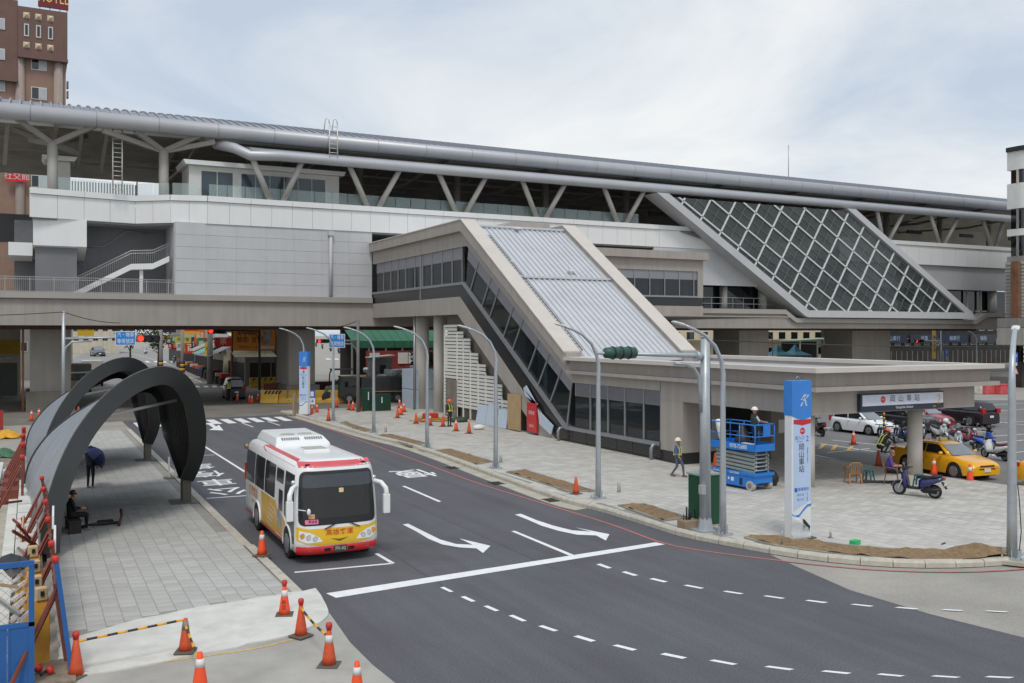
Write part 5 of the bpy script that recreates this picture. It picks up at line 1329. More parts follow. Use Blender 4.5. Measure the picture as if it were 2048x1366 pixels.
def totem(loc, rz, label, full):
    t = thing('station_totem', label, 'sign', loc, rz, 'station totems on the plaza')
    W, D, Hh = 0.82, 0.34, 5.12
    M_tw = mat('totem_white', (226, 228, 230), 0.35, var=0.03)
    M_tb = mat('totem_blue', (60, 132, 214), 0.35, var=0.04)
    M_tp = mat('totem_pale_blue', (186, 206, 236), 0.35, var=0.03)
    part(t, 'column', MB().box(0, W, 0, D, 0.05, Hh - 0.005), M_tw, bevel=0.02)
    n = 14; z0 = 3.96
    wave = [(W + 0.01 - (W + 0.02) * k / n, z0 - 0.11 * math.sin(math.pi * k / n) + 0.04 * k / n) for k in range(n + 1)]
    part(t, 'blue_head', MB().prism([(-0.01, Hh), (W + 0.01, Hh)] + wave, lambda u, v, q: (u, q, v), -0.015, D + 0.015), M_tb)
    F = lambda y: (lambda u, v: (u, -y, v))
    pa = part(t, 'face_panel', MB().prism([(0.06, 0.95), (W - 0.02, 1.25), (W - 0.02, 3.9), (0.06, 3.9)], lambda u, v, q: (u, q, v), -0.008, 0.0), M_tp)
    part(pa, 'red_band', patch([(0.06, 3.87), (W - 0.02, 3.87), (W - 0.02, 3.74), (0.44, 3.68), (0.06, 3.74)], F(0.0135), 0, 0), mat('badge_red', (200, 40, 48)))
    part(pa, 'badge', MB().add([(0.44 + 0.11 * math.cos(a * 0.3491), -0.0125, 3.50 + 0.11 * math.sin(a * 0.3491)) for a in range(18)], [tuple(range(18))]), mat('badge_red', (200, 40, 48)))
    sw = [(0.0, 0.86), (0.12, 0.80), (0.3, 0.82), (0.5, 1.0), (0.66, 1.12), (W, 1.14)]
    part(t, 'wave_stripe', MB().prism(sw + [(x, z - 0.07) for x, z in sw[::-1]], lambda u, v, q: (u, q, v), -0.012, 0.001), M_tb)
    lg = MB()                                  # the runner-like mark on the blue head
    for q in ([(0.34, 4.50), (0.44, 4.50), (0.62, 4.68), (0.50, 4.68)], [(0.44, 4.58), (0.56, 4.55), (0.64, 4.30), (0.56, 4.30), (0.52, 4.46), (0.44, 4.48)], [(0.40, 4.42), (0.48, 4.44), (0.40, 4.30), (0.31, 4.30)], [(0.55, 4.52), (0.66, 4.58), (0.74, 4.66), (0.64, 4.66)]):
        lg.add([(u, -0.022, v) for u, v in q], [tuple(range(len(q)))])
    part(t, 'emblem', lg, mat('emblem_pale', (176, 196, 226), 0.4))
    wt = lambda y: (lambda cx, cz_: (lambda u, v: (cx + u, -y, cz_ + v)))
    part(pa, 'lettering', MB().text('RK1', 0.1, wt(0.016)(0.44, 3.50)), M_tw)
    bl = mat('ink_blue', (40, 104, 186), 0.5); bk_ = mat('ink_black', (36, 40, 48), 0.5)
    part(pa, 'lettering', MB().text('出入口', 0.14, wt(0.013)(0.32, 3.28)).text('Entrance', 0.07, wt(0.013)(0.32, 3.17)).text('2', 0.26, wt(0.013)(0.65, 3.24)), bl)
    tx = MB()
    for k, ch in enumerate('岡山車站'): tx.text(ch, 0.25, wt(0.013)(0.40, 2.97 - 0.235 * k))
    tx.text('Gangshan Station', 0.07, lambda u, v: (0.66 + v, -0.013, 2.72 - u))
    part(pa, 'lettering', tx, bk_)
    part(pa, 'lettering', MB().text('捷運資訊', 0.12, wt(0.013)(0.48, 1.62)).text('出入口', 0.1, wt(0.013)(0.36, 1.45)).text('出入口', 0.1, wt(0.013)(0.36, 1.30)).text('1', 0.17, wt(0.013)(0.64, 1.45)).text('2', 0.17, wt(0.013)(0.64, 1.30)), bl)
    part(pa, 'info_square', MB().add([(0.1, -0.013, 1.55), (0.22, -0.013, 1.55), (0.22, -0.013, 1.68), (0.1, -0.013, 1.68)], [(0, 1, 2, 3)]), bl)
    if full:
        part(t, 'protective_film', MB().loft([[(-0.05 + 0.02 * math.sin(k * 1.7), -0.05 - 0.03 * math.sin(k * 2.1), 0.05 + 0.78 * k / 8), (0.3, -0.09 - 0.04 * math.sin(k * 1.3), 0.03 + (0.72 - 0.05) * k / 8), (W - 0.05 - 0.03 * k, -0.06 - 0.03 * math.sin(k * 2.9), 0.02 + 0.5 * k / 8)] for k in range(9)], False, False, True), mat('cling_film', (222, 226, 230), 0.15, var=0.1, scale=8, alpha=0.6))
        part(t, 'torn_film', MB().add([(0.36, -0.1, 0.70), (0.44, -0.11, 0.66), (0.70, -0.1, 0.42), (0.64, -0.12, 0.36), (0.66, -0.1, 0.22), (0.58, -0.11, 0.40), (0.44, -0.1, 0.5), (0.42, -0.12, 0.3)], [(0, 1, 2, 3), (3, 4, 5, 6), (0, 3, 6, 7)]), M_blkp)
    part(t, 'lifting_eye', MB().tube([(0.35, 0.17, Hh), (0.36, 0.17, Hh + 0.1), (0.42, 0.17, Hh + 0.13), (0.47, 0.17, Hh + 0.1), (0.47, 0.17, Hh)], 0.015, 5), M_rail)
    part(t, 'footing', MB().box(-0.1, W + 0.15, -0.1, D + 0.1, 0.0, 0.04), mat('footing_dark', (92, 88, 80), 0.9))
    return t
tl = G(1584, 1082, PZ)
totem((tl[0], tl[1], PZ), 0.0, 'near blue and white station totem with torn film round its foot', True)
t2 = G(596, 830, PZ)
totem((t2[0] + 0.1, t2[1], PZ), R(-52), 'far blue and white station totem ringed by cones at the crossing', False)
# ================================================================ cars
def paint(name, rgb, var=0.03): return mat('paint_' + name, rgb, 0.28, var=var, scale=1.5, coat=0.6, spec=0.5)
M_cglass = mat('car_glass', (26, 30, 33), 0.05, var=0, spec=0.9)
M_wglass2 = mat('car_windshield', (120, 126, 132), 0.06, var=0.15, scale=1.2, spec=0.9)
def make_car(name, label, cat, colour, kind, group=None, windshield=None):
    K = dict(
        sedan=dict(L=4.63, W=1.78, H=1.44, top=[(0, 0.60), (0.06, 0.70), (0.4, 0.80), (1.2, 0.93), (3.85, 0.98), (4.4, 1.02), (4.58, 0.98), (4.63, 0.85)], cab=(1.12, 1.95, 3.25, 4.05), wh=(0.92, 3.62), r=0.335, belt=0.95),
        hatch=dict(L=4.26, W=1.80, H=1.49, top=[(0, 0.58), (0.06, 0.70), (0.4, 0.82), (1.1, 0.96), (4.0, 1.02), (4.2, 0.95), (4.26, 0.8)], cab=(1.05, 1.85, 3.75, 4.2), wh=(0.88, 3.5), r=0.325, belt=0.98),
        suv=dict(L=4.65, W=1.84, H=1.72, top=[(0, 0.72), (0.05, 0.88), (0.4, 1.0), (1.15, 1.08), (4.5, 1.1), (4.6, 1.0), (4.65, 0.85)], cab=(1.1, 1.75, 4.15, 4.58), wh=(0.9, 3.6), r=0.36, belt=1.09),
        van=dict(L=4.4, W=1.68, H=1.95, top=[(0, 0.8), (0.04, 0.98), (0.3, 1.04), (0.6, 1.1), (4.3, 1.1), (4.38, 1.0), (4.4, 0.85)], cab=(0.35, 0.95, 4.15, 4.36), wh=(0.75, 3.4), r=0.31, belt=1.1))[kind]
    L, W, H, r = K['L'], K['W'], K['H'], K['r']
    car = thing(name, label, cat, (0, 0, 0), 0.0, group)
    ys = sorted(set([0, 0.03, 0.08, 0.2, 0.4, L - 0.03, L - 0.1, L - 0.25] + [K['wh'][j] + d for j in (0, 1) for d in [k * 0.075 - 0.45 for k in range(13)]] + [1.6 + 0.2 * k for k in range(9)]))
    ys = [y for y in ys if 0 <= y <= L]
    def hw_(y):
        t = max(0, 1 - y / 0.75); u = max(0, 1 - (L - y) / 0.6)
        return W / 2 * (1 - 0.20 * t ** 2.2 - 0.14 * u ** 2.2)
    def arch(y):
        b = 0.20 if 0.25 < y < L - 0.25 else 0.24
        for c in K['wh']:
            q = (r + 0.06) ** 2 - (y - c) ** 2
            if q > 0: b = max(b, r * 0.97 + math.sqrt(q))
        return b
    rings = []
    for y in ys:
        w, zt_, a = hw_(y), interp(y, K['top']), arch(y)
        md = max(a + 0.02, 0.42 + 0.12 * 1); sh = max(md + 0.02, zt_ - 0.18)
        half = [(w * 0.98, a), (w * 1.0, max(a + 0.01, md)), (w * 0.985, sh), (w * 0.94, zt_ - 0.05), (w * 0.80, zt_), (w * 0.4, zt_ + 0.025)]
        rings.append([(-x, y, z) for x, z in half] + [(0, y, zt_ + 0.03)] + [(x, y, z) for x, z in half[::-1]])
    body = MB().loft(rings, False, False, True)
    n = len(rings[0])
    body.add(rings[0], [tuple(range(n))]); body.add(rings[-1], [tuple(range(n))])
    part(car, 'body', body, colour)
    part(car, 'underbody', MB().box(-W / 2 + 0.2, W / 2 - 0.2, 0.2, L - 0.2, 0.18, 0.6), M_blkp)
    y1, y2, y3, y4 = K['cab']; zb = K['belt']; zr = H - 0.05
    wb, wr = W / 2 * 0.90, W / 2 * 0.68
    def ring(v, zz, dx=0.0):
        f, b = y1 + (y2 - y1) * v + dx, y4 + (y3 - y4) * v - dx; w = wb + (wr - wb) * v - dx * 0.6
        c = 0.12
        return [(-w, f + c * 1.4, zz), (-w + c, f + 0.04, zz), (0, f - 0.05, zz), (w - c, f + 0.04, zz), (w, f + c * 1.4, zz), (w, b - c, zz), (w - c, b, zz), (0, b + 0.03, zz), (-w + c, b, zz), (-w, b - c, zz)]
    part(car, 'cabin', MB().loft([ring(0, zb - 0.06), ring(0.5, zb + (zr - zb) * 0.5), ring(0.93, zr - 0.03), ring(1.0, zr + 0.02, 0.05), ring(1.0, H, 0.22)], True, True, True), colour)
    def side(s):
        def fn(u, v):                           # u along the car in metres at belt, v 0..1
            f, b = y1 + (y2 - y1) * v, y4 + (y3 - y4) * v
            y = f + (b - f) * (u - y1) / (y4 - y1); w = wb + (wr - wb) * v + 0.012
            return (s * w, y, zb + (zr - zb) * v)
        return fn
    Lc = y4 - y1
    for s in (-1, 1):
        m1 = y1 + Lc * 0.50
        part(car, 'side_window', patch([(y1 + 0.22, 0.06), (m1 - 0.04, 0.06), (m1 - 0.04, 0.86), (y1 + 0.20, 0.86)], side(s), 0, 0.3), M_cglass)
        part(car, 'side_window', patch([(m1 + 0.04, 0.06), (y4 - 0.30, 0.06), (y4 - 0.30, 0.5), (y4 - 0.42, 0.86), (m1 + 0.04, 0.86)], side(s), 0, 0.3), M_cglass)
        mr = part(car, 'mirror', MB().sphere((s * (W / 2 + 0.07), y1 + 0.42, zb + 0.08), 0.12, 10, 6, (0.9, 0.6, 0.62)), colour)
        for j, c in enumerate(K['wh']):
            wheel(car, (s * (W / 2 - 0.10), c, r), r, 0.21, s, 7)
            part(car, 'wheel_well', MB().cyl((s * (W / 2 - 0.42), c, r), (s * (W / 2 - 0.03), c, r), r + 0.045, n=20), M_blkp)
        hy = lambda x: 0.02 + 0.20 * (abs(x) / (W / 2)) ** 3
        zh = interp(0.15, K['top'])
        part(car, 'headlight', MB().add([(s * W * 0.22, hy(W * 0.22) - 0.03, zh - 0.16), (s * W * 0.40, 0.16, zh - 0.14), (s * W * 0.455, 0.55, zh + 0.0), (s * W * 0.43, 0.5, zh + 0.03), (s * W * 0.36, 0.17, zh + 0.0), (s * W * 0.22, 0.02, zh - 0.04)], [(0, 1, 4, 5), (1, 2, 3, 4)]), M_lens)
        zt_ = K['belt']
        tl_ = (0.75, 0.16) if kind in ('sedan',) else (0.72, 0.34)
        part(car, 'tail_light', MB().cbox((s * W * 0.385, L - 0.09, zt_ - 0.08 + (0.1 if kind == 'suv' else 0)), (0.36, 0.16, tl_[1])), M_redl, bevel=0.02)
        part(car, 'door_handle', MB().cbox((s * (W / 2 - 0.008), m1 - 0.15, zb - 0.14), (0.03, 0.18, 0.03)), colour)
        part(car, 'door_gap', MB().box(min(s * (W / 2 - 0.012), s * (W / 2 + 0.001)), max(s * (W / 2 - 0.012), s * (W / 2 + 0.001)), m1 - 0.008, m1 + 0.004, 0.45, zb - 0.22), M_blkp)
    f0 = lambda u, v: (u, y1 + (y2 - y1) * v + 0.04 - 0.085 * (1 - (u / (wb + 0.01)) ** 2) - 0.012, zb + (zr - zb) * v)
    part(car, 'windshield', patch([(-wb + 0.14, 0.04), (wb - 0.14, 0.04), (wr - 0.06, 0.90), (-wr + 0.06, 0.90)], lambda u, v: f0(u, v), 0.15, 0.3), windshield or M_wglass2)
    b0 = lambda u, v: (u, y4 + (y3 - y4) * v + 0.045 - 0.03 * (u / wb) ** 2, zb + (zr - zb) * v)
    part(car, 'rear_window', patch([(-wb + 0.16, 0.12), (wb - 0.16, 0.12), (wr - 0.08, 0.88), (-wr + 0.08, 0.88)], b0, 0.15, 0.3), M_cglass)
    part(car, 'grille', MB().add([(-W * 0.30, 0.035, 0.34), (W * 0.30, 0.035, 0.34), (W * 0.24, -0.015, 0.52), (-W * 0.24, -0.015, 0.52)], [(0, 1, 2, 3)]).cbox((0, 0.0, zh - 0.1), (W * 0.42, 0.06, 0.05)), M_blkp)
    part(car, 'number_plate', MB().cbox((0, -0.02, 0.45), (0.34, 0.02, 0.15)), mat('plate_white', (222, 220, 214), 0.5))
    part(car, 'number_plate', MB().cbox((0, L + 0.015, 0.72), (0.34, 0.02, 0.15)), mat('plate_white', (222, 220, 214)))
    return car, K
def put(car, front, head, sc=1.0):
    """front: ground point under the middle of the front end; head: direction it faces, degrees clockwise from -Y."""
    car.location = (front[0], front[1], front[2] if len(front) > 2 else 0.0); car.rotation_euler = (0, 0, R(head)); car.scale = (sc, sc, sc)
P_tax = paint('taxi_yellow', (240, 176, 28))
taxi, K = make_car('taxi', 'yellow taxi beside the round canopy column', 'taxi', P_tax, 'sedan', 'yellow taxis')
part(taxi, 'roof_lamp', MB().box(-0.2, 0.2, 2.3, 2.44, 1.43, 1.57), mat('taxi_lamp', (232, 196, 130), 0.4), bevel=0.02)
taxi2 = copy_tree(taxi)
put(taxi, (39.0, 28.1, -0.01), -7, 1.10)
put(taxi2, (39.6, 21.6, -0.01), -4, 1.10); taxi2['label'] = 'yellow taxi cut off by the frame behind the corner lamp'
c, K = make_car('hatchback_car', 'white hatchback parked beyond the canopy', 'car', paint('white', (236, 238, 240)), 'hatch', 'cars parked in the car park'); put(c, (50.15, 43.2, -0.01), 0, 1.03)
c, K = make_car('suv_car', 'black off-road car parked between the white hatchback and the red car', 'car', paint('black', (26, 27, 30)), 'suv', 'cars parked in the car park'); put(c, (54.0, 42.9, -0.01), 0, 1.05)
c, K = make_car('hatchback_car', 'red hatchback parked beside the black off-road car', 'car', paint('wine_red', (140, 22, 40)), 'hatch', 'cars parked in the car park'); put(c, (57.7, 44.6, -0.01), -2, 1.0)
c, K = make_car('suv_car', 'dark purple black people carrier parked tail-on by the bay lines', 'car', paint('aubergine', (38, 30, 36)), 'suv', 'cars parked in the car park', M_cglass); put(c, (61.8, 48.8, -0.01), 176, 1.05)
c, K = make_car('sedan_car', 'dark blue saloon at the edge of the frame in the car park', 'car', paint('midnight', (36, 40, 54)), 'sedan', 'cars parked in the car park', M_cglass); put(c, (69.5, 45.0, -0.01), 176, 1.1)
fg = G(196, 713)
c, K = make_car('sedan_car', 'dark grey saloon driving down the far street', 'car', paint('graphite', (74, 78, 84)), 'sedan', None); put(c, (fg[0] + 0.5, fg[1], -0.012), 4, 1.9)
fg = G(395, 737)
c, K = make_car('delivery_van', 'dark green van parked by the far shops', 'van', paint('van_green', (44, 62, 62)), 'van', None, M_cglass); put(c, (fg[0] + 1.2, fg[1] + 6.2, -0.012), 184, 1.45)
fg = G(472, 800)
c, K = make_car('jeep_car', 'dark blue jeep standing under the station by the vested man', 'car', paint('jeep_navy', (30, 38, 52)), 'van', None, M_cglass); put(c, (fg[0] + 0.4, fg[1] + 4.8, -0.008), 176, 1.12)

# ================================================================ scooters
def make_scooter(label, colour, seat=(40, 38, 38), group='parked scooters', seatname='seat_black'):
    """Front wheel towards -y; origin midway between the wheels, on the ground."""
    s = thing('motor_scooter', label, 'scooter', (0, 0, 0), 0.0, group)
    for y, nm in ((-0.63, 'front_wheel'), (0.63, 'rear_wheel')):
        w = part(s, nm, MB().loft([[(sx * 0.055, y + rr * math.cos(a * 0.3142), 0.25 + rr * math.sin(a * 0.3142)) for a in range(20)] for sx, rr in ((-0.6, 0.19), (-1, 0.225), (0, 0.255), (1, 0.225), (0.6, 0.19))], True, True, True), M_tyre)
        part(w, 'rim', MB().cyl((-0.045, y, 0.25), (0.045, y, 0.25), 0.165, n=16), M_rim)
    part(s, 'fork', MB().bar((-0.08, -0.63, 0.25), (-0.07, -0.44, 0.72), 0.04).bar((0.08, -0.63, 0.25), (0.07, -0.44, 0.72), 0.04), M_chrome)
    part(s, 'front_fender', MB().loft([[(-0.08, -0.63 + 0.29 * math.cos(R(a)), 0.25 + 0.29 * math.sin(R(a))), (0.08, -0.63 + 0.29 * math.cos(R(a)), 0.25 + 0.29 * math.sin(R(a))), (0.06, -0.63 + 0.27 * math.cos(R(a)), 0.25 + 0.27 * math.sin(R(a))), (-0.06, -0.63 + 0.27 * math.cos(R(a)), 0.25 + 0.27 * math.sin(R(a)))] for a in range(30, 171, 20)], True, True, True), colour)
    part(s, 'leg_shield', MB().loft([[(-w, y, z), (w, y, z), (w * 0.85, y + 0.1, z), (-w * 0.85, y + 0.1, z)] for y, z, w in ((-0.36, 0.30, 0.16), (-0.42, 0.5, 0.22), (-0.46, 0.72, 0.22), (-0.44, 0.88, 0.15), (-0.40, 0.95, 0.10))], True, True, True), colour)
    part(s, 'headlight', MB().sphere((0, -0.50, 0.93), 0.11, 10, 6, (1.1, 0.7, 0.8)), M_lens)
    part(s, 'handlebar', MB().tube([(-0.34, -0.28, 1.02), (-0.12, -0.38, 1.0), (0.12, -0.38, 1.0), (0.34, -0.28, 1.02)], 0.025, 6).cbox((0, -0.42, 0.98), (0.24, 0.16, 0.12)), M_blkp)
    for k in (-1, 1): part(s, 'mirror', MB().tube([(k * 0.22, -0.34, 1.02), (k * 0.30, -0.34, 1.18)], 0.01, 5).cbox((k * 0.33, -0.34, 1.21), (0.11, 0.03, 0.08)), mat('mirror_back', (150, 154, 158), 0.2, metal=0.6))
    part(s, 'floorboard', MB().box(-0.16, 0.16, -0.34, 0.14, 0.28, 0.34), M_blkp)
    part(s, 'rear_body', MB().loft([[(-w, y, z0), (w, y, z0), (w * 1.0, y, (z0 + z1) / 2), (w * 0.75, y, z1), (-w * 0.75, y, z1), (-w, y, (z0 + z1) / 2)] for y, z0, z1, w in ((0.10, 0.30, 0.62, 0.13), (0.25, 0.34, 0.70, 0.17), (0.5, 0.46, 0.72, 0.18), (0.75, 0.58, 0.76, 0.15), (0.93, 0.68, 0.80, 0.08))], True, True, True), colour)
    part(s, 'seat', MB().loft([[(-w, y, z - 0.08), (w, y, z - 0.08), (w * 0.9, y, z), (0, y, z + 0.02), (-w * 0.9, y, z)] for y, z, w in ((0.06, 0.74, 0.09), (0.2, 0.78, 0.14), (0.45, 0.78, 0.15), (0.62, 0.83, 0.15), (0.86, 0.86, 0.10))], True, True, True), mat(seatname, seat, 0.6, var=0.1))
    part(s, 'engine', MB().box(-0.12, 0.14, 0.25, 0.72, 0.18, 0.40).cyl((0.14, 0.2, 0.26), (0.16, 0.86, 0.36), 0.05, n=8), M_blkp)
    part(s, 'tail_light', MB().cbox((0, 0.95, 0.74), (0.16, 0.08, 0.09)), M_redl)
    part(s, 'rear_fender', MB().bar((0, 0.88, 0.62), (0, 1.04, 0.38), 0.16, 0.03), M_blkp)
    part(s, 'number_plate', MB().cbox((0, 0.99, 0.52), (0.16, 0.03, 0.12), RX(R(-30))), mat('plate_white', (222, 220, 214)))
    part(s, 'stand', MB().bar((-0.1, 0.2, 0.28), (-0.24, 0.28, 0.0), 0.025), M_chrome)
    return s
def put2(o, f, r, z=0.0, sc=1.0):
    a, b = Vector(G(*f, z)), Vector(G(*r, z)); d = (a - b).normalized()
    o.location = (*((a + b) / 2), z); o.rotation_euler = (0, 0, math.atan2(d.x, -d.y)); o.scale = (sc, sc, sc)
sc_list = [
    ((1800, 989), (1868, 997), (28, 36, 92), (36, 36, 38), 'blue and black scooter standing beside the seated man', PZ, 1.12),
    ((1972, 916), (2008, 922), (224, 226, 226), (110, 44, 42), 'white scooter with a dark red seat behind the taxi', 0, 1.1),
    ((1990, 899), (1945, 903), (38, 84, 190), (36, 36, 38), 'bright blue scooter in the row behind the taxi', 0, 1.1),
    ((1925, 903), (1898, 893), (186, 190, 192), (36, 36, 38), 'silver scooter in the row behind the taxi', 0, 1.1),
    ((1893, 884), (1866, 878), (206, 208, 206), (60, 56, 54), 'pale scooter with a white helmet near the black car', 0, 1.1),
    ((1785, 888), (1818, 882), (40, 52, 84), (36, 36, 38), 'navy scooter beside the squatting worker', 0, 1.1),
    ((1848, 886), (1838, 878), (60, 60, 64), (36, 36, 38), 'charcoal scooter half hidden behind the round column', 0, 1.1),
    ((1912, 878), (1930, 884), (120, 124, 130), (36, 36, 38), 'grey scooter at the back of the row behind the taxi', 0, 1.1),
    ((1948, 893), (1925, 889), (150, 60, 84), (36, 36, 38), 'rose red scooter in the row behind the taxi', 0, 1.1),
    ((1752, 893), (1776, 876), (36, 38, 44), (36, 36, 38), 'black scooter beyond the squatting worker', 0, 1.1),
    ((1624, 868), (1648, 874), (60, 52, 52), (36, 36, 38), 'dark scooter parked beyond the near totem', 0, 1.1),
    ((436, 754), (452, 752), (120, 50, 52), (36, 36, 38), 'dark red moped by the pink banners of the far shops', -0.01, 1.45),
    ((282, 709), (300, 707), (206, 208, 210), (36, 36, 38), 'white scooter parked on the far shop pavement', -0.01, 1.9),
    ((352, 727), (344, 725), (44, 44, 46), (36, 36, 38), 'black scooter parked beside the dark green van', -0.01, 1.6)]
for k, (f, r, col, seat, lab, z, sc_) in enumerate(sc_list):
    o = make_scooter(lab, paint('scooter_%d%d%d' % col, col), seat, seatname='seat_%d%d%d' % seat); put2(o, f, r, z, sc_)
    if k == 1: part(o, 'helmet', MB().sphere((-0.1, -0.62, 0.75), 0.15, 12, 8), M_white)
    if k == 4: part(o, 'helmet', MB().sphere((0.2, -0.30, 1.15), 0.16, 12, 8), M_white)
    if k == 3: part(o, 'helmet', MB().sphere((0.0, 0.3, 0.92), 0.15, 12, 8), mat('helmet_rose', (170, 88, 108), 0.3))
    if k == 2: part(o, 'helmet', MB().sphere((0.0, -0.4, 1.18), 0.15, 12, 8), M_blkp)
rowp = [((262, 699), (268, 697)), ((250, 695), (256, 693)), ((239, 692), (244, 690)), ((228, 689), (232, 688))]
base = None
for k, (f, r) in enumerate(rowp + [((655, 702), (668, 704)), ((672, 706), (684, 708)), ((640, 697), (650, 699)), ((628, 693), (637, 694))]):
    if base is None:
        base = make_scooter('', paint('scooter_dark', (48, 50, 54)), group='dark scooters parked along the far streets'); o = base
    else: o = copy_tree(base)
    put2(o, f, r, -0.01, 1.9)
    o['label'] = ('nearest', 'second nearest', 'third nearest', 'farthest')[k % 4] + (' dark scooter of the row under the blue road sign' if k < 4 else ' dark scooter of the row behind the far signal')

# ================================================================ traffic cones
C_or = mat('cone_orange', (240, 84, 40), 0.55, var=0.08, scale=6, dirt=((176, 84, 56), 5, 0.66))
C_dirty = mat('cone_dirty_orange', (206, 84, 46), 0.6, var=0.14, scale=5, dirt=((130, 86, 66), 3, 0.56))
C_wh = mat('cone_reflective', (222, 220, 216), 0.4, var=0.08)
C_base = mat('cone_base_rubber', (92, 88, 80), 0.85, var=0.15)
C_red = mat('cone_cap_red', (200, 52, 44), 0.45, var=0.12, scale=8)
def cone_proto(kind):
    o = thing('traffic_cone', '', 'traffic cone', (0, 0, 0), 0.0, 'traffic cones')
    col = C_dirty if 'd' in kind else C_or
    base_m = C_base if 'b' not in kind else C_or
    part(o, 'base', MB().loft([[(sx * w, sy * w, z) for sx, sy in ((-1, -1), (1, -1), (1, 1), (-1, 1))] for z, w in ((0, 0.205), (0.025, 0.205), (0.04, 0.16))]), base_m, bevel=0.012)
    rr = lambda z: 0.145 - (0.145 - 0.042) * (z - 0.03) / 0.67
    part(o, 'body', MB().lathe([(rr(z), z) for z in (0.035, 0.2, 0.45, 0.70)] + [(0.02, 0.71)], 20), col)
    if 'w' in kind: part(o, 'reflective_band', MB().lathe([(rr(0.46) + 0.004, 0.46), (rr(0.60) + 0.004, 0.60)], 20), C_wh)
    if 'g' in kind: part(o, 'reflective_band', MB().lathe([(rr(0.47) + 0.004, 0.47), (rr(0.66) + 0.004, 0.66)], 20), mat('worn_band', (132, 126, 116), 0.6, var=0.3, scale=8))
    if 'c' in kind:
        cp = part(o, 'lamp_cap', MB().lathe([(0.055, 0.70), (0.055, 0.745), (0.066, 0.75), (0.066, 0.80), (0.056, 0.83), (0.02, 0.845)], 12), C_red)
    return o
protos = {}
def cone(px, py, kind, label, z=0.0, sc=1.0, group='traffic cones', tilt=0.0):
    first = kind not in protos
    if first: protos[kind] = cone_proto(kind)
    o = protos[kind] if first else copy_tree(protos[kind])
    x, y = G(px, py, z)
    o.location = (x, y, z); o.rotation_euler = (tilt, 0, random.uniform(0, 1.5)); o.scale = (sc, sc, sc)
    o['label'] = label; o['group'] = group
    return o
cone(152, 1352, 'dc', 'dirty orange cone with red cap beside the blue gate, pole tied on', 0.0, 1.05)
cone(371, 1303, 'dg', 'leaning orange cone with worn grey band at the middle of the concrete ramp', 0.05, 1.0)
cone(400, 1388, 'w', 'orange cone with white band cut off by the frame below the ramp', 0.0, 1.12)
c4 = cone(569, 1230, 'wc', 'orange lettered cone with red cap at the ramp corner nearest the bus', 0.05, 1.0)
part(c4, 'lettering', MB().text('新', 0.11, lambda u, v: (u, -0.12 + (v + 0.0) * 0.15, 0.33 + v)).text('亞', 0.11, lambda u, v: (u, -0.137 + v * 0.15, 0.21 + v)), M_blkp); c4.rotation_euler[2] = R(-20)
cone(602, 1272, 'dc', 'orange cone with red cap and striped pole between the lettered and the banded cone', 0.03, 1.0)
cone(658, 1331, 'dwc', 'orange cone with red cap and white band at the edge of the new asphalt', 0.0, 1.05)
cone(714, 1398, 'w', 'orange cone with white band at the bottom edge on the grey apron', 0.0, 1.0)
cone(524, 1111, 'w', 'orange cone with white band on the kerb beside the bus', 0.12, 1.05)
cone(1152, 988, 'd', 'plain dirty orange cone beside a soil bed and a street lamp', PZ, 1.0)
cone(46, 1088, 'wc', 'orange cone with red cap among the rubble behind the fence', 0.3, 1.0)
cone(1940, 966, 'w', 'orange cone in front of the nearer taxi bumper', 0.0, 1.2)
cone(1868, 952, 'w', 'orange cone between the round column and the taxi front wheel', 0.05, 1.2)
cone(1757, 934, 'd', 'tall brown cone behind the seated man', 0.05, 1.2)
cone(1707, 889, 'w', 'orange cone on the car park markings below the white hatchback', 0.0, 1.15)
cone(1405, 944, 'w', 'orange cone half hidden by the signal mast', PZ, 1.1)
cone(1431, 937, 'd', 'orange cone with a paper sheet behind the scissor lift', PZ, 1.1)
cone(1386, 893, 'd', 'orange cone in the shade under the canopy', PZ, 1.0)
ORD = ['leftmost', 'second from left', 'third from left', 'fourth from left', 'fifth from left', 'sixth from left', 'rightmost']
for px, py, k in ((587, 822, 'w'), (608, 831, 'w'), (616, 824, 'd'), (624, 829, 'w'), (634, 826, 'w'), (631, 818, 'd')):
    cone(px, py, k, ORD.pop(0) + ' orange cone of the cluster round the far totem', PZ * 0.5, 1.12, 'cones round the far totem')
cone(657, 842, 'dc', 'lone orange cone with red cap near the kerb before the far lamps', PZ, 1.15)
ORD = ['leftmost', 'second from left', 'third from left', 'fourth from left', 'fifth from left', 'sixth from left', 'rightmost']
for px, py, k in ((673, 815, 'd'), (698, 820, 'd'), (706, 821, 'w'), (714, 814, 'w'), (725, 823, 'w'), (743, 822, 'w'), (762, 822, 'w')):
    cone(px, py, k, ORD.pop(0) + ' orange cone of the line before the far green cabinets', PZ, 1.15, 'cones before the far cabinets')
ORD = ['leftmost', 'second from left', 'third from left', 'fourth from left', 'fifth from left', 'sixth from left', 'rightmost']
for px, py, k in ((799, 816, 'w'), (795, 836, 'd'), (802, 830, 'w'), (808, 824, 'w')):
    cone(px, py, k, ORD.pop(0) + ' orange cone of the group beside the board-wrapped column', PZ, 1.15, 'cones by the wrapped column')
for px, py, k, lab in ((832, 847, 'd', 'plain orange cone beside the tangled hoses'), (860, 851, 'dw', 'orange cone in front of the tangled hoses'), (886, 853, 'd', 'orange cone at the feet of the vested worker'), (912, 862, 'w', 'bright orange cone before the leaning boards'), (938, 867, 'd', 'plain orange cone beside the leaning boards')):
    cone(px, py, k, lab, PZ, 1.1)
ORD = ['leftmost', 'second from left', 'third from left', 'fourth from left', 'fifth from left', 'sixth from left', 'rightmost']
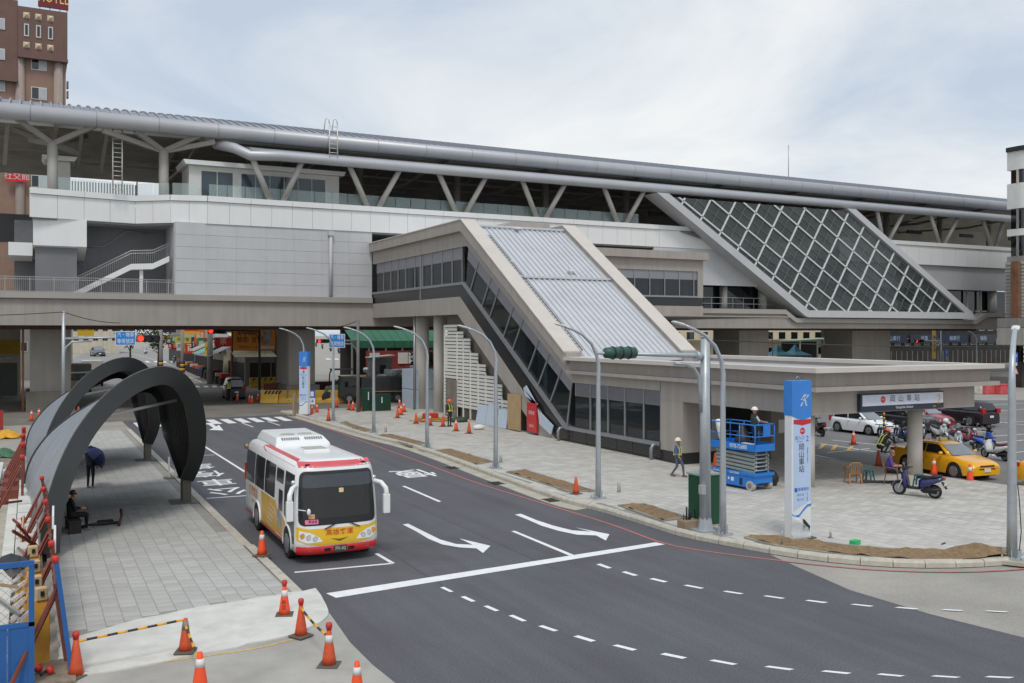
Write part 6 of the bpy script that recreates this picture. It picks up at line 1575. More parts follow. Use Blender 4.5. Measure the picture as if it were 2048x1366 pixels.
for px, py in ((462, 800), (475, 802), (499, 806), (504, 807), (516, 802)):
    cone(px, py, 'w', ORD.pop(0) + ' white-banded cone of the row behind the dark blue jeep', 0.0, 1.15, 'cones by the jeep')
ORD = ['leftmost', 'second from left', 'third from left', 'fourth from left', 'fifth from left', 'sixth from left', 'rightmost']
for px, py in ((63, 842), (78, 838), (63, 812)):
    cone(px, py, 'w', ORD.pop(0) + ' orange cone on the street beyond the bus-stop fence', 0.0, 1.15, 'cones beyond the fence')
cone(157, 833, 'd', 'orange cone seen through the farther shelter', 0.0, 1.15)
# striped barrier poles tied between the near cones
B_bk = mat('pole_black', (52, 52, 52), 0.5); B_yl = mat('pole_yellow', (232, 168, 40), 0.5)
def barrier_pole(a, b, n, sag, label):
    a, b = Vector(a), Vector(b)
    o = thing('barrier_pole', label, 'barrier pole', (*((a + b) / 2).xy, 0), 0.0, 'striped poles between cones')
    f = lambda t: a.lerp(b, t) + Vector((0, 0, -sag * 4 * t * (1 - t)))
    for k in range(n):
        t0, t1 = k / n, (k + 1) / n
        part(o, 'pole_segment', MB().tube([f(t0), f((t0 + t1) / 2), f(t1)], 0.026, 8), B_bk if k % 2 else B_yl, world=True)
g3 = lambda px, py, gx, gy, gz=0.0, h=0.68: (*G(gx, gy, gz), gz + h)
barrier_pole(g3(0, 0, 152, 1352), g3(0, 0, 371, 1303, 0.05), 11, 0.0, 'long black and yellow pole between two cones on the concrete ramp')
barrier_pole((*G(371, 1303, 0.05), 0.60), (*G(400, 1388), 0.62), 8, 0.02, 'short striped pole sloping down to the cone at the bottom edge')
barrier_pole((*G(602, 1272, 0.03), 0.66), (*G(658, 1331), 0.58), 8, 0.05, 'sagging striped pole between the two red-capped cones near the asphalt')
# ================================================================ scissor lift
L_b = mat('lift_blue', (28, 120, 206), 0.4, var=0.06, scale=3, coat=0.2)
L_g = mat('lift_grey', (150, 158, 156), 0.5, metal=0.3, var=0.1, scale=3)
lw = Vector(G(1502, 984, PZ))
LIFT = (lw.x + 0.62, lw.y + 1.25, PZ)
lift = thing('scissor_lift', 'blue scissor lift standing half raised in front of the canopy', 'scissor lift', LIFT, R(5))
part(lift, 'chassis', MB().box(-0.55, 0.55, -1.2, 1.2, 0.30, 0.62).box(-0.57, 0.57, -0.75, 1.25, 0.12, 0.5), L_b, bevel=0.015)
part(lift, 'chassis_top', MB().box(-0.6, 0.6, -1.28, 1.28, 0.621, 0.74), L_b, bevel=0.01)
for x in (-0.5, 0.5):
    for y in (-0.98, 0.98):
        s = 1 if x > 0 else -1
        w = part(lift, 'wheel', MB().cyl((x - 0.09, y, 0.21), (x + 0.09, y, 0.21), 0.21, n=20), mat('lift_tyre', (178, 174, 166), 0.8, var=0.08))
        part(w, 'hub', MB().cyl((x - 0.1, y, 0.21), (x + 0.1, y, 0.21), 0.11, n=14), mat('lift_hub', (126, 122, 116), 0.6))
for k in range(5):
    z0 = 0.78 + k * 0.165
    for s in (-1, 1):
        ya, yb_ = (-1.1, 1.1)
        part(lift, 'scissor_arm', MB().bar((s * 0.42, ya, z0), (s * 0.42, yb_, z0 + 0.10), 0.07, 0.11), L_g)
        part(lift, 'scissor_arm', MB().bar((s * 0.30, ya, z0 + 0.10), (s * 0.30, yb_, z0), 0.07, 0.11), L_g)
    part(lift, 'cross_tube', MB().cyl((-0.42, -1.08, z0 + 0.05), (0.42, -1.08, z0 + 0.05), 0.035, n=8).cyl((-0.42, 1.08, z0 + 0.05), (0.42, 1.08, z0 + 0.05), 0.035, n=8), L_g)
pz = 1.66
plat = part(lift, 'platform', MB().box(-0.6, 0.6, -1.3, 1.3, pz, pz + 0.06).box(-0.6, -0.56, -1.3, 1.3, pz + 0.061, pz + 0.30).box(0.56, 0.6, -1.3, 1.3, pz + 0.061, pz + 0.30).box(-0.559, 0.559, -1.3, -1.26, pz + 0.061, pz + 0.30).box(-0.559, 0.559, 1.26, 1.3, pz + 0.061, pz + 0.30), L_b)
rz_ = pz + 1.12
gr_ = MB()
for x in (-0.58, 0.58):
    gr_.tube([(x, -1.28, pz + 0.1), (x, -1.28, rz_ - 0.08), (x, -1.2, rz_), (x, 1.2, rz_), (x, 1.28, rz_ - 0.08), (x, 1.28, pz + 0.1)], 0.026, 8)
    gr_.tube([(x, -1.28, pz + 0.62), (x, 1.28, pz + 0.62)], 0.02, 8)
    for y in (-0.4, 0.45): gr_.tube([(x, y, pz + 0.1), (x, y, rz_)], 0.022, 8)
for y in (-1.28, 1.28):
    gr_.tube([(-0.58, y, rz_), (0.58, y, rz_)], 0.026, 8).tube([(-0.58, y, pz + 0.62), (0.58, y, pz + 0.62)], 0.02, 8)
part(plat, 'guard_rail', gr_, L_b)
part(plat, 'rail_panel', MB().box(-0.1, 0.32, -1.3, -1.27, pz + 0.62, rz_), L_b)
part(plat, 'control_box', MB().box(-0.15, 0.15, -1.2, -0.95, pz + 0.85, pz + 1.05), M_blkp)
WL = lambda y0, z: (lambda u, v: (-0.606, y0 - u, z + v))
part(plat, 'lettering', MB().text('0978-726885', 0.24, lambda u, v: (-0.604, -0.35 - u * 0.8, pz + 0.15 + v), bold=0.002), M_white)
part(lift, 'lettering', MB().text('Genie', 0.16, lambda u, v: (-0.605, 0.95 - u, 0.67 + v * 0.9), bold=0.001).text('GS-3246', 0.16, lambda u, v: (-0.605, -0.1 - u, 0.67 + v * 0.9), bold=0.001), M_white)
part(lift, 'decal', MB().box(-0.573, -0.571, -0.05, 0.1, 0.3, 0.46).box(-0.573, -0.571, 0.2, 0.28, 0.34, 0.44), M_white)
part(lift, 'side_tray', MB().box(-0.59, -0.572, -0.55, -0.4, 0.2, 0.48), M_blkp)
bag = thing('white_sack', 'tall white sheet bundle leaning inside the lift platform', 'sack', (LIFT[0] - 0.42, LIFT[1] + 0.75, PZ + pz + 0.06))
part(bag, 'sheet', MB().loft([[(w * math.cos(a * 0.7854), w * 1.2 * math.sin(a * 0.7854) + y, z) for a in range(8)] for z, w, y in ((0, 0.08, 0.0), (0.4, 0.13, 0.1), (0.8, 0.16, 0.2), (1.1, 0.15, 0.28), (1.14, 0.05, 0.3))], True, True, True), M_white)
bag = thing('black_bag', 'crumpled black bag on the lift platform', 'bag', (LIFT[0] + 0.1, LIFT[1] + 0.1, PZ + pz + 0.06))
part(bag, 'bag', MB().loft([[(w * (1 + 0.2 * math.sin(a * 2.3 + z * 9)) * math.cos(a * 0.6283), w * (1 + 0.2 * math.cos(a * 3.1 + z * 7)) * math.sin(a * 0.6283), z) for a in range(10)] for z, w in ((0, 0.35), (0.25, 0.38), (0.5, 0.28), (0.8, 0.14), (1.0, 0.04))], True, True, True), mat('bag_black', (40, 40, 42), 0.45, var=0.3, scale=8))
tub = thing('paint_tub', 'white paint tub on the lift platform edge', 'tub', (LIFT[0] - 0.35, LIFT[1] - 0.75, PZ + pz + 0.06))
part(tub, 'tub', MB().box(-0.12, 0.12, -0.3, 0.3, 0, 0.26), mat('tub_white', (206, 204, 196), 0.6, var=0.15, scale=6), bevel=0.02)
blk = thing('bin_bag', 'bulging black plastic sheet piled behind the scissor lift', 'bag', (LIFT[0] + 1.3, LIFT[1] - 0.3, PZ))
part(blk, 'sheet', MB().sphere((0, 0, 0.3), 0.45, 12, 8, (0.9, 0.8, 0.85), -0.7), mat('bag_black', (40, 40, 42)))

# ================================================================ people
SKIN = mat('skin', (176, 126, 98), 0.6, var=0.06)
def person(label, loc, rz, J, cols, helmet=None, vest=None, hair=(34, 30, 28), group=None, sc=1.0, extras=None, name='person'):
    """J: joints in metres, body facing -y. cols: shirt, sleeve, trousers, shoe."""
    root = thing(name, label, 'person', loc, rz, group); root.scale = (sc, sc, sc)
    segs = []                                   # (a, b, ra, rb, slot)
    V_ = lambda k: Vector(J[k])
    ch, pv, nk, hd = V_('chest'), V_('pelvis'), V_('neck'), V_('head')
    SH, SL, TR, SK, SO = 0, 1, 2, 3, 4
    up = (nk - pv).normalized(); side = (V_('shl') - V_('shr')).normalized()
    for o in (-0.07, 0, 0.07): segs.append((pv + side * o, ch + side * o * 1.25, 0.115, 0.125, SH))
    segs.append((pv + side * 0.07, pv - side * 0.07, 0.125, 0.125, TR))
    segs += [(ch, nk, 0.10, 0.055, SH), (nk - up * 0.02, hd - up * 0.05, 0.052, 0.055, SK), (hd - up * 0.04, hd + up * 0.045, 0.082, 0.098, SK)]
    fwd = Vector(J.get('face', (0, -1, 0))).normalized()
    segs.append((hd + fwd * 0.085 - up * 0.0, hd + fwd * 0.108 - up * 0.03, 0.012, 0.018, SK))
    segs.append((hd + fwd * 0.05 - up * 0.085, hd + fwd * 0.07 - up * 0.09, 0.035, 0.03, SK))
    for s, k in ((1, 'l'), (-1, 'r')):
        segs.append((hd + side * s * 0.095 - up * 0.005, hd + side * s * 0.10 - up * 0.03, 0.02, 0.016, SK))
        sh, el, ha, hp, kn, an = V_('sh' + k), V_('el' + k), V_('ha' + k), V_('hip' + k), V_('kn' + k), V_('an' + k)
        segs += [(ch + side * s * 0.08 + up * 0.06, sh, 0.085, 0.065, SH), (sh, el, 0.058, 0.046, SL), (el, el.lerp(ha, 0.85), 0.043, 0.031, SK if cols[4] else SL)]
        fd = (ha - el).normalized(); pal = ha + fd * 0.04
        segs.append((ha - fd * 0.03, pal, 0.034, 0.036, SK))
        sd_ = fd.cross(fwd).normalized() if fd.cross(fwd).length > 0.2 else side
        for q in range(4):
            b = pal + sd_ * (q - 1.5) * 0.021; c_ = b + fd * (0.045 + 0.008 * (1.5 - abs(q - 1.3))) + fwd * 0.012; segs += [(b, c_, 0.0115, 0.0105, SK), (c_, c_ + fd * 0.02 + fwd * 0.03, 0.0105, 0.009, SK)]
        segs.append((ha + sd_ * 0.03, ha + sd_ * 0.055 + fd * 0.045 + fwd * 0.02, 0.013, 0.011, SK))
        segs += [(hp, kn, 0.088, 0.062, TR), (kn, an, 0.058, 0.042, TR)]
        tf = Vector(J.get('toe' + k, (0, -1, 0))).normalized()
        segs += [(an + Vector((0, 0, -0.04)), an + tf * 0.15 + Vector((0, 0, -0.055)), 0.045, 0.036, SO), (an + Vector((0, 0, -0.045)), an - tf * 0.05 + Vector((0, 0, -0.05)), 0.042, 0.036, SO)]
    mb = MB()
    for a, b, ra, rb, sl_ in segs:
        d = (b - a); n_ = d.length; d = d.normalized() if n_ > 1e-6 else Vector((0, 0, 1))
        pts, rad = [], []
        for t in (-0.98, -0.7, -0.3): pts.append(a + d * ra * t); rad.append(ra * math.sqrt(max(0.02, 1 - t * t)))
        pts += [a, b]; rad += [ra, rb]
        for t in (0.3, 0.7, 0.98): pts.append(b + d * rb * t); rad.append(rb * math.sqrt(max(0.02, 1 - t * t)))
        mb.tube(pts, rad, 10)
    me = mb.mesh('body')
    tmp = bpy.data.objects.new('body', me)
    rm = tmp.modifiers.new('r', 'REMESH'); rm.mode = 'VOXEL'; rm.voxel_size = 0.014
    sm = tmp.modifiers.new('s', 'SMOOTH'); sm.factor = 0.5; sm.iterations = 2
    me2 = evaluated_mesh(tmp)
    ms = [mat('cloth_%d_%d_%d' % c, c, 0.9, var=0.15, scale=8, bump=0.2, bscale=60) for c in cols[:3]] + [SKIN, mat('shoe_%d_%d_%d' % cols[3], cols[3], 0.6)]
    for m in ms: me2.materials.append(m)
    import numpy as np
    A = np.array([s_[0][:] for s_ in segs]); B = np.array([s_[1][:] for s_ in segs]); RA = np.array([s_[2] for s_ in segs]); RB = np.array([s_[3] for s_ in segs]); SLT = np.array([s_[4] for s_ in segs])
    n = len(me2.polygons); ctr = np.empty(n * 3, dtype=np.float32); me2.polygons.foreach_get('center', ctr); ctr = ctr.reshape(n, 3)
    best = np.full(n, 9.0); slot = np.zeros(n, dtype=np.int32)
    for a, b, ra, rb, s_ in zip(A, B, RA, RB, SLT):
        d = b - a; L2 = max(1e-9, d.dot(d)); t = np.clip(((ctr - a) @ d) / L2, 0, 1)
        dist = np.linalg.norm(ctr - (a + t[:, None] * d), axis=1) - (ra + (rb - ra) * t)
        k = dist < best; best[k] = dist[k]; slot[k] = s_
    me2.polygons.foreach_set('material_index', slot); me2.polygons.foreach_set('use_smooth', np.ones(n, dtype=bool))
    obj('body', me2, root)
    for s in (1, -1): part(root, 'eye', MB().sphere(tuple(hd + fwd * 0.094 + side * s * 0.035 + up * 0.012), 0.011, 6, 4), M_blkp)
    rotm = up.to_track_quat('Z', 'Y').to_matrix().to_4x4()
    if helmet:
        m = mat('helmet_%d_%d_%d' % helmet, helmet, 0.35, var=0.04)
        part(root, 'helmet', MB().sphere((0, 0, 0), 0.135, 16, 8, (0.95, 1.08, 1.0), 0.02).lathe([(0.135, 0.0), (0.165, -0.01), (0.165, 0.0), (0.13, 0.02)], 16).xf(Matrix.Translation(hd + up * 0.045) @ rotm), m)
    elif hair:
        part(root, 'hair', MB().sphere((0, 0, 0), 0.112, 14, 8, (0.95, 1.02, 1.05), -0.25).xf(Matrix.Translation(hd + up * 0.03 - fwd * 0.02) @ rotm), mat('hair_%d' % hair[0], hair, 0.7, var=0.2))
    if vest:
        vs = MB()
        fw = (fwd - up * fwd.dot(up)).normalized()
        for s in (1, -1):
            for fb, dd in ((1, 0.135), (-1, 0.135)):
                vs.bar(pv + side * s * 0.09 + fw * fb * dd + up * 0.02, ch + side * s * 0.11 + fw * fb * dd + up * 0.02, 0.055, 0.02, up=tuple(fw))
                vs.bar(ch + side * s * 0.11 + fw * fb * dd + up * 0.02, nk + side * s * 0.09 + up * 0.0, 0.05, 0.02, up=tuple(fw))
        rg = [pv + up * 0.06 + side * (0.205 * math.cos(a * 0.3927)) + fw * (0.14 * math.sin(a * 0.3927)) for a in range(17)]
        vs.loft([[p for p in rg], [p + up * 0.05 for p in rg]], False, False, True)
        part(root, 'vest_stripes', vs, mat('vest_%d_%d_%d' % vest, vest, 0.6))
    return root
def stand(**k):
    J = dict(head=(0, -0.02, 1.60), neck=(0, 0, 1.46), chest=(0, 0, 1.27), pelvis=(0, 0, 0.95), shl=(0.19, 0, 1.40), shr=(-0.19, 0, 1.40), ell=(0.23, 0.02, 1.12), elr=(-0.23, 0.02, 1.12), hal=(0.24, -0.06, 0.88), har=(-0.24, -0.06, 0.88), hipl=(0.095, 0, 0.90), hipr=(-0.095, 0, 0.90), knl=(0.10, -0.02, 0.50), knr=(-0.10, -0.02, 0.50), anl=(0.10, 0.02, 0.09), anr=(-0.10, 0.02, 0.09))
    J.update(k); return J
wk = G(1355, 954, PZ)
person('worker in white helmet and yellow-striped vest walking past the stone corner', (*wk, PZ), R(30), stand(knl=(0.09, -0.22, 0.52), anl=(0.09, -0.26, 0.11), knr=(-0.09, -0.02, 0.50), anr=(-0.09, 0.24, 0.13), hal=(0.25, 0.16, 0.92), ell=(0.24, 0.10, 1.13), har=(-0.24, -0.18, 0.92), elr=(-0.25, -0.02, 1.12)), ((82, 96, 146), (82, 96, 146), (84, 92, 108), (96, 84, 62), False), (226, 218, 198), (216, 222, 74), sc=1.03)
person('worker in white helmet and dark vest standing on the scissor lift', (LIFT[0] + 0.18, LIFT[1] - 0.55, PZ + pz + 0.06), R(70), stand(ell=(0.20, -0.16, 1.16), hal=(0.16, -0.40, 1.10), elr=(-0.20, -0.14, 1.18), har=(-0.14, -0.42, 1.12)), ((46, 62, 62), (206, 208, 204), (44, 52, 80), (40, 40, 40), True), (226, 226, 222), None, sc=1.0)
sq = G(1766, 906)
person('squatting worker with orange helmet and reflective braces near the navy scooter', (*sq, 0.0), R(78), dict(head=(0, -0.22, 0.98), neck=(0, -0.14, 0.87), chest=(0, -0.08, 0.72), pelvis=(0, 0.16, 0.32), shl=(0.19, -0.12, 0.82), shr=(-0.19, -0.12, 0.82), ell=(0.24, -0.34, 0.62), elr=(-0.24, -0.34, 0.62), hal=(0.12, -0.56, 0.42), har=(-0.12, -0.56, 0.42), hipl=(0.10, 0.14, 0.30), hipr=(-0.10, 0.14, 0.30), knl=(0.17, -0.26, 0.50), knr=(-0.17, -0.26, 0.50), anl=(0.14, -0.02, 0.10), anr=(-0.14, -0.02, 0.10), face=(0, -0.9, -0.4)), ((40, 42, 46), (40, 42, 46), (42, 44, 48), (34, 34, 34), False), (222, 92, 52), (216, 222, 120), sc=1.2)
SIT = dict(head=(0, -0.02, 1.18), neck=(0, 0.04, 1.04), chest=(0, 0.06, 0.86), pelvis=(0, 0.06, 0.53), shl=(0.20, 0.05, 0.98), shr=(-0.20, 0.05, 0.98), ell=(0.27, -0.04, 0.72), elr=(-0.27, -0.04, 0.72), hal=(0.08, -0.26, 0.70), har=(-0.08, -0.24, 0.72), hipl=(0.10, 0.04, 0.52), hipr=(-0.10, 0.04, 0.52), knl=(0.14, -0.40, 0.50), knr=(-0.14, -0.40, 0.50), anl=(0.14, -0.42, 0.09), anr=(-0.14, -0.38, 0.09))
sm_ = G(1783, 968, PZ)
def plastic_chair(label, loc, rz, col, cname, sc=1.0):
    o = thing('plastic_chair', label, 'chair', loc, rz); o.scale = (sc, sc, sc); m = mat(cname, col, 0.5, var=0.06)
    part(o, 'seat', MB().box(-0.24, 0.24, -0.22, 0.22, 0.41, 0.44), m, bevel=0.01)
    for x in (-0.23, 0.23):
        part(o, 'leg', MB().bar((x, -0.20, 0.41), (x * 1.12, -0.26, 0.0), 0.05, 0.04), m); part(o, 'leg', MB().bar((x, 0.20, 0.41), (x * 1.1, 0.28, 0.0), 0.05, 0.04), m)
        part(o, 'armrest', MB().tube([(x * 1.1, -0.22, 0.43), (x * 1.16, -0.20, 0.62), (x * 1.18, -0.05, 0.66), (x * 1.12, 0.24, 0.68)], 0.025, 6), m)
    part(o, 'back_frame', MB().tube([(-0.25, 0.22, 0.44), (-0.25, 0.28, 0.75), (-0.15, 0.31, 0.85), (0.15, 0.31, 0.85), (0.25, 0.28, 0.75), (0.25, 0.22, 0.44)], 0.028, 6), m)
    for k in range(5): part(o, 'back_slat', MB().bar((-0.16 + 0.08 * k, 0.22, 0.46), (-0.16 + 0.08 * k, 0.30, 0.82), 0.03, 0.012), m)
    return o
plastic_chair('dark plastic chair under the seated man', (*sm_, PZ), R(40), (120, 96, 74), 'chair_taupe', 1.12)
person('man in purple shirt sitting with folded arms beside the blue scooter', (*sm_, PZ), R(40), SIT, ((92, 66, 140), (92, 66, 140), (40, 42, 52), (60, 50, 44), True), None, None, (96, 92, 88), sc=1.15)
ch_ = G(1706, 966, PZ)
plastic_chair('empty tan plastic armchair on the plaza', (*ch_, PZ), R(155), (176, 122, 66), 'chair_tan', 1.1)
def stool(label, loc, sc=1.0):
    o = thing('plastic_stool', label, 'stool', loc, 0.4); o.scale = (sc, sc, sc); m = mat('stool_teal', (44, 104, 110), 0.45, var=0.05)
    part(o, 'seat', MB().box(-0.17, 0.17, -0.14, 0.14, 0.40, 0.45), m, bevel=0.015)
    for x in (-1, 1):
        for y in (-1, 1): part(o, 'leg', MB().bar((x * 0.14, y * 0.11, 0.40), (x * 0.20, y * 0.17, 0), 0.06, 0.03), m)
    part(o, 'rung', MB().box(-0.165, 0.165, -0.145, -0.13, 0.2, 0.24).box(-0.165, 0.165, 0.13, 0.145, 0.2, 0.24), m)
st_ = G(1737, 962, PZ); stool('teal plastic stool beside the tan armchair', (*st_, PZ), 1.15)
sb = G(1838, 990, PZ); stool('teal plastic stool standing on the footboard of the blue scooter', (sb[0], sb[1], PZ + 0.38), 1.05)
plk = thing('dark_plank', 'dark plank lying on the plaza behind the teal stool', 'plank', (*G(1765, 966, PZ), PZ), R(-30)); part(plk, 'plank', MB().box(-0.95, 0.95, -0.1, 0.1, 0.02, 0.1), mat('plank_dark', (56, 62, 58), 0.7), bevel=0.005)
vw = G(899, 853, PZ)
person('worker with orange helmet and yellow vest by the doorway under the stair', (*vw, PZ), R(20), stand(ell=(0.24, -0.06, 1.14), hal=(0.18, -0.26, 1.02)), ((48, 50, 50), (48, 50, 50), (50, 50, 52), (40, 38, 36), False), (226, 104, 70), (214, 226, 84), sc=1.1)
vj = G(457, 801)
person('man in yellow reflective vest standing beside the dark blue jeep', (*vj, 0), R(200), stand(), ((150, 156, 74), (70, 72, 60), (44, 46, 52), (36, 36, 36), False), None, (222, 226, 120), sc=1.2)
up_ = G(181, 976, LZ)
person('person in dark clothes holding a blue umbrella under the nearer shelter', (*up_, LZ), R(150), stand(ell=(0.24, -0.12, 1.16), hal=(0.12, -0.22, 1.26)), ((44, 42, 46), (44, 42, 46), (30, 30, 34), (180, 180, 180), False), sc=1.05)
um = thing('umbrella', 'open dark blue umbrella held under the nearer shelter', 'umbrella', (up_[0] + 0.08, up_[1] + 0.1, LZ + 1.25), 0.0)
part(um, 'canopy', MB().lathe([(0.60, 0.0), (0.52, 0.22), (0.36, 0.38), (0.15, 0.47), (0.02, 0.5)], 8, (0, 0, 0), False).xf(RY(R(52))), mat('umbrella_blue', (36, 46, 92), 0.7, var=0.1))
part(um, 'shaft', MB().cyl((0, 0, -0.45), (0, 0, 0.5), 0.012, n=6).xf(RY(R(52))), M_chrome)
si = G(146, 1062, LZ)
person('seated person in black at the foot of the nearer shelter', (*si, LZ), R(95), SIT, ((34, 32, 32), (34, 32, 32), (32, 32, 34), (130, 124, 118), False), sc=1.05)
bn = thing('bench', 'dark bench at the foot of the nearer shelter', 'bench', (si[0], si[1], LZ), R(95)); 
part(bn, 'seat', MB().box(-0.6, 0.6, -0.2, 0.2, 0.38, 0.43), mat('bench_dark', (58, 52, 48), 0.7)); part(bn, 'leg', MB().box(-0.55, -0.45, -0.18, 0.18, 0, 0.379), mat('bench_dark', (58, 52, 48))); part(bn, 'leg', MB().box(0.45, 0.55, -0.18, 0.18, 0, 0.379), mat('bench_dark', (58, 52, 48)))
bk2 = thing('fallen_bicycle_parts', 'dark scrap metal lying on the pavement under the nearer shelter', 'scrap', (*G(215, 1052, LZ), LZ), R(10))
part(bk2, 'bar', MB().tube([(-0.9, 0.1, 0.05), (-0.3, 0, 0.12), (0.4, 0.15, 0.06)], 0.05, 6), M_blkp); part(bk2, 'bar', MB().tube([(0.3, -0.3, 0.05), (0.5, 0.1, 0.3), (0.55, 0.4, 0.45)], 0.05, 6), mat('scrap_brown', (84, 52, 46), 0.7)); part(bk2, 'plate', MB().cbox((0.0, 0.3, 0.1), (0.5, 0.2, 0.12)), M_blkp)
sp_ = G(166, 920, LZ)
stt = thing('sign_stand', 'small white sign stand on the pavement edge by the bus lane', 'stand', (*G(338, 955, LZ), LZ)); part(stt, 'post', MB().box(-0.04, 0.04, -0.04, 0.04, 0.02, 0.95), M_white); part(stt, 'post', MB().box(0.22, 0.30, -0.34, -0.26, 0.02, 0.85), M_white); part(stt, 'foot', MB().box(-0.25, 0.45, -0.5, 0.2, 0.0, 0.02), mat('plate_dark', (110, 108, 102)))
# small things left on the plaza
gb = thing('green_block', 'small bright green foam block lying on the plaza', 'block', (*G(1710, 1089, PZ), PZ), 0.2); part(gb, 'block', MB().box(-0.17, 0.17, -0.1, 0.1, 0, 0.14), mat('foam_green', (46, 178, 104), 0.8), bevel=0.01)
pp = thing('capped_pipe', 'short steel pipe stub standing on the plaza beside the totem', 'pipe', (*G(1661, 1076, PZ), PZ)); part(pp, 'pipe', MB().cyl((0, 0, 0.02), (0, 0, 0.25), 0.035, n=10), M_rail); part(pp, 'collar', MB().cyl((0, 0, 0), (0, 0, 0.02), 0.09, n=10), M_rail)
pp = thing('marker_stake', 'thin steel stake standing in the soil bed before the totem', 'stake', (*G(1564, 1092, PZ), PZ)); part(pp, 'stake', MB().cyl((0, 0, 0), (0, 0, 0.5), 0.02, n=6), M_rail)
stick = thing('wood_stick', 'small dark stick lying on the plaza', 'stick', (*G(1887, 1088, PZ), PZ), 0.3); part(stick, 'stick', MB().box(-0.14, 0.14, -0.02, 0.02, 0.001, 0.03), M_blkp)
for k, (x, y) in enumerate(((1000, 925), (1236, 985), (770, 864))):
    pp = thing('conduit_stub', ['thin conduit stub beside the lamp before the slatted screen', 'thin conduit stub at the end of a soil bed', 'thin conduit stub on a far soil bed'][k], 'pipe', (*G(x, y, PZ), PZ)); part(pp, 'stub', MB().cyl((0, 0, 0), (0, 0, 0.45), 0.03, n=8).cyl((0.1, 0, 0), (0.1, 0, 0.4), 0.03, n=8), M_rail)
hp_ = thing('hose_tangle', 'tangle of orange hoses and tools on the paving by the wrapped column', 'hoses', (*G(862, 842, PZ), PZ))
for k in range(9):
    a = random.random() * 6; pts = [(1.6 * math.cos(a + q * 0.7 + k) * (0.4 + 0.1 * q), 1.2 * math.sin(a * 1.3 + q * 0.8) * (0.4 + 0.08 * q), 0.06 + 0.15 * random.random()) for q in range(7)]
    part(hp_, 'hose', MB().tube(pts, 0.045, 6), (mat('hose_orange', (206, 84, 44), 0.6), mat('hose_yellow', (196, 160, 70), 0.6), mat('hose_tan', (150, 120, 90), 0.7))[k % 3])
part(hp_, 'compressor', MB().box(-0.6, 0.5, -0.3, 0.3, 0.15, 0.6), mat('red_tool', (190, 60, 40), 0.5), bevel=0.05)
part(hp_, 'sack', MB().sphere((-0.2, 1.2, 0.25), 0.5, 10, 6, (1, 0.8, 0.7), -0.5), M_gutter)
part(hp_, 'debris_sheet', MB().sphere((1.6, -1.6, 0.1), 0.6, 9, 5, (1.2, 0.9, 0.5), -0.2), mat('tarp_green_dark', (52, 72, 60), 0.6, var=0.3))
rb = thing('rubbish_bag', 'white rubbish bag lying before the leaning boards', 'bag', (*G(958, 859, PZ), PZ)); part(rb, 'bag', MB().sphere((0, 0, 0.15), 0.35, 9, 6, (1.3, 0.8, 0.6), -0.5), M_white)
sw = thing('striped_post', 'yellow and black striped pole in front of the white hatchback', 'pole', (*G(1768, 884), 0))
for k in range(16): part(sw, 'pole_segment', MB().cyl((0, 0, k * 0.14), (0, 0, k * 0.14 + 0.14), 0.06, n=8), B_bk if k % 2 else B_yl)
part(sw, 'upper_pole', MB().cyl((0, 0, 2.24), (0, 0, 3.6), 0.06, n=8), M_galv)
# ================================================================ works yard beside the pavement
M_brown = mat('brown_hoarding', (112, 56, 42), 0.6, var=0.15, scale=2, streak=0.1)
M_gblue = mat('gate_blue', (36, 92, 156), 0.5, var=0.1, scale=2, streak=0.08)
M_wood = mat('pale_wood', (196, 172, 132), 0.8, var=0.12, scale=4)
M_barr = mat('barrier_yellow', (206, 152, 54), 0.6, var=0.12, scale=3)
M_rust = mat('rusty_steel', (122, 62, 48), 0.7, var=0.2, scale=4)
struct('dirt_ground', MB().sheet(ragged([(-14, 23), (-0.9, 21.5), (-0.7, 34), (-0.9, 62), (-14, 64)], 0.15, 1.2), 0.014), mat('works_dirt', (140, 130, 116), 0.95, var=0.3, scale=0.9, bump=0.8, bscale=9, dirt=((96, 86, 74), 0.5, 0.52)))
gate = thing('works_gate', 'blue steel gate with wire mesh top at the near end of the fence', 'gate', (-1.1, 20.0, 0))
gx0, gx1 = -2.3, 0.08
part(gate, 'frame', MB().box(gx0, gx1, 19.96, 20.04, 2.36, 2.46).box(gx1 - 0.10, gx1, 19.97, 20.03, 0.05, 2.36).box(gx0, gx0 + 0.1, 19.97, 20.03, 0.05, 2.36).box(gx0, gx1, 19.97, 20.03, 1.22, 1.3), M_gblue, world=True)
for k in range(6): part(gate, 'sheet', MB().box(gx0 + 0.1 + k * 0.365, gx0 + 0.455 + k * 0.365, 19.985, 20.01, 0.05, 1.22).box(gx0 + 0.1 + k * 0.365, gx0 + 0.14 + k * 0.365, 19.97, 19.984, 0.05, 1.22), M_gblue, world=True)
wm = MB()
for k in range(32):
    t = k * 0.15 - 1.06
    for s in (-1, 1):
        x0, x1 = gx0 + 0.1 + t, gx0 + 0.1 + t + 1.06
        a, b = ((x0, 1.3), (x1, 2.36)) if s > 0 else ((x0, 2.36), (x1, 1.3))
        pts = clip([(a[0] - 0.004, a[1]), (b[0] - 0.004, b[1]), (b[0] + 0.004, b[1]), (a[0] + 0.004, a[1])] if s > 0 else [(a[0] + 0.004, a[1]), (a[0] - 0.004, a[1]), (b[0] - 0.004, b[1]), (b[0] + 0.004, b[1])], [(gx0 + 0.1, 1.3), (gx1 - 0.1, 1.3), (gx1 - 0.1, 2.36), (gx0 + 0.1, 2.36)])
        if len(pts) > 2: wm.prism(pts, lambda u, v, t_: (u, t_, v), 19.99, 20.0)
part(gate, 'wire_mesh', wm, M_rail, world=True, kind='stuff')
fence = thing('hoarding_fence', 'red-brown works fence with red-capped posts and slanting props along the pavement', 'fence', (0.6, 27, 0))
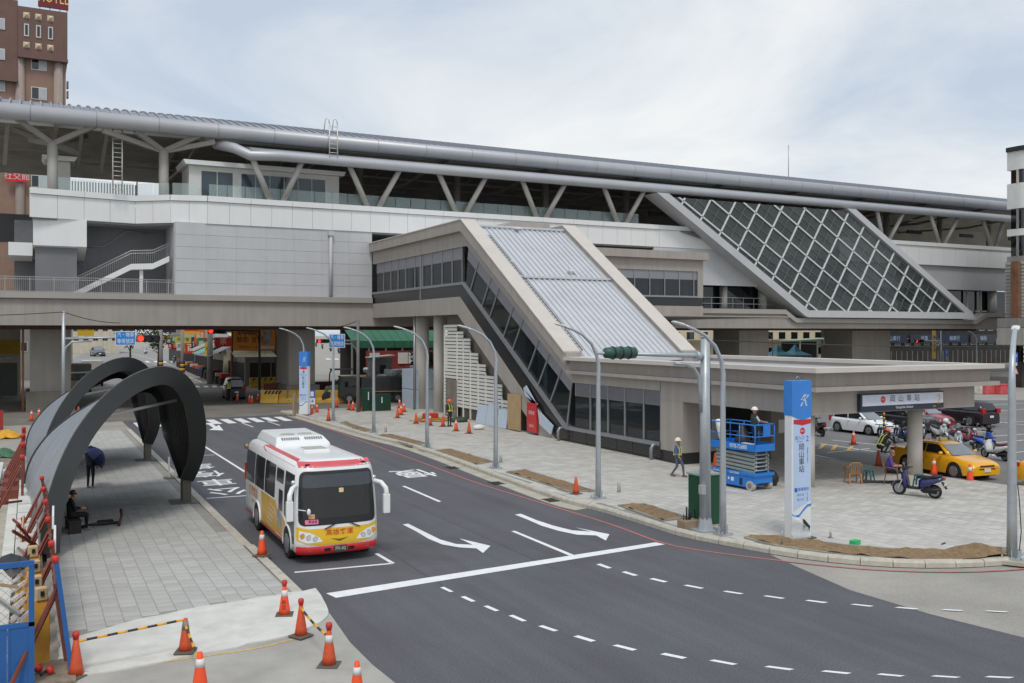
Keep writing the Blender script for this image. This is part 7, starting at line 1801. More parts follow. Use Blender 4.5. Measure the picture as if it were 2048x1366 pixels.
fy = [20.4, 23.3, 26.4, 29.2, 31.6, 34.0]
for k, y in enumerate(fy):
    m = M_gblue if k == 0 else M_brown
    x = 0.62 - 0.02 * k
    part(fence, 'post', MB().bar((x + 0.12, y, 0.05), (x - 0.16, y + 0.05, 2.02 if k else 2.3), 0.09), m, world=True)
    part(fence, 'post_cap', MB().lathe([(0.065, 0.0), (0.065, 0.12), (0.058, 0.125)], 10, (x - 0.17, y + 0.05, 2.0 if k else 2.28)), C_red, world=True)
    part(fence, 'prop', MB().bar((x - 0.15, y + 0.1, 1.75), (x - 1.0, y - 0.7, 0.1), 0.06), M_rust, world=True)
    part(fence, 'prop', MB().bar((x - 0.1, y + 1.0, 1.5), (x - 0.85, y + 0.2, 0.1), 0.05), M_rust, world=True)
for a, b in zip(fy, fy[1:]):
    n = 8
    for k in range(n):
        y0, y1 = a + (b - a) * k / n + 0.06, a + (b - a) * (k + 1) / n + 0.05
        part(fence, 'sheet', MB().prism([(0.60 + 0.02 * (k % 2), 0.3), (0.66 + 0.02 * (k % 2), 0.3), (0.46 + 0.02 * (k % 2), 1.85), (0.40 + 0.02 * (k % 2), 1.85)], lambda u, v, t: (u, t, v), y0, y1) , M_brown, world=True)
for k, (y, x) in enumerate(((26.3, 0.52), (23.4, 0.5))):
    part(fence, 'white_tarp', MB().bar((x, y, 2.0), (x + 0.05, y + 2.2, 1.9), 0.05, 0.32), M_white, world=True)
for k in range(16):
    yy = 21 + 0.9 * k; part(fence, 'prop', MB().bar((random.uniform(-0.5, 0.4), yy, random.uniform(0.05, 1.4)), (random.uniform(-0.9, 0.3), yy + random.uniform(-1.0, 1.0), random.uniform(0.3, 1.9)), 0.05, 0.07), random.choice((M_rust, M_brown, M_wood, M_rail)), world=True)
part(fence, 'sill_board', MB().box(-0.35, 0.8, 20.0, 21.4, 0.02, 0.07), mat('old_board', (136, 124, 108), 0.9, var=0.25, scale=5), world=True)
lab_b = ['nearest yellow folding barrier leaning inside the works fence', 'second yellow folding barrier leaning inside the works fence', 'third yellow folding barrier leaning inside the works fence', 'farthest yellow folding barrier leaning inside the works fence']
for k, (x, y, a) in enumerate(((0.05, 21.3, 12), (-0.06, 22.4, 8), (-0.05, 23.9, 14), (-0.12, 25.6, 6))):
    b = thing('folding_barrier', lab_b[k], 'barrier', (x, y, 0.05), R(a), 'folding barriers inside the fence')
    part(b, 'board', MB().prism([(-0.42, 0.0), (0.42, 0.0), (0.30, 1.25), (-0.10, 1.25)], lambda u, v, t: (u * 0.75 + v * 0.12, t + v * 0.22, v), -0.05, 0.05), M_barr, bevel=0.015)
    part(b, 'grip', MB().cbox((0.22, 0.28, 1.36), (0.22, 0.20, 0.26)), M_wood, bevel=0.02)
    part(b, 'grip', MB().cbox((0.22, 0.26, 1.38), (0.07, 0.215, 0.1)), M_blkp)
    for q in range(4): part(b, 'stripe', MB().bar((-0.36 + q * 0.04, -0.02 + 0.05 * q, 0.25 + 0.22 * q), (-0.12 + q * 0.04, -0.02 + 0.05 * q, 0.42 + 0.22 * q), 0.03, 0.07), M_white)
for k, (x, y) in enumerate(((0.15, 20.7), (0.35, 20.5))):
    o = thing('red_lamp', ['red warning lamp lying on the old board by the gate post', 'red warning lamp lying on the old board near the corner cone'][k], 'lamp', (x, y, 0.12), R(40))
    part(o, 'lens', MB().sphere((0, 0, 0.05), 0.085, 12, 8), C_red); part(o, 'handle', MB().cyl((-0.08, 0, 0.05), (-0.22, 0, 0.02), 0.03, n=8), M_blkp)
tp = thing('black_tarpaulin', 'crumpled black tarpaulin draped over the blue gate', 'tarpaulin', (-0.5, 20.3, 2.25))
part(tp, 'cloth', MB().loft([[(-1.1 + 0.16 * i, 0.16 * math.sin(i * 1.3 + j) + 0.14 * j - 0.3, 0.24 + 0.10 * math.sin(i * 2.1 + j * 1.7) - 0.05 * (j - 2) ** 2) for i in range(11)] for j in range(5)], False, False, True), mat('tarp_black', (46, 48, 50), 0.5, var=0.3, scale=6))
# drain channel and stepped concrete blocks
ch = thing('drain_channel', 'long pale concrete drain channel behind the works fence', 'channel', (-1.6, 36, 0))
for k in range(10):
    y0 = 22.5 + k * 3.0
    part(ch, 'channel_wall', MB().box(-1.55, -1.15, y0, y0 + 2.96, 0.02, 0.42), M_wcon, world=True)
    part(ch, 'channel_wall', MB().box(-0.72, -0.42, y0, y0 + 2.96, 0.02, 0.36), M_wcon, world=True)
    part(ch, 'channel_bed', MB().box(-1.14, -0.73, y0, y0 + 2.96, 0.02, 0.16), M_gutter, world=True)
stp = thing('concrete_blocks', 'white stepped concrete block wall behind the nearer shelter foot', 'blocks', (-0.1, 33, 0))
for k in range(9): part(stp, 'block', MB().box(-0.38, 0.28, 30.2 + k * 1.5, 31.66 + k * 1.5, 0.02, 0.62 + 0.05 * (k % 3)), M_wcon, world=True, bevel=0.02)
pl_things = [('yellow_tarpaulin', 'yellow tarpaulin heap in the works yard', (12, 868), (214, 160, 46), 0.9), ('green_tarpaulin', 'green tarpaulin heap in the works yard', (6, 905), (70, 110, 84), 0.8), ('white_sack', 'white sack at the frame edge in the works yard', (6, 945), (206, 212, 216), 0.6)]
for nm, lab, (x, y), col, r_ in pl_things:
    o = thing(nm, lab, 'tarpaulin' if 'tarp' in nm else 'sack', (*G(x, y, 0.2), 0.02))
    part(o, 'cloth', MB().loft([[((1 - (j / 6) ** 1.6) * r_ * (1 + 0.28 * math.sin(a * 1.9 + j) + 0.15 * math.sin(a * 4.1 + j * 2)) * math.cos(a * 0.3927), (1 - (j / 6) ** 1.6) * r_ * 1.4 * (1 + 0.25 * math.cos(a * 2.3 + j * 1.4)) * math.sin(a * 0.3927), 0.55 * r_ * j / 6 + 0.06 * math.sin(a * 2.7 + j * 1.9)) for a in range(16)] for j in range(6)], True, True, True), mat('heap_%d' % col[0], col, 0.7, var=0.25, scale=4, bump=0.5, bscale=5))
deb = MB()
for k in range(220):
    x, y = random.uniform(-9, -1.8), random.uniform(24, 60)
    deb.cbox((x, y, 0.06 + random.random() * 0.15), (random.uniform(0.1, 0.9), random.uniform(0.05, 0.25), random.uniform(0.04, 0.2)), RZ(random.random() * 3) @ RX(random.uniform(-0.3, 0.3)))
o = obj('rubble', deb.mesh('rubble', mat('rubble_mix', (150, 140, 126), 0.9, var=0.35, island=0.35))); tag(o, 'broken boards and rubble strewn over the works yard', 'rubble', None, 'stuff')
hs = thing('red_hoarding', 'low red steel hoarding with a grey tarp at the back of the works yard', 'hoarding', (-4.0, 74, 0))
for k in range(8): part(hs, 'sheet', MB().box(-8.0 + k * 0.8, -7.24 + k * 0.8, 74.0 + 0.03 * (k % 2), 74.06 + 0.03 * (k % 2), 0.05, 1.4), mat('hoarding_red', (160, 48, 40), 0.6, var=0.12), world=True)
part(hs, 'grey_tarp', MB().loft([[(-8.2 + 0.6 * i, 73.8 - 0.2 * j + 0.1 * math.sin(i), 3.2 - 0.9 * j + 0.1 * math.sin(i * 1.7)) for i in range(11)] for j in range(3)], False, False, True), mat('tarp_grey', (134, 142, 150), 0.5, var=0.2, scale=2), world=True)
ps = thing('scaffold_rack', 'rusty rack of steel posts and red boxes behind the farther shelter', 'rack', (-0.6, 44, 0))
for k in range(7):
    y = 40 + k * 1.7; part(ps, 'post', MB().bar((-0.25, y, 0.05), (-0.25, y, 2.0 + 0.3 * (k % 2)), 0.09), M_rust, world=True); part(ps, 'post_cap', MB().lathe([(0.09, 0), (0.09, 0.14), (0.06, 0.17)], 8, (-0.25, y, 2.0 + 0.3 * (k % 2))), C_red, world=True)
    part(ps, 'prop', MB().bar((-0.3, y, 1.7), (-1.1, y - 0.6, 0.1), 0.06), M_rust, world=True)
for k in range(3): part(ps, 'red_box', MB().box(-1.0, -0.4, 41 + k * 2.4, 42.0 + k * 2.4, 0.05, 0.7), M_rust, world=True)
part(ps, 'tall_post', MB().box(-0.62, -0.44, 92.0, 92.2, 0.0, 7.3), mat('orange_post', (178, 104, 50), 0.7, var=0.15), world=True)

# ================================================================ under the station: barriers, plant, signals
M_by = mat('barrier_faded_yellow', (176, 138, 52), 0.7, var=0.2, scale=2, dirt=((106, 84, 44), 1.5, 0.6))
M_haz = mat('hazard_black', (48, 46, 42), 0.7)
def jersey(label, loc, rz, L, striped, group):
    o = thing('road_barrier', label, 'road barrier', loc, rz, group)
    pf = [(-0.32, 0.02), (0.32, 0.02), (0.28, 0.3), (0.14, 0.5), (0.12, 1.25), (-0.12, 1.25), (-0.14, 0.5), (-0.28, 0.3)]
    part(o, 'shell', MB().prism(pf, lambda u, v, t: (t, u, v), 0, L - 0.06), M_by if not striped else mat('hazard_yellow', (206, 168, 62), 0.7, var=0.15))
    if striped:
        for k in range(5):
            x = 0.1 + k * L / 5.2
            part(o, 'stripe', MB().add([(x, -0.135, 0.52), (x + 0.22, -0.135, 0.52), (x + 0.62, -0.126, 1.2), (x + 0.40, -0.126, 1.2)], [(0, 1, 2, 3)]), M_haz)
    return o
b0 = Vector(G(522, 806)); b1 = Vector(G(704, 806)); bd = (b1 - b0); bn_ = 5; ba = math.atan2(bd.y, bd.x)
for k in range(bn_):
    p = b0 + bd * k / bn_
    jersey(['black and yellow striped road barrier beside the far pier', 'faded yellow road barrier next to the striped one', 'faded yellow road barrier behind the far totem', 'faded yellow road barrier behind the arrow board', 'faded yellow road barrier nearest the road roller'][k], (p.x, p.y, 0), ba, bd.length / bn_, k == 0, 'road barriers under the station')
p = Vector(G(66, 800)); jersey('black and yellow striped barrier at the foot of the leftmost pier', (p.x, p.y, 0), 0.0, 4.4, True, None)
p = Vector(G(524, 775)); jersey('striped barrier in front of the corner shop', (p.x - 1.5, p.y, 0), 0.0, 3.6, True, None)
hb = thing('maroon_hoarding', 'dark maroon steel hoarding behind the yellow barriers', 'hoarding', (25, 101, 0))
for k in range(9): part(hb, 'sheet', MB().box(20.6 + k * 1.4, 21.96 + k * 1.4, 93.6 + k * 0.2 + 0.05 * (k % 2), 93.68 + k * 0.2 + 0.05 * (k % 2), 0.05, 1.75), mat('hoarding_maroon', (96, 48, 40), 0.7, var=0.2, scale=2), world=True)
# road roller
rlx, rly = G(690, 806)
ro = thing('road_roller', 'small green road roller with a canopy and driver under the station', 'road roller', (rlx, rly + 1, 0), R(75)); ro.scale = (1.15,) * 3
M_rg = mat('roller_green', (70, 88, 66), 0.55, var=0.12)
part(ro, 'body', MB().prism([(-0.5, 0.55), (1.3, 0.55), (1.5, 0.9), (1.35, 1.35), (0.4, 1.5), (-0.5, 1.25)], lambda u, v, t: (t, u, v), -0.65, 0.65), M_rg, bevel=0.06)
for y in (-1.05, 1.2): part(ro, 'drum', MB().cyl((-0.7, y, 0.48), (0.7, y, 0.48), 0.48, n=20), M_blkp)
part(ro, 'canopy', MB().box(-0.75, 0.75, -0.9, 1.0, 2.75, 2.85), M_blkp, bevel=0.03)
for x in (-0.6, 0.6):
    for y in (0.85,): part(ro, 'canopy_post', MB().tube([(x, y + 0.25, 1.3), (x, y + 0.15, 2.5), (x, y, 2.78)], 0.04, 6), M_blkp)
part(ro, 'seat', MB().box(-0.3, 0.3, 0.0, 0.5, 1.36, 1.5).box(-0.3, 0.3, 0.45, 0.55, 1.5, 1.95), M_blkp)
part(ro, 'steering_wheel', MB().cyl((0, -0.5, 1.3), (0, -0.35, 1.75), 0.03, n=6).cyl((0, -0.37, 1.74), (0, -0.33, 1.76), 0.18, n=12), M_blkp)
dv = Matrix.Translation((rlx, rly + 1, 0)) @ RZ(R(75)) @ Vector((0, 0.22 * 1.15, 0))
person('driver in dark clothes sitting on the road roller', (dv.x, dv.y, 1.13), R(75), SIT, ((52, 50, 48), (52, 50, 48), (44, 44, 48), (36, 36, 36), True), sc=1.12)
# dump truck
tx_, ty_ = G(778, 806)
tk = thing('dump_truck', 'dark dump truck parked behind the board-wrapped column', 'truck', (tx_, ty_, 0), R(-8))
M_trk = mat('truck_dark', (46, 48, 50), 0.6, var=0.2, scale=1.5)
part(tk, 'bed', MB().box(-2.6, 2.9, 0.2, 2.5, 1.15, 2.5), M_trk, bevel=0.04)
for k in range(7): part(tk, 'bed_rib', MB().box(-2.4 + k * 0.85, -2.28 + k * 0.85, 0.1, 0.19, 1.2, 2.45), M_trk)
part(tk, 'chassis', MB().box(-4.6, 2.9, 0.4, 2.2, 0.6, 0.95), M_blkp)
part(tk, 'side_rail', MB().box(-2.6, 2.9, 0.12, 0.19, 1.1, 1.16), mat('rail_amber', (190, 132, 40), 0.6))
cbn = part(tk, 'cab', MB().prism([(-4.7, 0.6), (-2.8, 0.6), (-2.8, 2.55), (-4.35, 2.55), (-4.65, 1.6)], lambda u, v, t: (u, t, v), 0.25, 2.45), M_trk, bevel=0.05)
part(cbn, 'side_window', MB().box(-4.2, -3.1, 0.23, 0.245, 1.6, 2.35), M_cglass)
for x in (-3.8, 0.9, 2.1):
    wheel_t = part(tk, 'wheel', MB().cyl((x, 0.15, 0.5), (x, 0.55, 0.5), 0.5, n=20), M_tyre); part(wheel_t, 'rim', MB().cyl((x, 0.13, 0.5), (x, 0.2, 0.5), 0.25, n=14), M_rim)
hz = part(tk, 'hazard_board', MB().box(1.5, 2.9, 0.0, 0.05, 0.55, 1.05), mat('hazard_red', (150, 60, 46), 0.6))
for k in range(4): part(hz, 'stripe', MB().add([(1.55 + k * 0.34, -0.004, 0.55), (1.7 + k * 0.34, -0.004, 0.55), (1.85 + k * 0.34, -0.004, 1.05), (1.70 + k * 0.34, -0.004, 1.05)], [(0, 1, 2, 3)]), M_white)
for k, (x, w, h) in enumerate(((737, 1.1, 1.95), (764, 1.6, 1.45))):
    q = G(x, 823, PZ); o = thing('electrical_cabinet', ['far dark green cabinet, the taller of two', 'far dark green cabinet, the lower and wider of two'][k], 'cabinet', (*q, PZ))
    part(o, 'housing', MB().box(-w / 2, w / 2, 0, 0.8, 0.05, h), mat('cabinet_dark_green', (24, 60, 46), 0.4, var=0.08), bevel=0.02); part(o, 'door', MB().box(-w / 2 + 0.08, w / 2 - 0.08, -0.015, -0.001, 0.15, h - 0.1), mat('cabinet_dark_green', (24, 60, 46))); part(o, 'plinth', MB().box(-w / 2 - 0.05, w / 2 + 0.05, -0.05, 0.85, 0, 0.049), M_gutter)
    part(o, 'reflector', MB().box(-0.05, 0.03, -0.03, -0.016, h * 0.5, h * 0.85), M_white)
ab = G(624, 822, PZ); o = thing('arrow_board', 'blue and white arrow direction board on two legs by the far totem', 'sign', (*ab, PZ), R(-8))
part(o, 'board', MB().box(-0.25, 0.25, -0.02, 0.02, 0.55, 1.75), M_white); part(o, 'blue_panel', MB().box(-0.27, 0.27, -0.03, -0.021, 1.12, 1.8), mat('sign_blue', (34, 110, 188), 0.5)); part(o, 'pictogram', MB().box(-0.14, 0.14, -0.037, -0.031, 1.25, 1.65), M_white)
part(o, 'arrow', MB().add([(-0.15, -0.026, 0.86), (0.02, -0.026, 0.86), (0.0, -0.026, 0.98), (0.15, -0.026, 0.84), (0.0, -0.026, 0.70), (0.02, -0.026, 0.81), (-0.15, -0.026, 0.81)], [tuple(range(7))]), mat('sign_blue', (34, 110, 188)))
for x in (-0.22, 0.22): part(o, 'leg', MB().box(x - 0.03, x + 0.03, -0.02, 0.02, 0.0, 0.549), M_rail)
bd_ = thing('timber_props', 'grey timber props leaning against the foot of the far totem', 'timber', (*G(592, 829, PZ), PZ), 0.3)
for k in range(3): part(bd_, 'prop', MB().bar((-0.3 + 0.2 * k, -0.1, 0), (-0.1 + 0.1 * k, 0.2, 1.7), 0.14, 0.05), mat('old_board', (136, 124, 108)))
M_sblue = mat('road_sign_blue', (34, 128, 206), 0.45, var=0.04)
M_lit = mat('red_signal_light', (255, 60, 40), 0.4, var=0, emit=1.6)
def signal(label, base, arm_px, Yp, lamp_px, sign, top, arm_z, name='traffic_signal', dark=False, m=None, hs=1.0):
    """Mast with a horizontal arm along X at depth Yp, a three-lamp head and maybe a blue sign."""
    bx, by = base; o = thing(name, label, 'traffic signal', (bx, by, 0)); m = m or M_galv
    part(o, 'pole', MB().tube([(0, 0, 0.0), (0, 0, top)], [0.16, 0.12], 12), m)
    ax = FY(arm_px, 680, by)[0] - bx
    part(o, 'arm', MB().tube([(0, 0, arm_z), (ax, 0, arm_z + 0.12)], [0.09, 0.06], 8), m)
    part(o, 'brace_arm', MB().tube([(0.0, 0, arm_z - 1.7), (math.copysign(0.15, ax), 0, arm_z - 0.7), (math.copysign(0.6, ax), 0, arm_z - 0.25), (math.copysign(2.0, ax), 0, arm_z - 0.2)], 0.07, 8), m)
    lx = FY(lamp_px, 680, by)[0] - bx
    hd = part(o, 'signal_head', MB().box(lx - 0.3 * hs, lx + 1.65 * hs, -0.1, 0.2, arm_z - 0.32 * hs, arm_z + 0.32 * hs), M_blkp, bevel=0.1 * hs)
    for k in range(3):
        part(hd, 'lens', MB().cyl((lx + k * 0.66 * hs, -0.11, arm_z), (lx + k * 0.66 * hs, -0.16, arm_z), 0.27 * hs, n=16), M_lit if k == 0 else mat('dark_lens', (34, 40, 38), 0.3))
        part(hd, 'hood', MB().loft([[(lx + k * 0.66 * hs + 0.30 * hs * math.cos(R(a)), y, arm_z + 0.30 * hs * math.sin(R(a))) for a in range(-30, 211, 20)] for y in (-0.1, -0.45)], False, False, True), M_blkp)
    if sign:
        s0, s1, txt1, txt2 = sign; x0 = FY(s0, 680, by)[0] - bx; x1 = FY(s1, 680, by)[0] - bx
        sp = part(o, 'road_sign', MB().box(x0, x1, -0.14, -0.1, arm_z - 0.55, arm_z + 0.58), M_white)
        part(sp, 'sign_face', MB().box(x0 + 0.05, x1 - 0.05, -0.15, -0.141, arm_z - 0.5, arm_z + 0.53), M_sblue)
        w = (x1 - x0); sz = 0.42
        part(sp, 'lettering', MB().text(txt1, sz, lambda u, v: ((x0 + x1) / 2 + u * w / 2.0, -0.155, arm_z + 0.28 + v)).text(txt2, sz, lambda u, v: ((x0 + x1) / 2 + u * w / 2.0, -0.155, arm_z - 0.24 + v)), M_white)
    return o
s1 = (FY(127, 700, 81)[0], 81.0); signal('signal mast with red light and blue lettered sign behind the shelters', s1, 300, 0, 281, (230, 271, '汽・機車', '專用號誌'), 8.5, FY(200, 677, s1[1])[1], hs=0.9)
s2 = G(716, 824, PZ); signal('dark signal pole with blue lettered sign behind the street lamps', s2, 640, 0, 637, (657, 689, '汽・機車', '專用號誌'), 7.9, FY(680, 682, s2[1])[1], m=mat('pole_weathered', (110, 112, 112), 0.6, var=0.15), hs=0.52)
s3 = (FY(519, 700, 112)[0], 112.0); signal('far signal mast with red light before the orange billboard', s3, 424, 0, 421, None, 9.0, FY(450, 662, 112)[1], m=mat('pole_dark_grey', (74, 78, 78), 0.6))
s4 = (FY(1882, 700, 118)[0], 118.0); signal('signal mast with red lights seen under the right end of the station', s4, 1838, 0, 1832, None, 7.4, FY(1850, 682, 118)[1])
for k, (px, y, lab) in enumerate(((1545, 112, 'curved lamp beyond the station behind the teal tents'), (1953, 100, 'curved lamp beyond the station near the tiled tower'))):
    o = copy_tree(lp); X = FY(px, 690, y)[0]; o.location = (X, y, 0); o['label'] = lab; o['group'] = 'curved lamps beyond the station'
# overhead wires
def wire(a, b, sag, label, r=0.02):
    a, b = Vector(a), Vector(b); o = thing('overhead_wire', label, 'wire', tuple((a + b) / 2)); part(o, 'wire', MB().tube([a.lerp(b, t / 10) - Vector((0, 0, sag * 4 * (t / 10) * (1 - t / 10))) for t in range(11)], r, 5), M_blkp, world=True)
wire((mx, my, 6.55), (70, 44, 6.0), 0.25, 'thin wire running from the signal mast over the car park', 0.018)
tp1 = Vector((s1[0], s1[1] - 0.1, 8.4)); y_ = 85.5
wire(tuple(tp1), (-14, 80, 8.2), 0.3, 'wire from the shelter-side signal mast towards the frame edge', 0.03)
wire(tuple(tp1), (FY(240, 648, 85.5)[0], 85.5, 7.6), 0.2, 'wire from the shelter-side signal mast to the deck', 0.03)
wire((s2[0], s2[1], 7.8), (FY(640, 658, 85.0)[0], 85.0, 7.3), 0.25, 'wire from the dark signal pole to the deck', 0.03)

# ================================================================ the town behind
M_rc = mat('render_cream', (196, 188, 170), 0.9, var=0.12, scale=0.6, streak=0.15)
M_rg2 = mat('render_grey', (140, 138, 134), 0.9, var=0.12, scale=0.6, streak=0.2)
M_rw = mat('render_white', (206, 204, 198), 0.9, var=0.1, scale=0.6, streak=0.12)
M_shop = mat('shop_dark', (52, 50, 48), 0.8, var=0.3, scale=0.6)
def sign_board(par, x0, x1, y, z0, z1, col, txt='', tcol=None, face='y', nm='signboard', size=None):
    m = mat('board_%d_%d_%d' % col, col, 0.55, var=0.08)
    b = part(par, nm, MB().box(x0, x1, y - 0.06, y + 0.06, z0, z1), m, world=True)
    if txt:
        sz = size or min((z1 - z0) * 0.62, (x1 - x0) / max(1, len(txt)) * 0.95)
        part(b, 'lettering', MB().text(txt, sz, lambda u, v: ((x0 + x1) / 2 + u, y - 0.075, (z0 + z1) / 2 + v)), mat('board_ink_%d_%d_%d' % tcol, tcol, 0.6), world=True)
    return b
def house(label, x0, x1, y0, y1, h, wall, roofc=None, wins=(), group='shops and houses behind the station', shop=True):
    o = thing('shop_house', label, 'house', ((x0 + x1) / 2, (y0 + y1) / 2, 0), 0.0, group)
    part(o, 'wall', MB().box(x0, x1, y0, y1, 0, h), wall, world=True)
    part(o, 'roof', MB().box(x0 - 0.3, x1 + 0.3, y0 - 0.3, y1 + 0.3, h + 0.002, h + 0.35), roofc or M_rg2, world=True)
    if shop:
        part(o, 'shop_opening_shade', MB().box(x0 - 0.03, x0 - 0.001, y0 + 0.5, y1 - 0.5, 0.1, 2.9), M_shop, world=True)  # flat dark sheets on the wall stand for the shade inside the shop
        part(o, 'shop_opening_shade', MB().box(x0 + 0.6, x1 - 0.6, y0 - 0.03, y0 - 0.001, 0.1, 2.9), M_shop, world=True)
        n = max(2, int((x1 - x0) / 1.6))
        for k in range(1, n): part(o, 'shutter_post', MB().box(x0 + 0.6 + (x1 - x0 - 1.2) * k / n - 0.07, x0 + 0.6 + (x1 - x0 - 1.2) * k / n + 0.07, y0 - 0.08, y0 - 0.031, 0.1, 2.9), M_rg2, world=True)
    nfl = int((h - 3.4) // 3.1)
    for f in range(nfl):
        z = 4.1 + f * 3.1
        n = max(1, int((x1 - x0) / 2.8))
        for k in range(n):
            c = x0 + (x1 - x0) * (k + 0.5) / n
            w = part(o, 'window', MB().box(c - 0.85, c + 0.85, y0 - 0.05, y0 - 0.002, z, z + 1.4), M_rw, world=True)
            part(w, 'pane', MB().box(c - 0.76, c - 0.02, y0 - 0.065, y0 - 0.051, z + 0.08, z + 1.32), M_cglass, world=True); part(w, 'pane', MB().box(c + 0.02, c + 0.76, y0 - 0.065, y0 - 0.051, z + 0.08, z + 1.32), M_cglass, world=True)
        n = max(1, int((y1 - y0) / 3.2))
        for k in range(n):
            c = y0 + (y1 - y0) * (k + 0.5) / n
            w = part(o, 'window', MB().box(x0 - 0.05, x0 - 0.002, c - 0.85, c + 0.85, z, z + 1.4), M_rw, world=True); part(w, 'pane', MB().box(x0 - 0.065, x0 - 0.051, c - 0.76, c + 0.76, z + 0.08, z + 1.32), M_cglass, world=True)
    return o
def awning(par, x0, x1, y0, y1, z, drop, col, side='-y'):
    m = mat('awning_%d_%d_%d' % col, col, 0.7, var=0.15, scale=1.5)
    n = max(1, int((x1 - x0) / 1.2))
    if side == '-y':
        for k in range(n): a, b = x0 + (x1 - x0) * k / n, x0 + (x1 - x0) * (k + 1) / n - 0.04; part(par, 'awning', MB().prism([(y0, z - drop), (y0, z - drop + 0.06), (y1, z + 0.06), (y1, z)], lambda u, v, t: (t, u, v), a, b), m, world=True)
    else:
        part(par, 'awning', MB().prism([(x0, z - drop), (x0, z - drop + 0.06), (x1, z + 0.06), (x1, z)], lambda u, v, t: (u, t, v), y0, y1), m, world=True)
# right-hand row of the far street
c1 = house('corner shop under the big orange billboard', 24.5, 31.0, 122, 132, 6.0, M_rg2)
X0, X1 = FY(466, 680, 121)[0], FY(551, 680, 121)[0]; Z0, Z1 = FY(466, 701, 121)[1], 7.4
sign_board(c1, X0, X1, 121, Z0, Z1, (226, 140, 48)); 
for tx_b, sz_b, dx_b, z_b in (('鴻宇眼科', 0.8, 1.9, Z1 - 0.75), ('驗影 登記', 0.8, 2.1, Z1 - 1.55), ('(07)622-1118', 0.42, 1.9, Z0 + 0.42)):
    part(c1, 'lettering', MB().text(tx_b, sz_b, lambda u, v: (X0 + dx_b + u, 120.9, z_b + v)), mat('billboard_ink', (66, 48, 38), 0.7), world=True)
part(c1, 'billboard_photo', MB().box(X1 - 1.5, X1 - 0.5, 120.9, 120.93, Z0 + 0.75, Z1 - 0.1), mat('photo_grey', (150, 146, 140), 0.7, var=0.4, scale=1.5), world=True)
part(c1, 'billboard_strip', MB().box(X1 - 2.1, X1 - 0.2, 120.9, 120.93, Z0 + 0.2, Z0 + 0.55), M_rw, world=True)
part(c1, 'billboard_frame', MB().box(X1 - 0.05, X1 + 0.1, 120.9, 121.1, 0, Z1).box(X0 - 0.2, X0, 120.9, 121.1, 0, Z1), M_rust, world=True)
awning(c1, X0 - 0.2, X1 - 0.3, 118.6, 121.8, 4.4, 0.7, (188, 182, 150))
c2 = house('low shop with striped awnings beside the billboard shop', 24.0, 31.5, 134, 146, 5.6, M_rc)
awning(c2, 20.5, 24.0, 133, 139, 5.4, 1.6, (120, 170, 160), 'x'); awning(c2, 20.8, 24.0, 139.4, 145, 5.6, 1.5, (168, 166, 160), 'x'); awning(c2, 20.9, 24.0, 127, 132.5, 5.0, 1.4, (150, 150, 152), 'x'); awning(c2, 24.2, 30, 130.8, 134, 7.0, 0.8, (214, 206, 164))
sign_board(c2, FY(440, 660, 133)[0], FY(470, 660, 133)[0], 133, 6.6, 8.4, (30, 52, 112), '岡山電器', (196, 206, 226))
c3 = house('shop with the red and yellow signboard on the far street', 25.5, 33, 150, 170, 8.6, M_rw)
sign_board(c3, FY(360, 660, 149)[0], FY(395, 660, 149)[0], 149, 7.0, 9.2, (206, 66, 40), '豐原食品', (240, 220, 190)); sign_board(c3, FY(360, 660, 149)[0], FY(395, 660, 149)[0], 149, 6.5, 6.98, (226, 168, 50))
sign_board(c3, FY(350, 660, 149)[0], FY(382, 660, 149)[0], 149, 5.2, 6.2, (190, 186, 96), '早午餐', (90, 80, 40))
c4_ = house('white shophouse with the black signboard on the far street', 27, 35, 176, 196, 9.5, M_rw)
sign_board(c4_, FY(323, 660, 175)[0], FY(352, 660, 175)[0], 175, 6.8, 8.8, (34, 40, 58), 'JAPAN', (190, 196, 206))
house('farthest grey shophouse of the row', 30, 39, 205, 240, 10.5, M_rg2)
for k, (px, py, Y, col, lab) in enumerate(((451, 738, 0, (206, 70, 96), 'pink banner flag by the corner shop'), (459, 742, 0, (206, 74, 100), 'second pink banner flag by the corner shop'), (465, 752, 0, (196, 44, 40), 'red banner flag nearest the billboard shop'), (430, 735, 0, (206, 214, 64), 'lime green banner flag by the utility poles'))):
    x, y = G(px, py + 3, 0); o = thing('banner_flag', lab, 'banner', (x, y, 0), R(10 * k - 20), 'banner flags before the shops')
    part(o, 'pole', MB().cyl((0, 0, 0), (0, 0, 3.2), 0.04, n=6), M_rail); part(o, 'cloth', MB().loft([[(0.04, 0.0, z), (0.65, 0.05 * math.sin(z * 2), z)] for z in (0.7, 1.3, 1.9, 2.5, 3.1)], False, False, True), mat('banner_%d_%d' % col[:2], col, 0.7, var=0.15))
for k, (px, Y, lab) in enumerate(((420, 128, 'twin-trunked concrete utility pole before the far shops'), (322, 150, 'utility pole with black and yellow foot on the far street'), (365, 140, 'thin pole with striped foot beside the red signboard'))):
    X = FY(px, 700, Y)[0]; o = thing('utility_pole', lab, 'utility pole', (X, Y, 0)); part(o, 'pole', MB().tube([(0, 0, 0), (0, 0, 10)], [0.42 if k == 0 else 0.3, 0.3 if k == 0 else 0.22], 10), M_pier)
    if k:
        for q in range(8): part(o, 'stripe', MB().cyl((0, 0, 0.2 + q * 0.3), (0, 0, 0.5 + q * 0.3), 0.34, n=10), B_bk if q % 2 else B_yl)
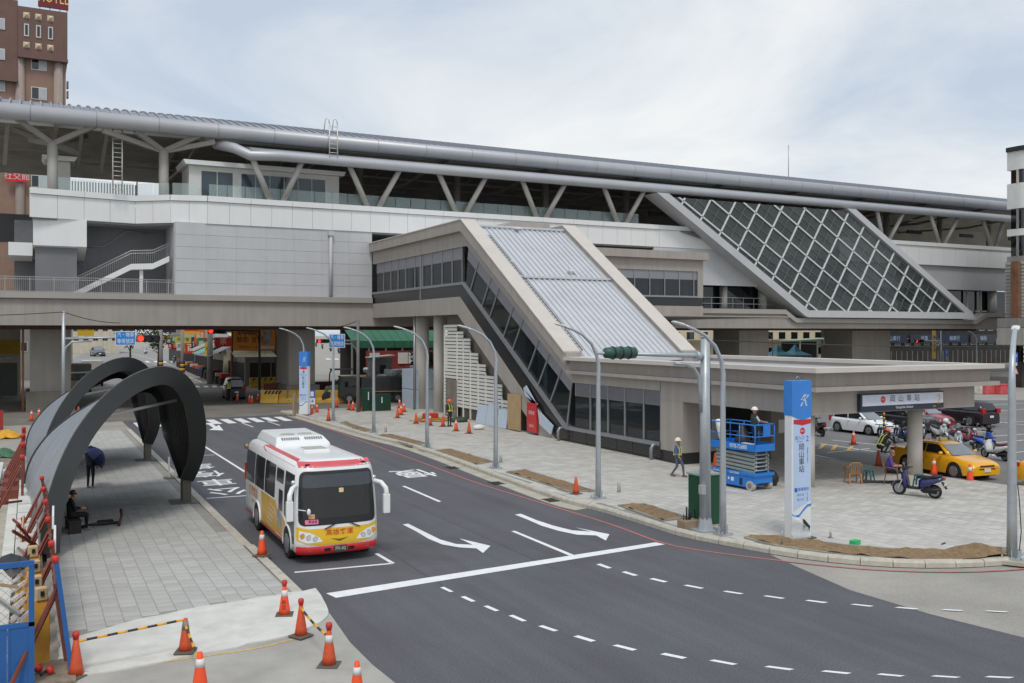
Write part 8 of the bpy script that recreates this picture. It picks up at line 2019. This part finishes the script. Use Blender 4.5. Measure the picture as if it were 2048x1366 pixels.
# hanging signs, goods and shop clutter along the row
SGN = ((214, 60, 44), (232, 196, 60), (40, 90, 160), (224, 224, 216), (52, 120, 80), (216, 120, 50), (150, 40, 60), (60, 60, 70))
STX = '茶餐飲麵藥鞋車電百貨服飾眼鏡'
for k in range(18):
    Y = 125 + k * 5.2 + random.uniform(-1, 1); xx = 20.2 + (Y - 122) * 0.055 + random.uniform(0, 1.6); par = (c1, c2, c2, c3, c3, c3, c4_, c4_)[min(7, k // 2)]
    z0 = random.uniform(3.2, 5.0); w = random.uniform(0.9, 2.2); h = random.uniform(1.2, 2.6); cc = SGN[k % 8]
    sign_board(par, xx, xx + w, Y, z0, min(z0 + h, 7.6), cc, STX[k % 14], (240, 236, 220) if sum(cc) < 480 else (60, 40, 40), size=min(w, h) * 0.8)
for k in range(16):
    Y = 124 + k * 4.6; xx = 22.2 + (Y - 122) * 0.058; cc = SGN[(k * 3) % 8]
    o = thing('goods_stand', 'stand of goods, %s in the row before the far shops' % ('first second third fourth fifth sixth seventh eighth ninth tenth eleventh twelfth thirteenth fourteenth fifteenth sixteenth'.split()[k]), 'stand', (xx, Y, 0), 0.0, 'goods stands before the far shops')
    part(o, 'counter', MB().box(-0.7, 0.7, -0.8, 0.8, 0.0, 0.95), M_shop); part(o, 'goods', MB().box(-0.6, 0.6, -0.7, 0.7, 0.951, 1.3 + 0.4 * random.random()), mat('goods_%d_%d' % cc[:2], tuple(int(x * 0.8) for x in cc), 0.8, var=0.4, scale=2.5), bevel=0.08)
# left-hand side of the far street
w1 = house('yellow-fronted workshop at the left edge beyond the station', -16, -0.9, 112, 124, 7.8, M_rc, shop=False)
part(w1, 'yellow_band', MB().box(-16, -0.9, 111.7, 111.98, 4.5, 6.0), mat('band_yellow', (190, 150, 44), 0.6, var=0.15, scale=1), world=True)
part(w1, 'roller_opening_shade', MB().box(-15, -3.6, 111.9, 111.99, 0.1, 4.4), M_shop, world=True); part(w1, 'side_opening_shade', MB().box(-3.2, -1.2, 111.9, 111.99, 0.1, 3.6), mat('opening_grey', (104, 106, 104), 0.8), world=True)  # flat dark and grey sheets stand for the shade inside both openings
w2 = house('dark-fronted house with yellow signboard on the far street', -3, 4.5, 150, 175, 9.5, M_rg2, shop=False)
sign_board(w2, FY(155, 660, 149)[0], FY(188, 660, 149)[0], 149, 6.3, 8.6, (206, 168, 40), '順發', (110, 84, 20))
house('pale house far down the street', 0, 7, 190, 214, 11, M_rw, shop=False)
house('house closing the view down the street', 6, 26, 330, 350, 15, M_rc, shop=False)
for k, (px, Y) in enumerate(((160, 118), (186, 130))):
    X = FY(px, 720, Y)[0]; o = thing('parked_truck', ['grey box truck parked on the far street beyond the shelters', 'white van parked behind the grey box truck'][k], 'truck', (X, Y, 0)); part(o, 'box', MB().box(-1.2, 1.2, 0, 5, 0.9, 3.2), (M_rg2, M_rw)[k], bevel=0.05); part(o, 'cab', MB().box(-1.1, 1.1, -1.6, -0.02, 0.5, 2.3), (M_rw, M_rw)[k], bevel=0.1); part(o, 'windshield', MB().box(-0.95, 0.95, -1.63, -1.605, 1.4, 2.15), M_cglass)
    for x in (-1.0, 1.0):
        for y in (-0.9, 3.8): part(o, 'wheel', MB().cyl((x - 0.12, y, 0.45), (x + 0.12, y, 0.45), 0.45, n=14), M_tyre)
# leafy trees
M_leaf = mat('foliage', (66, 92, 52), 0.8, var=0.35, scale=0.5, island=0.3)
M_bark = mat('bark', (96, 80, 64), 0.9, var=0.2)
def tree(label, loc, h, r, n=900):
    o = thing('street_tree', label, 'tree', loc, random.random() * 6, 'trees behind the station')
    tr_ = MB().tube([(0, 0, 0), (0.1, 0.05, h * 0.3), (0.0, 0.1, h * 0.55)], [0.22, 0.17, 0.1], 8)
    for k in range(6):
        a = k * 1.05; tr_.tube([(0.05, 0.05, h * (0.32 + 0.03 * k)), (r * 0.35 * math.cos(a), r * 0.35 * math.sin(a), h * 0.58), (r * 0.7 * math.cos(a), r * 0.7 * math.sin(a), h * (0.7 + 0.04 * (k % 3)))], [0.09, 0.06, 0.03], 6)
    part(o, 'trunk', tr_, M_bark)
    lf = MB(); cl = [(Vector((r * 0.6 * math.cos(k * 2.4) * random.uniform(0.3, 1), r * 0.6 * math.sin(k * 2.4) * random.uniform(0.3, 1), h * random.uniform(0.5, 0.9))), r * random.uniform(0.3, 0.55)) for k in range(11)]
    for k in range(n):
        c_, rr = random.choice(cl); d = Vector((random.gauss(0, 1), random.gauss(0, 1), random.gauss(0, 0.8))).normalized() * rr * random.uniform(0.6, 1.05)
        p = c_ + d; s = random.uniform(0.16, 0.34); u = Vector((random.gauss(0, 1), random.gauss(0, 1), random.gauss(0, 1))).normalized(); w = u.cross(Vector((random.gauss(0, 1), random.gauss(0, 1), random.gauss(0, 1)))).normalized()
        lf.add([p - u * s, p - w * s * 0.5, p + u * s, p + w * s * 0.5], [(0, 1, 2, 3)])
    part(o, 'crown', lf, M_leaf, kind='stuff')
tree('dark green tree over the blue road sign on the far street', (16.5, 185, 0), 10, 3.8)
tree('green tree next to the far utility pole', (22.5, 196, 0), 9, 3.2)
tree('small leafy tree behind the round columns', (FX(868, 720, 36)[1] * 0 + 37.0, 92, 0), 5.5, 1.8, 500)
# market sheds and hoarding to the right of the far pier
mk = thing('market_shed', 'market shed with bright green sheet roof behind the street lamps', 'shed', (55, 150, 0))
gx0, gx1 = FY(704, 680, 140)[0], FY(900, 680, 140)[0]
M_gs = mat('green_sheet', (44, 104, 78), 0.6, var=0.12, scale=0.6, streak=0.12)
n = 12
for k in range(n):
    a, b = gx0 + (gx1 - gx0) * k / n, gx0 + (gx1 - gx0) * (k + 1) / n - 0.06
    part(mk, 'roof_sheet', MB().prism([(140, 5.4), (140, 5.5), (146, 8.2), (146, 8.1)], lambda u, v, t: (t, u, v), a, b), M_gs, world=True)
    part(mk, 'front_sheet', MB().box(a, b, 139.7, 139.8, 4.4, 5.5), M_gs, world=True)
part(mk, 'back_wall', MB().box(gx0, gx1, 146, 146.3, 0, 8), M_shop, world=True)
for k in range(7): x = gx0 + (gx1 - gx0) * k / 6; part(mk, 'post', MB().box(x - 0.12, x + 0.12, 139.85, 140.1, 0, 5.4), M_rail, world=True)
hr_ = thing('red_hoarding', 'rust-red site hoarding under the green market shed', 'hoarding', (50, 138, 0))
hx0, hx1 = FY(732, 700, 136)[0], FY(885, 700, 136)[0]; n = 16
for k in range(n): part(hr_, 'sheet', MB().box(hx0 + (hx1 - hx0) * k / n, hx0 + (hx1 - hx0) * (k + 1) / n - 0.04, 136 + 0.06 * (k % 2), 136.08 + 0.06 * (k % 2), 0.1, 4.0), mat('hoarding_rust', (136, 48, 42), 0.7, var=0.15, scale=1), world=True)
for k, px in enumerate((739, 796, 817)): x = FY(px, 700, 135.9)[0]; part(hr_, 'poster', MB().box(x, x + 1.6, 135.85, 135.95, 2.0, 3.7), M_rw, world=True)
dp_ = MB()
for k in range(160):
    x, y = random.uniform(FY(770, 720, 122)[0], FY(890, 720, 122)[0]), random.uniform(112, 132)
    dp_.cbox((x, y, 0.2 + random.random() * 1.4), (random.uniform(0.5, 2.4), random.uniform(0.2, 0.9), random.uniform(0.15, 0.8)), RZ(random.random() * 3) @ RX(random.uniform(-0.5, 0.5)))
o = obj('debris_heap', dp_.mesh('debris_heap', mat('debris_mix', (170, 174, 172), 0.8, var=0.4, scale=0.8, island=0.45))); tag(o, 'heap of white and grey building debris before the hoarding', 'debris', None, 'stuff')
sh_ = thing('tool_shed', 'small grey shed with slanting roof before the red hoarding', 'shed', (FY(765, 720, 126)[0], 126, 0)); part(sh_, 'wall', MB().box(-1.5, 1.5, 0, 2, 0, 3.2), M_rg2); part(sh_, 'roof', MB().prism([(-1.8, 3.2), (1.8, 3.5), (1.8, 3.62), (-1.8, 3.32)], lambda u, v, t: (u, t, v), -0.4, 2.3), M_rw); part(sh_, 'door', MB().box(-0.4, 0.5, -0.04, -0.002, 0.1, 2.2), M_shop)
bxs = thing('switch_box', 'tall pale grey switch box by the dark signal pole', 'switch box', (*G(705, 722), 0)); bxs.scale = (1.5,) * 3; part(bxs, 'housing', MB().box(-0.9, 0.9, 0, 1, 0.1, 2.6), M_rg2, bevel=0.04); part(bxs, 'door', MB().box(-0.8, 0.8, -0.04, -0.002, 0.2, 2.4), M_rail); part(bxs, 'plinth', MB().box(-1, 1, -0.1, 1.1, 0, 0.099), M_gutter)
fg = G(735, 735); c, K = make_car('hatchback_car', 'silver car parked in front of the red hoarding', 'car', paint('silver', (170, 174, 176)), 'hatch', None); put(c, (fg[0] - 1.2, fg[1], -0.01), -70, 1.4)
# beyond the station on the right: pale building, stalls, tents
bb = thing('apartment_block', 'long cream building behind the station piers', 'building', (120, 175, 0))
ax0, ax1 = FY(1330, 690, 165)[0], FY(1700, 690, 165)[0]
part(bb, 'wall', MB().box(ax0, ax1, 165, 180, 0, 14), mat('render_butter', (214, 200, 168), 0.9, var=0.08, scale=0.4, streak=0.1), world=True)
for k in range(14):
    for f in range(3):
        x = ax0 + 3 + k * (ax1 - ax0 - 6) / 13
        w = part(bb, 'window', MB().box(x - 1.1, x + 1.1, 164.9, 164.99, 1.6 + f * 3.6, 3.4 + f * 3.6), M_rw, world=True); part(w, 'pane', MB().box(x - 1.0, x + 1.0, 164.87, 164.895, 1.7 + f * 3.6, 3.3 + f * 3.6), M_cglass, world=True)
part(bb, 'canopy', MB().box(ax0, ax1, 162.5, 164.89, 5.0, 5.2), M_rg2, world=True)
kx0, kx1 = FY(1745, 690, 136)[0], FY(2040, 690, 136)[0]
dk = house('dark shop row with blue signboards seen under the right end of the station', kx0, kx1, 136, 150, 11, M_shop)
for k in range(4): sign_board(dk, kx0 + 1 + k * 9.5, kx0 + 9.5 + k * 9.5, 135.5, 4.6, 6.4, ((30, 42, 66), (44, 52, 66), (28, 40, 70), (58, 62, 66))[k], ('岡山車行', '修車', '機車行', '輪胎')[k], (170, 190, 214))  # board colours darkened to carry the shade under the station
stl = thing('market_stall', 'pale green roofed stall behind the teal tents', 'stall', (FY(1620, 700, 128)[0], 128, 0)); part(stl, 'roof', MB().prism([(-4.6, 5.2), (4.6, 5.6), (4.6, 5.8), (-4.6, 5.4)], lambda u, v, t: (u, t, v), -2, 3), mat('stall_green', (150, 170, 146), 0.7, var=0.1))
for x in (-4.2, 0, 4.2): part(stl, 'post', MB().box(x - 0.1, x + 0.1, -1.9, -1.7, 0, 5.25), M_rail)
part(stl, 'back_panel', MB().box(-4.4, 4.4, 2.6, 2.8, 0, 5.1), M_shop)
for k, px in enumerate((1555, 1590)):
    X = FY(px, 700, 116)[0]; o = thing('pop_up_tent', ['teal pop-up tent behind the canopy, the left one', 'teal pop-up tent behind the canopy, the right one'][k], 'tent', (X, 116, 0), 0.0, 'teal tents')
    part(o, 'canopy', MB().add([(-1.9, -1.9, 3.1), (1.9, -1.9, 3.1), (1.9, 1.9, 3.1), (-1.9, 1.9, 3.1), (-0.7, -0.7, 3.7), (0.7, -0.7, 3.7), (0.7, 0.7, 3.7), (-0.7, 0.7, 3.7), (0, 0, 4.9)], [(0, 1, 5, 4), (1, 2, 6, 5), (2, 3, 7, 6), (3, 0, 4, 7), (4, 5, 8), (5, 6, 8), (6, 7, 8), (7, 4, 8)]), mat('tent_teal', (96, 160, 172), 0.7, var=0.06))
    part(o, 'valance', MB().box(-1.9, 1.9, -1.92, -1.9, 2.8, 3.1), mat('tent_teal', (96, 160, 172)))
    for x in (-1.8, 1.8):
        for y in (-1.8, 1.8): part(o, 'leg', MB().box(x - 0.04, x + 0.04, y - 0.04, y + 0.04, 0, 3.1), M_rail)
flg = thing('blue_banner', 'tall blue and white banner between the far piers', 'banner', (FY(1462, 690, 112)[0], 112, 0)); part(flg, 'pole', MB().cyl((0, 0, 0), (0, 0, 7.4), 0.08, n=6), M_rail); part(flg, 'cloth', MB().box(-0.9, 0.9, -0.04, 0.02, 4.6, 7.2), mat('banner_blue', (44, 84, 170), 0.6)); part(flg, 'lower_cloth', MB().box(-0.9, 0.9, -0.05, 0.01, 2.6, 4.58), M_rw)
ysg = thing('vertical_sign', 'tall narrow yellow shop sign under the right end of the station', 'sign', (FY(1868, 690, 126)[0], 126, 0)); part(ysg, 'board', MB().box(-0.45, 0.45, -0.1, 0.1, 1.6, 7.4), mat('sign_ochre', (190, 150, 74), 0.6, var=0.15)); part(ysg, 'pole', MB().cyl((0, 0.2, 0), (0, 0.2, 7.4), 0.1, n=6), M_rail); part(ysg, 'lettering', MB().text('機\n車\n修\n理', 0.85, lambda u, v: (u, -0.115, 4.5 + v)), M_shop)
bsg = thing('road_sign', 'small blue road sign beyond the canopy roof', 'sign', (FY(1893, 720, 112)[0], 112, 0)); part(bsg, 'plate', MB().box(-0.4, 0.4, -0.03, 0.03, 2.6, 3.9), mat('banner_blue', (44, 84, 170))); part(bsg, 'post', MB().cyl((0, 0.08, 0), (0, 0.08, 3.9), 0.05, n=6), M_rail); part(bsg, 'arrow', MB().box(-0.06, 0.06, -0.045, -0.031, 2.9, 3.6), M_rw)

# ================================================================ brown hotel tower
ho = thing('hotel_tower', 'brown tiled hotel tower with triangular ornaments behind the station', 'hotel', (-10, 155, 0))
M_hb = mat('hotel_brown_tile', (112, 86, 78), 0.75, var=0.10, scale=0.6, streak=0.08, speck=0.06, bscale=5)
M_hl = mat('hotel_light_brown', (146, 118, 104), 0.75, var=0.08, scale=0.6, streak=0.1)
M_hp = mat('hotel_pilaster', (156, 142, 134), 0.8, var=0.08, streak=0.12)
YH_ = 150.0
hX = lambda px: FY(px, 100, YH_)[0]; hZ = lambda py, px=70: FY(px, py, YH_)[1]
P = lambda n_, mb, m, par=None, **k: part(par or ho, n_, mb, m, world=True, **k)
P('tower', MB().box(-34, hX(132), YH_ + 0.9, 172, 0, hZ(22)), M_hl)
P('upper_mass', MB().box(hX(36), hX(135), YH_, YH_ + 10, hZ(116), hZ(16)), M_hb)
P('upper_mass', MB().box(-34, hX(36) - 0.02, YH_ + 0.15, YH_ + 10, hZ(165), hZ(5)), M_hb)
P('ledge', MB().box(hX(36), hX(136), YH_ - 0.3, YH_ + 0.5, hZ(118), hZ(112)), M_hb); P('ledge', MB().box(-34, hX(35), YH_ - 0.15, YH_ + 0.5, hZ(168), hZ(162)), M_hb)
for px in (40, 117): P('pilaster', MB().cyl((hX(px), YH_ + 0.8, 0), (hX(px), YH_ + 0.8, hZ(118)), 0.62, n=14), M_hp)
def hwin(px0, px1, py0, py1, par=None, y=YH_ + 0.9):
    a, b, z0, z1 = hX(px0), hX(px1), hZ(py1), hZ(py0)
    w = P('window', MB().box(a, b, y - 0.12, y - 0.002, z0, z1), M_rw); m_ = (a + b) / 2
    P('pane', MB().box(a + 0.12, m_ - 0.05, y - 0.15, y - 0.121, z0 + 0.12, z1 - 0.12), M_cglass, w); P('pane', MB().box(m_ + 0.05, b - 0.12, y - 0.15, y - 0.121, z0 + 0.12, z1 - 0.12), mat('curtain', (176, 180, 184), 0.8), w)
for z in (112, 171, 230, 289, 348):
    hwin(62, 94, z, z + 25)
for y0 in (45, 105): hwin(-22, 10, y0, y0 + 22, y=YH_ + 0.15)
for y0 in (165, 224): hwin(-22, 10, y0, y0 + 22)
for px in (53, 77, 101):
    a, b = hX(px - 5), hX(px + 5)
    w = P('window', MB().box(a, b, YH_ - 0.12, YH_ - 0.002, hZ(75), hZ(50)), M_rw); P('pane', MB().box(a + 0.14, b - 0.14, YH_ - 0.14, YH_ - 0.121, hZ(74) + 0.1, hZ(51) - 0.1), M_cglass, w)
    for py in (33, 92):
        z = hZ(py); c = hX(px); s = 0.42
        P('ornament', MB().add([(c - s, YH_ - 0.01, z - s), (c + s, YH_ - 0.01, z - s), (c + s, YH_ - 0.01, z + s), (c - s, YH_ - 0.01, z + s), (c, YH_ - 0.5, z)], [(0, 1, 4), (1, 2, 4), (2, 3, 4), (3, 0, 4)]), mat('ornament_cream', (206, 190, 160), 0.7))
for px in (30, 55, 5):
    z = hZ(325); c = hX(px); s = 0.42; P('ornament', MB().add([(c - s, YH_ + 0.88, z - s), (c + s, YH_ + 0.88, z - s), (c + s, YH_ + 0.88, z + s), (c - s, YH_ + 0.88, z + s), (c, YH_ + 0.4, z)], [(0, 1, 4), (1, 2, 4), (2, 3, 4), (3, 0, 4)]), mat('ornament_cream', (206, 190, 160)))
for py in (155, 175): P('air_conditioner', MB().box(hX(134), hX(138), YH_ + 1.5, YH_ + 2.6, hZ(py + 8), hZ(py - 5)), M_rg2)
zz = hZ(14)
sg2 = P('rooftop_sign', MB().box(hX(76), hX(137), YH_ + 0.3, YH_ + 0.6, zz + 0.3, zz + 3.4), mat('sign_maroon', (112, 28, 40), 0.6)); P('lettering', MB().text('HOTEL', 2.3, lambda u, v: (hX(107) + u * 0.56, YH_ + 0.28, zz + 1.75 + v)), mat('sign_cream', (226, 196, 120), 0.6), sg2)
for px in (80, 100, 120, 134): P('sign_strut', MB().box(hX(px) - 0.05, hX(px) + 0.05, YH_ + 0.7, YH_ + 0.8, hZ(22), zz + 3), M_rail)
P('roof_block', MB().box(-30, -2, YH_ + 3, 168, hZ(22), hZ(-6)), M_hb)
bn2 = P('red_banner', MB().box(hX(11), hX(56), YH_ - 0.2, YH_ - 0.1, hZ(366), hZ(347)), mat('banner_red', (206, 36, 46), 0.6)); P('lettering', MB().text('社交館', 1.1, lambda u, v: (hX(34) + u * 1.0, YH_ - 0.22, hZ(356) + v)), M_rw, bn2)

# ================================================================ white tiled tower at the right edge
tw = thing('tiled_tower', 'white tiled round-cornered tower with ribbed grey cladding at the edge', 'tower', (112, 80, 0))
P = lambda n_, mb, m, par=None, **k: part(par or tw, n_, mb, m, world=True, **k)
M_tile = mat('white_tile', (214, 214, 210), 0.4, var=0.06, scale=1.5, speck=0.05, bscale=9, streak=0.06)
tx0, ty0 = FY(2014, 700, 77.2)[0], 74.0
def rounded(x0, y0, x1, y1, r, off=0.0):
    return [(x0 - off + r - r * math.cos(R(a)), y0 - off + r - r * math.sin(R(a))) for a in range(0, 91, 9)] + [(x1, y0 - off), (x1, y1), (x0 - off, y1)]
tz = lambda py: FY(2030, py, 74)[1]
def slab(nm, p0, p1, m, off=0.0, r=1.8): return P(nm, MB().prism(rounded(tx0, ty0, tx0 + 16, ty0 + 3.2, r, off), lambda u, v, t: (u, v, t), tz(p1), tz(p0)), m)
P('core', MB().prism(rounded(tx0 + 0.5, ty0 + 0.5, tx0 + 15, ty0 + 3.0, 1.4), lambda u, v, t: (u, v, t), 0, tz(292)), M_cglass)
slab('roof_edge', 283, 292, M_blkp, 0.25); slab('tile_band', 292, 330, M_tile); slab('tile_band', 358, 410, M_tile); slab('tile_band', 452, 466, M_tile); slab('tile_band', 508, 518, M_rg2)
for p0, p1 in ((330, 358), (410, 452), (466, 508)):
    for a in (0, 30, 60, 90): x, y = tx0 + 1.8 - 1.75 * math.cos(R(a)), ty0 + 1.8 - 1.75 * math.sin(R(a)); P('mullion', MB().box(x - 0.1, x + 0.1, y - 0.1, y + 0.1, tz(p1), tz(p0)), M_rg2 if p0 > 400 else M_rc)
    for k in range(6): P('mullion', MB().box(tx0 + 3.2 + k * 2.2, tx0 + 3.35 + k * 2.2, ty0 + 0.1, ty0 + 0.4, tz(p1), tz(p0)), M_rg2)
rbm = MB(); z = tz(690)
n = 0
while z < tz(520):
    rbm.prism(rounded(tx0 - 0.3, ty0 - 0.3, tx0 + 16, ty0 + 3.2, 1.9, 0.0 if n % 2 else 0.12), lambda u, v, t: (u, v, t), z, z + 0.21); z += 0.22; n += 1
P('ribbed_cladding', rbm, mat('ribbed_grey', (166, 164, 158), 0.6, var=0.1, scale=0.6, streak=0.2), kind='stuff')
P('rust_panel', MB().box(tx0 - 1.0, tx0 - 0.5, ty0 + 1.0, ty0 + 2, tz(636), tz(520)), mat('rust_tile', (120, 84, 62), 0.8, var=0.35, scale=1.2, streak=0.3))
P('plain_band', MB().box(tx0 - 2.2, tx0 + 16, ty0 - 0.6, ty0 + 3, tz(655), tz(636)), M_rg2); P('annex_cladding', MB().box(tx0 - 2.4, tx0 + 16, ty0 - 0.7, ty0 + 2.9, tz(690), tz(656)), mat('ribbed_grey', (166, 164, 158)))
for p0, p1, c in ((692, 697, (226, 226, 222)), (697, 701, (222, 96, 44)), (701, 706, (226, 226, 222)), (706, 711, (40, 120, 84)), (711, 715, (226, 226, 222)), (715, 719, (206, 50, 44)), (719, 724, (226, 226, 222))):
    P('shop_stripe', MB().box(tx0 - 2.5, tx0 + 16, ty0 - 1.2, ty0 - 0.72, tz(p1) + 0.005, tz(p0)), mat('stripe_%d_%d' % c[:2], c, 0.5))
P('shop_front', MB().box(tx0 - 2.2, tx0 + 15, ty0 - 0.3, ty0 + 0.45, 0, tz(724)), M_shop)
P('shop_panel', MB().box(tx0 + 0.5, tx0 + 3.5, ty0 - 0.5, ty0 - 0.31, 0.1, tz(735)), mat('shop_orange', (200, 116, 44), 0.6))
P('roof_tank', MB().cyl((tx0 + 5, ty0 + 1.8, tz(283)), (tx0 + 5, ty0 + 1.8, tz(264)), 1.3, n=16), M_tile)
pk = thing('parking_sign', 'blue parking sign with warning triangle on a striped pole by the tower', 'sign', (FY(2031, 740, 66)[0], 66, 0))
part(pk, 'pole', MB().cyl((0, 0.1, 0), (0, 0.1, 5.0), 0.07, n=8), M_galv); pb_ = part(pk, 'parking_plate', MB().box(-0.36, 0.36, -0.03, 0.03, 3.6, 4.6), mat('banner_blue', (44, 84, 170))); part(pb_, 'lettering', MB().text('P', 0.8, lambda u, v: (u, -0.045, 4.1 + v)), M_rw)
part(pk, 'small_plate', MB().box(-0.25, 0.25, -0.03, 0.03, 3.15, 3.5), M_rw); tr3 = part(pk, 'warning_triangle', MB().add([(-0.5, -0.04, 2.2), (0.5, -0.04, 2.2), (0, -0.04, 3.05)], [(0, 1, 2)]), mat('badge_red', (200, 40, 48))); part(tr3, 'triangle_face', MB().add([(-0.33, -0.05, 2.3), (0.33, -0.05, 2.3), (0, -0.05, 2.85)], [(0, 1, 2)]), M_rw)
for k in range(7): part(pk, 'pole_segment', MB().cyl((0, 0.1, k * 0.28), (0, 0.1, k * 0.28 + 0.28), 0.09, n=8), B_bk if k % 2 else B_yl)
for k, (px, col, lab) in enumerate(((1985, (206, 92, 96), 'pink crate stack before the tower shop'), (2014, (206, 84, 92), 'second pink crate stack before the tower shop'), (1968, (214, 214, 206), 'white sack beside the crates'))):
    X, Y = G(px, 788); o = thing('crate' if k < 2 else 'goods_sack', lab, 'crate' if k < 2 else 'sack', (X, Y, 0)); part(o, 'side', MB().box(-1.1 if k < 2 else -0.5, 1.1 if k < 2 else 0.5, 0, 0.9, 0, 1.0), mat('goods_%d' % col[1], col, 0.7, var=0.25, scale=2), bevel=0.05)
    if k < 2: part(o, 'rim', MB().box(-1.15, 1.15, -0.05, 0.95, 1.001, 1.08), mat('goods_%d' % col[1], col))
bpy.data.scenes.remove(TMP)
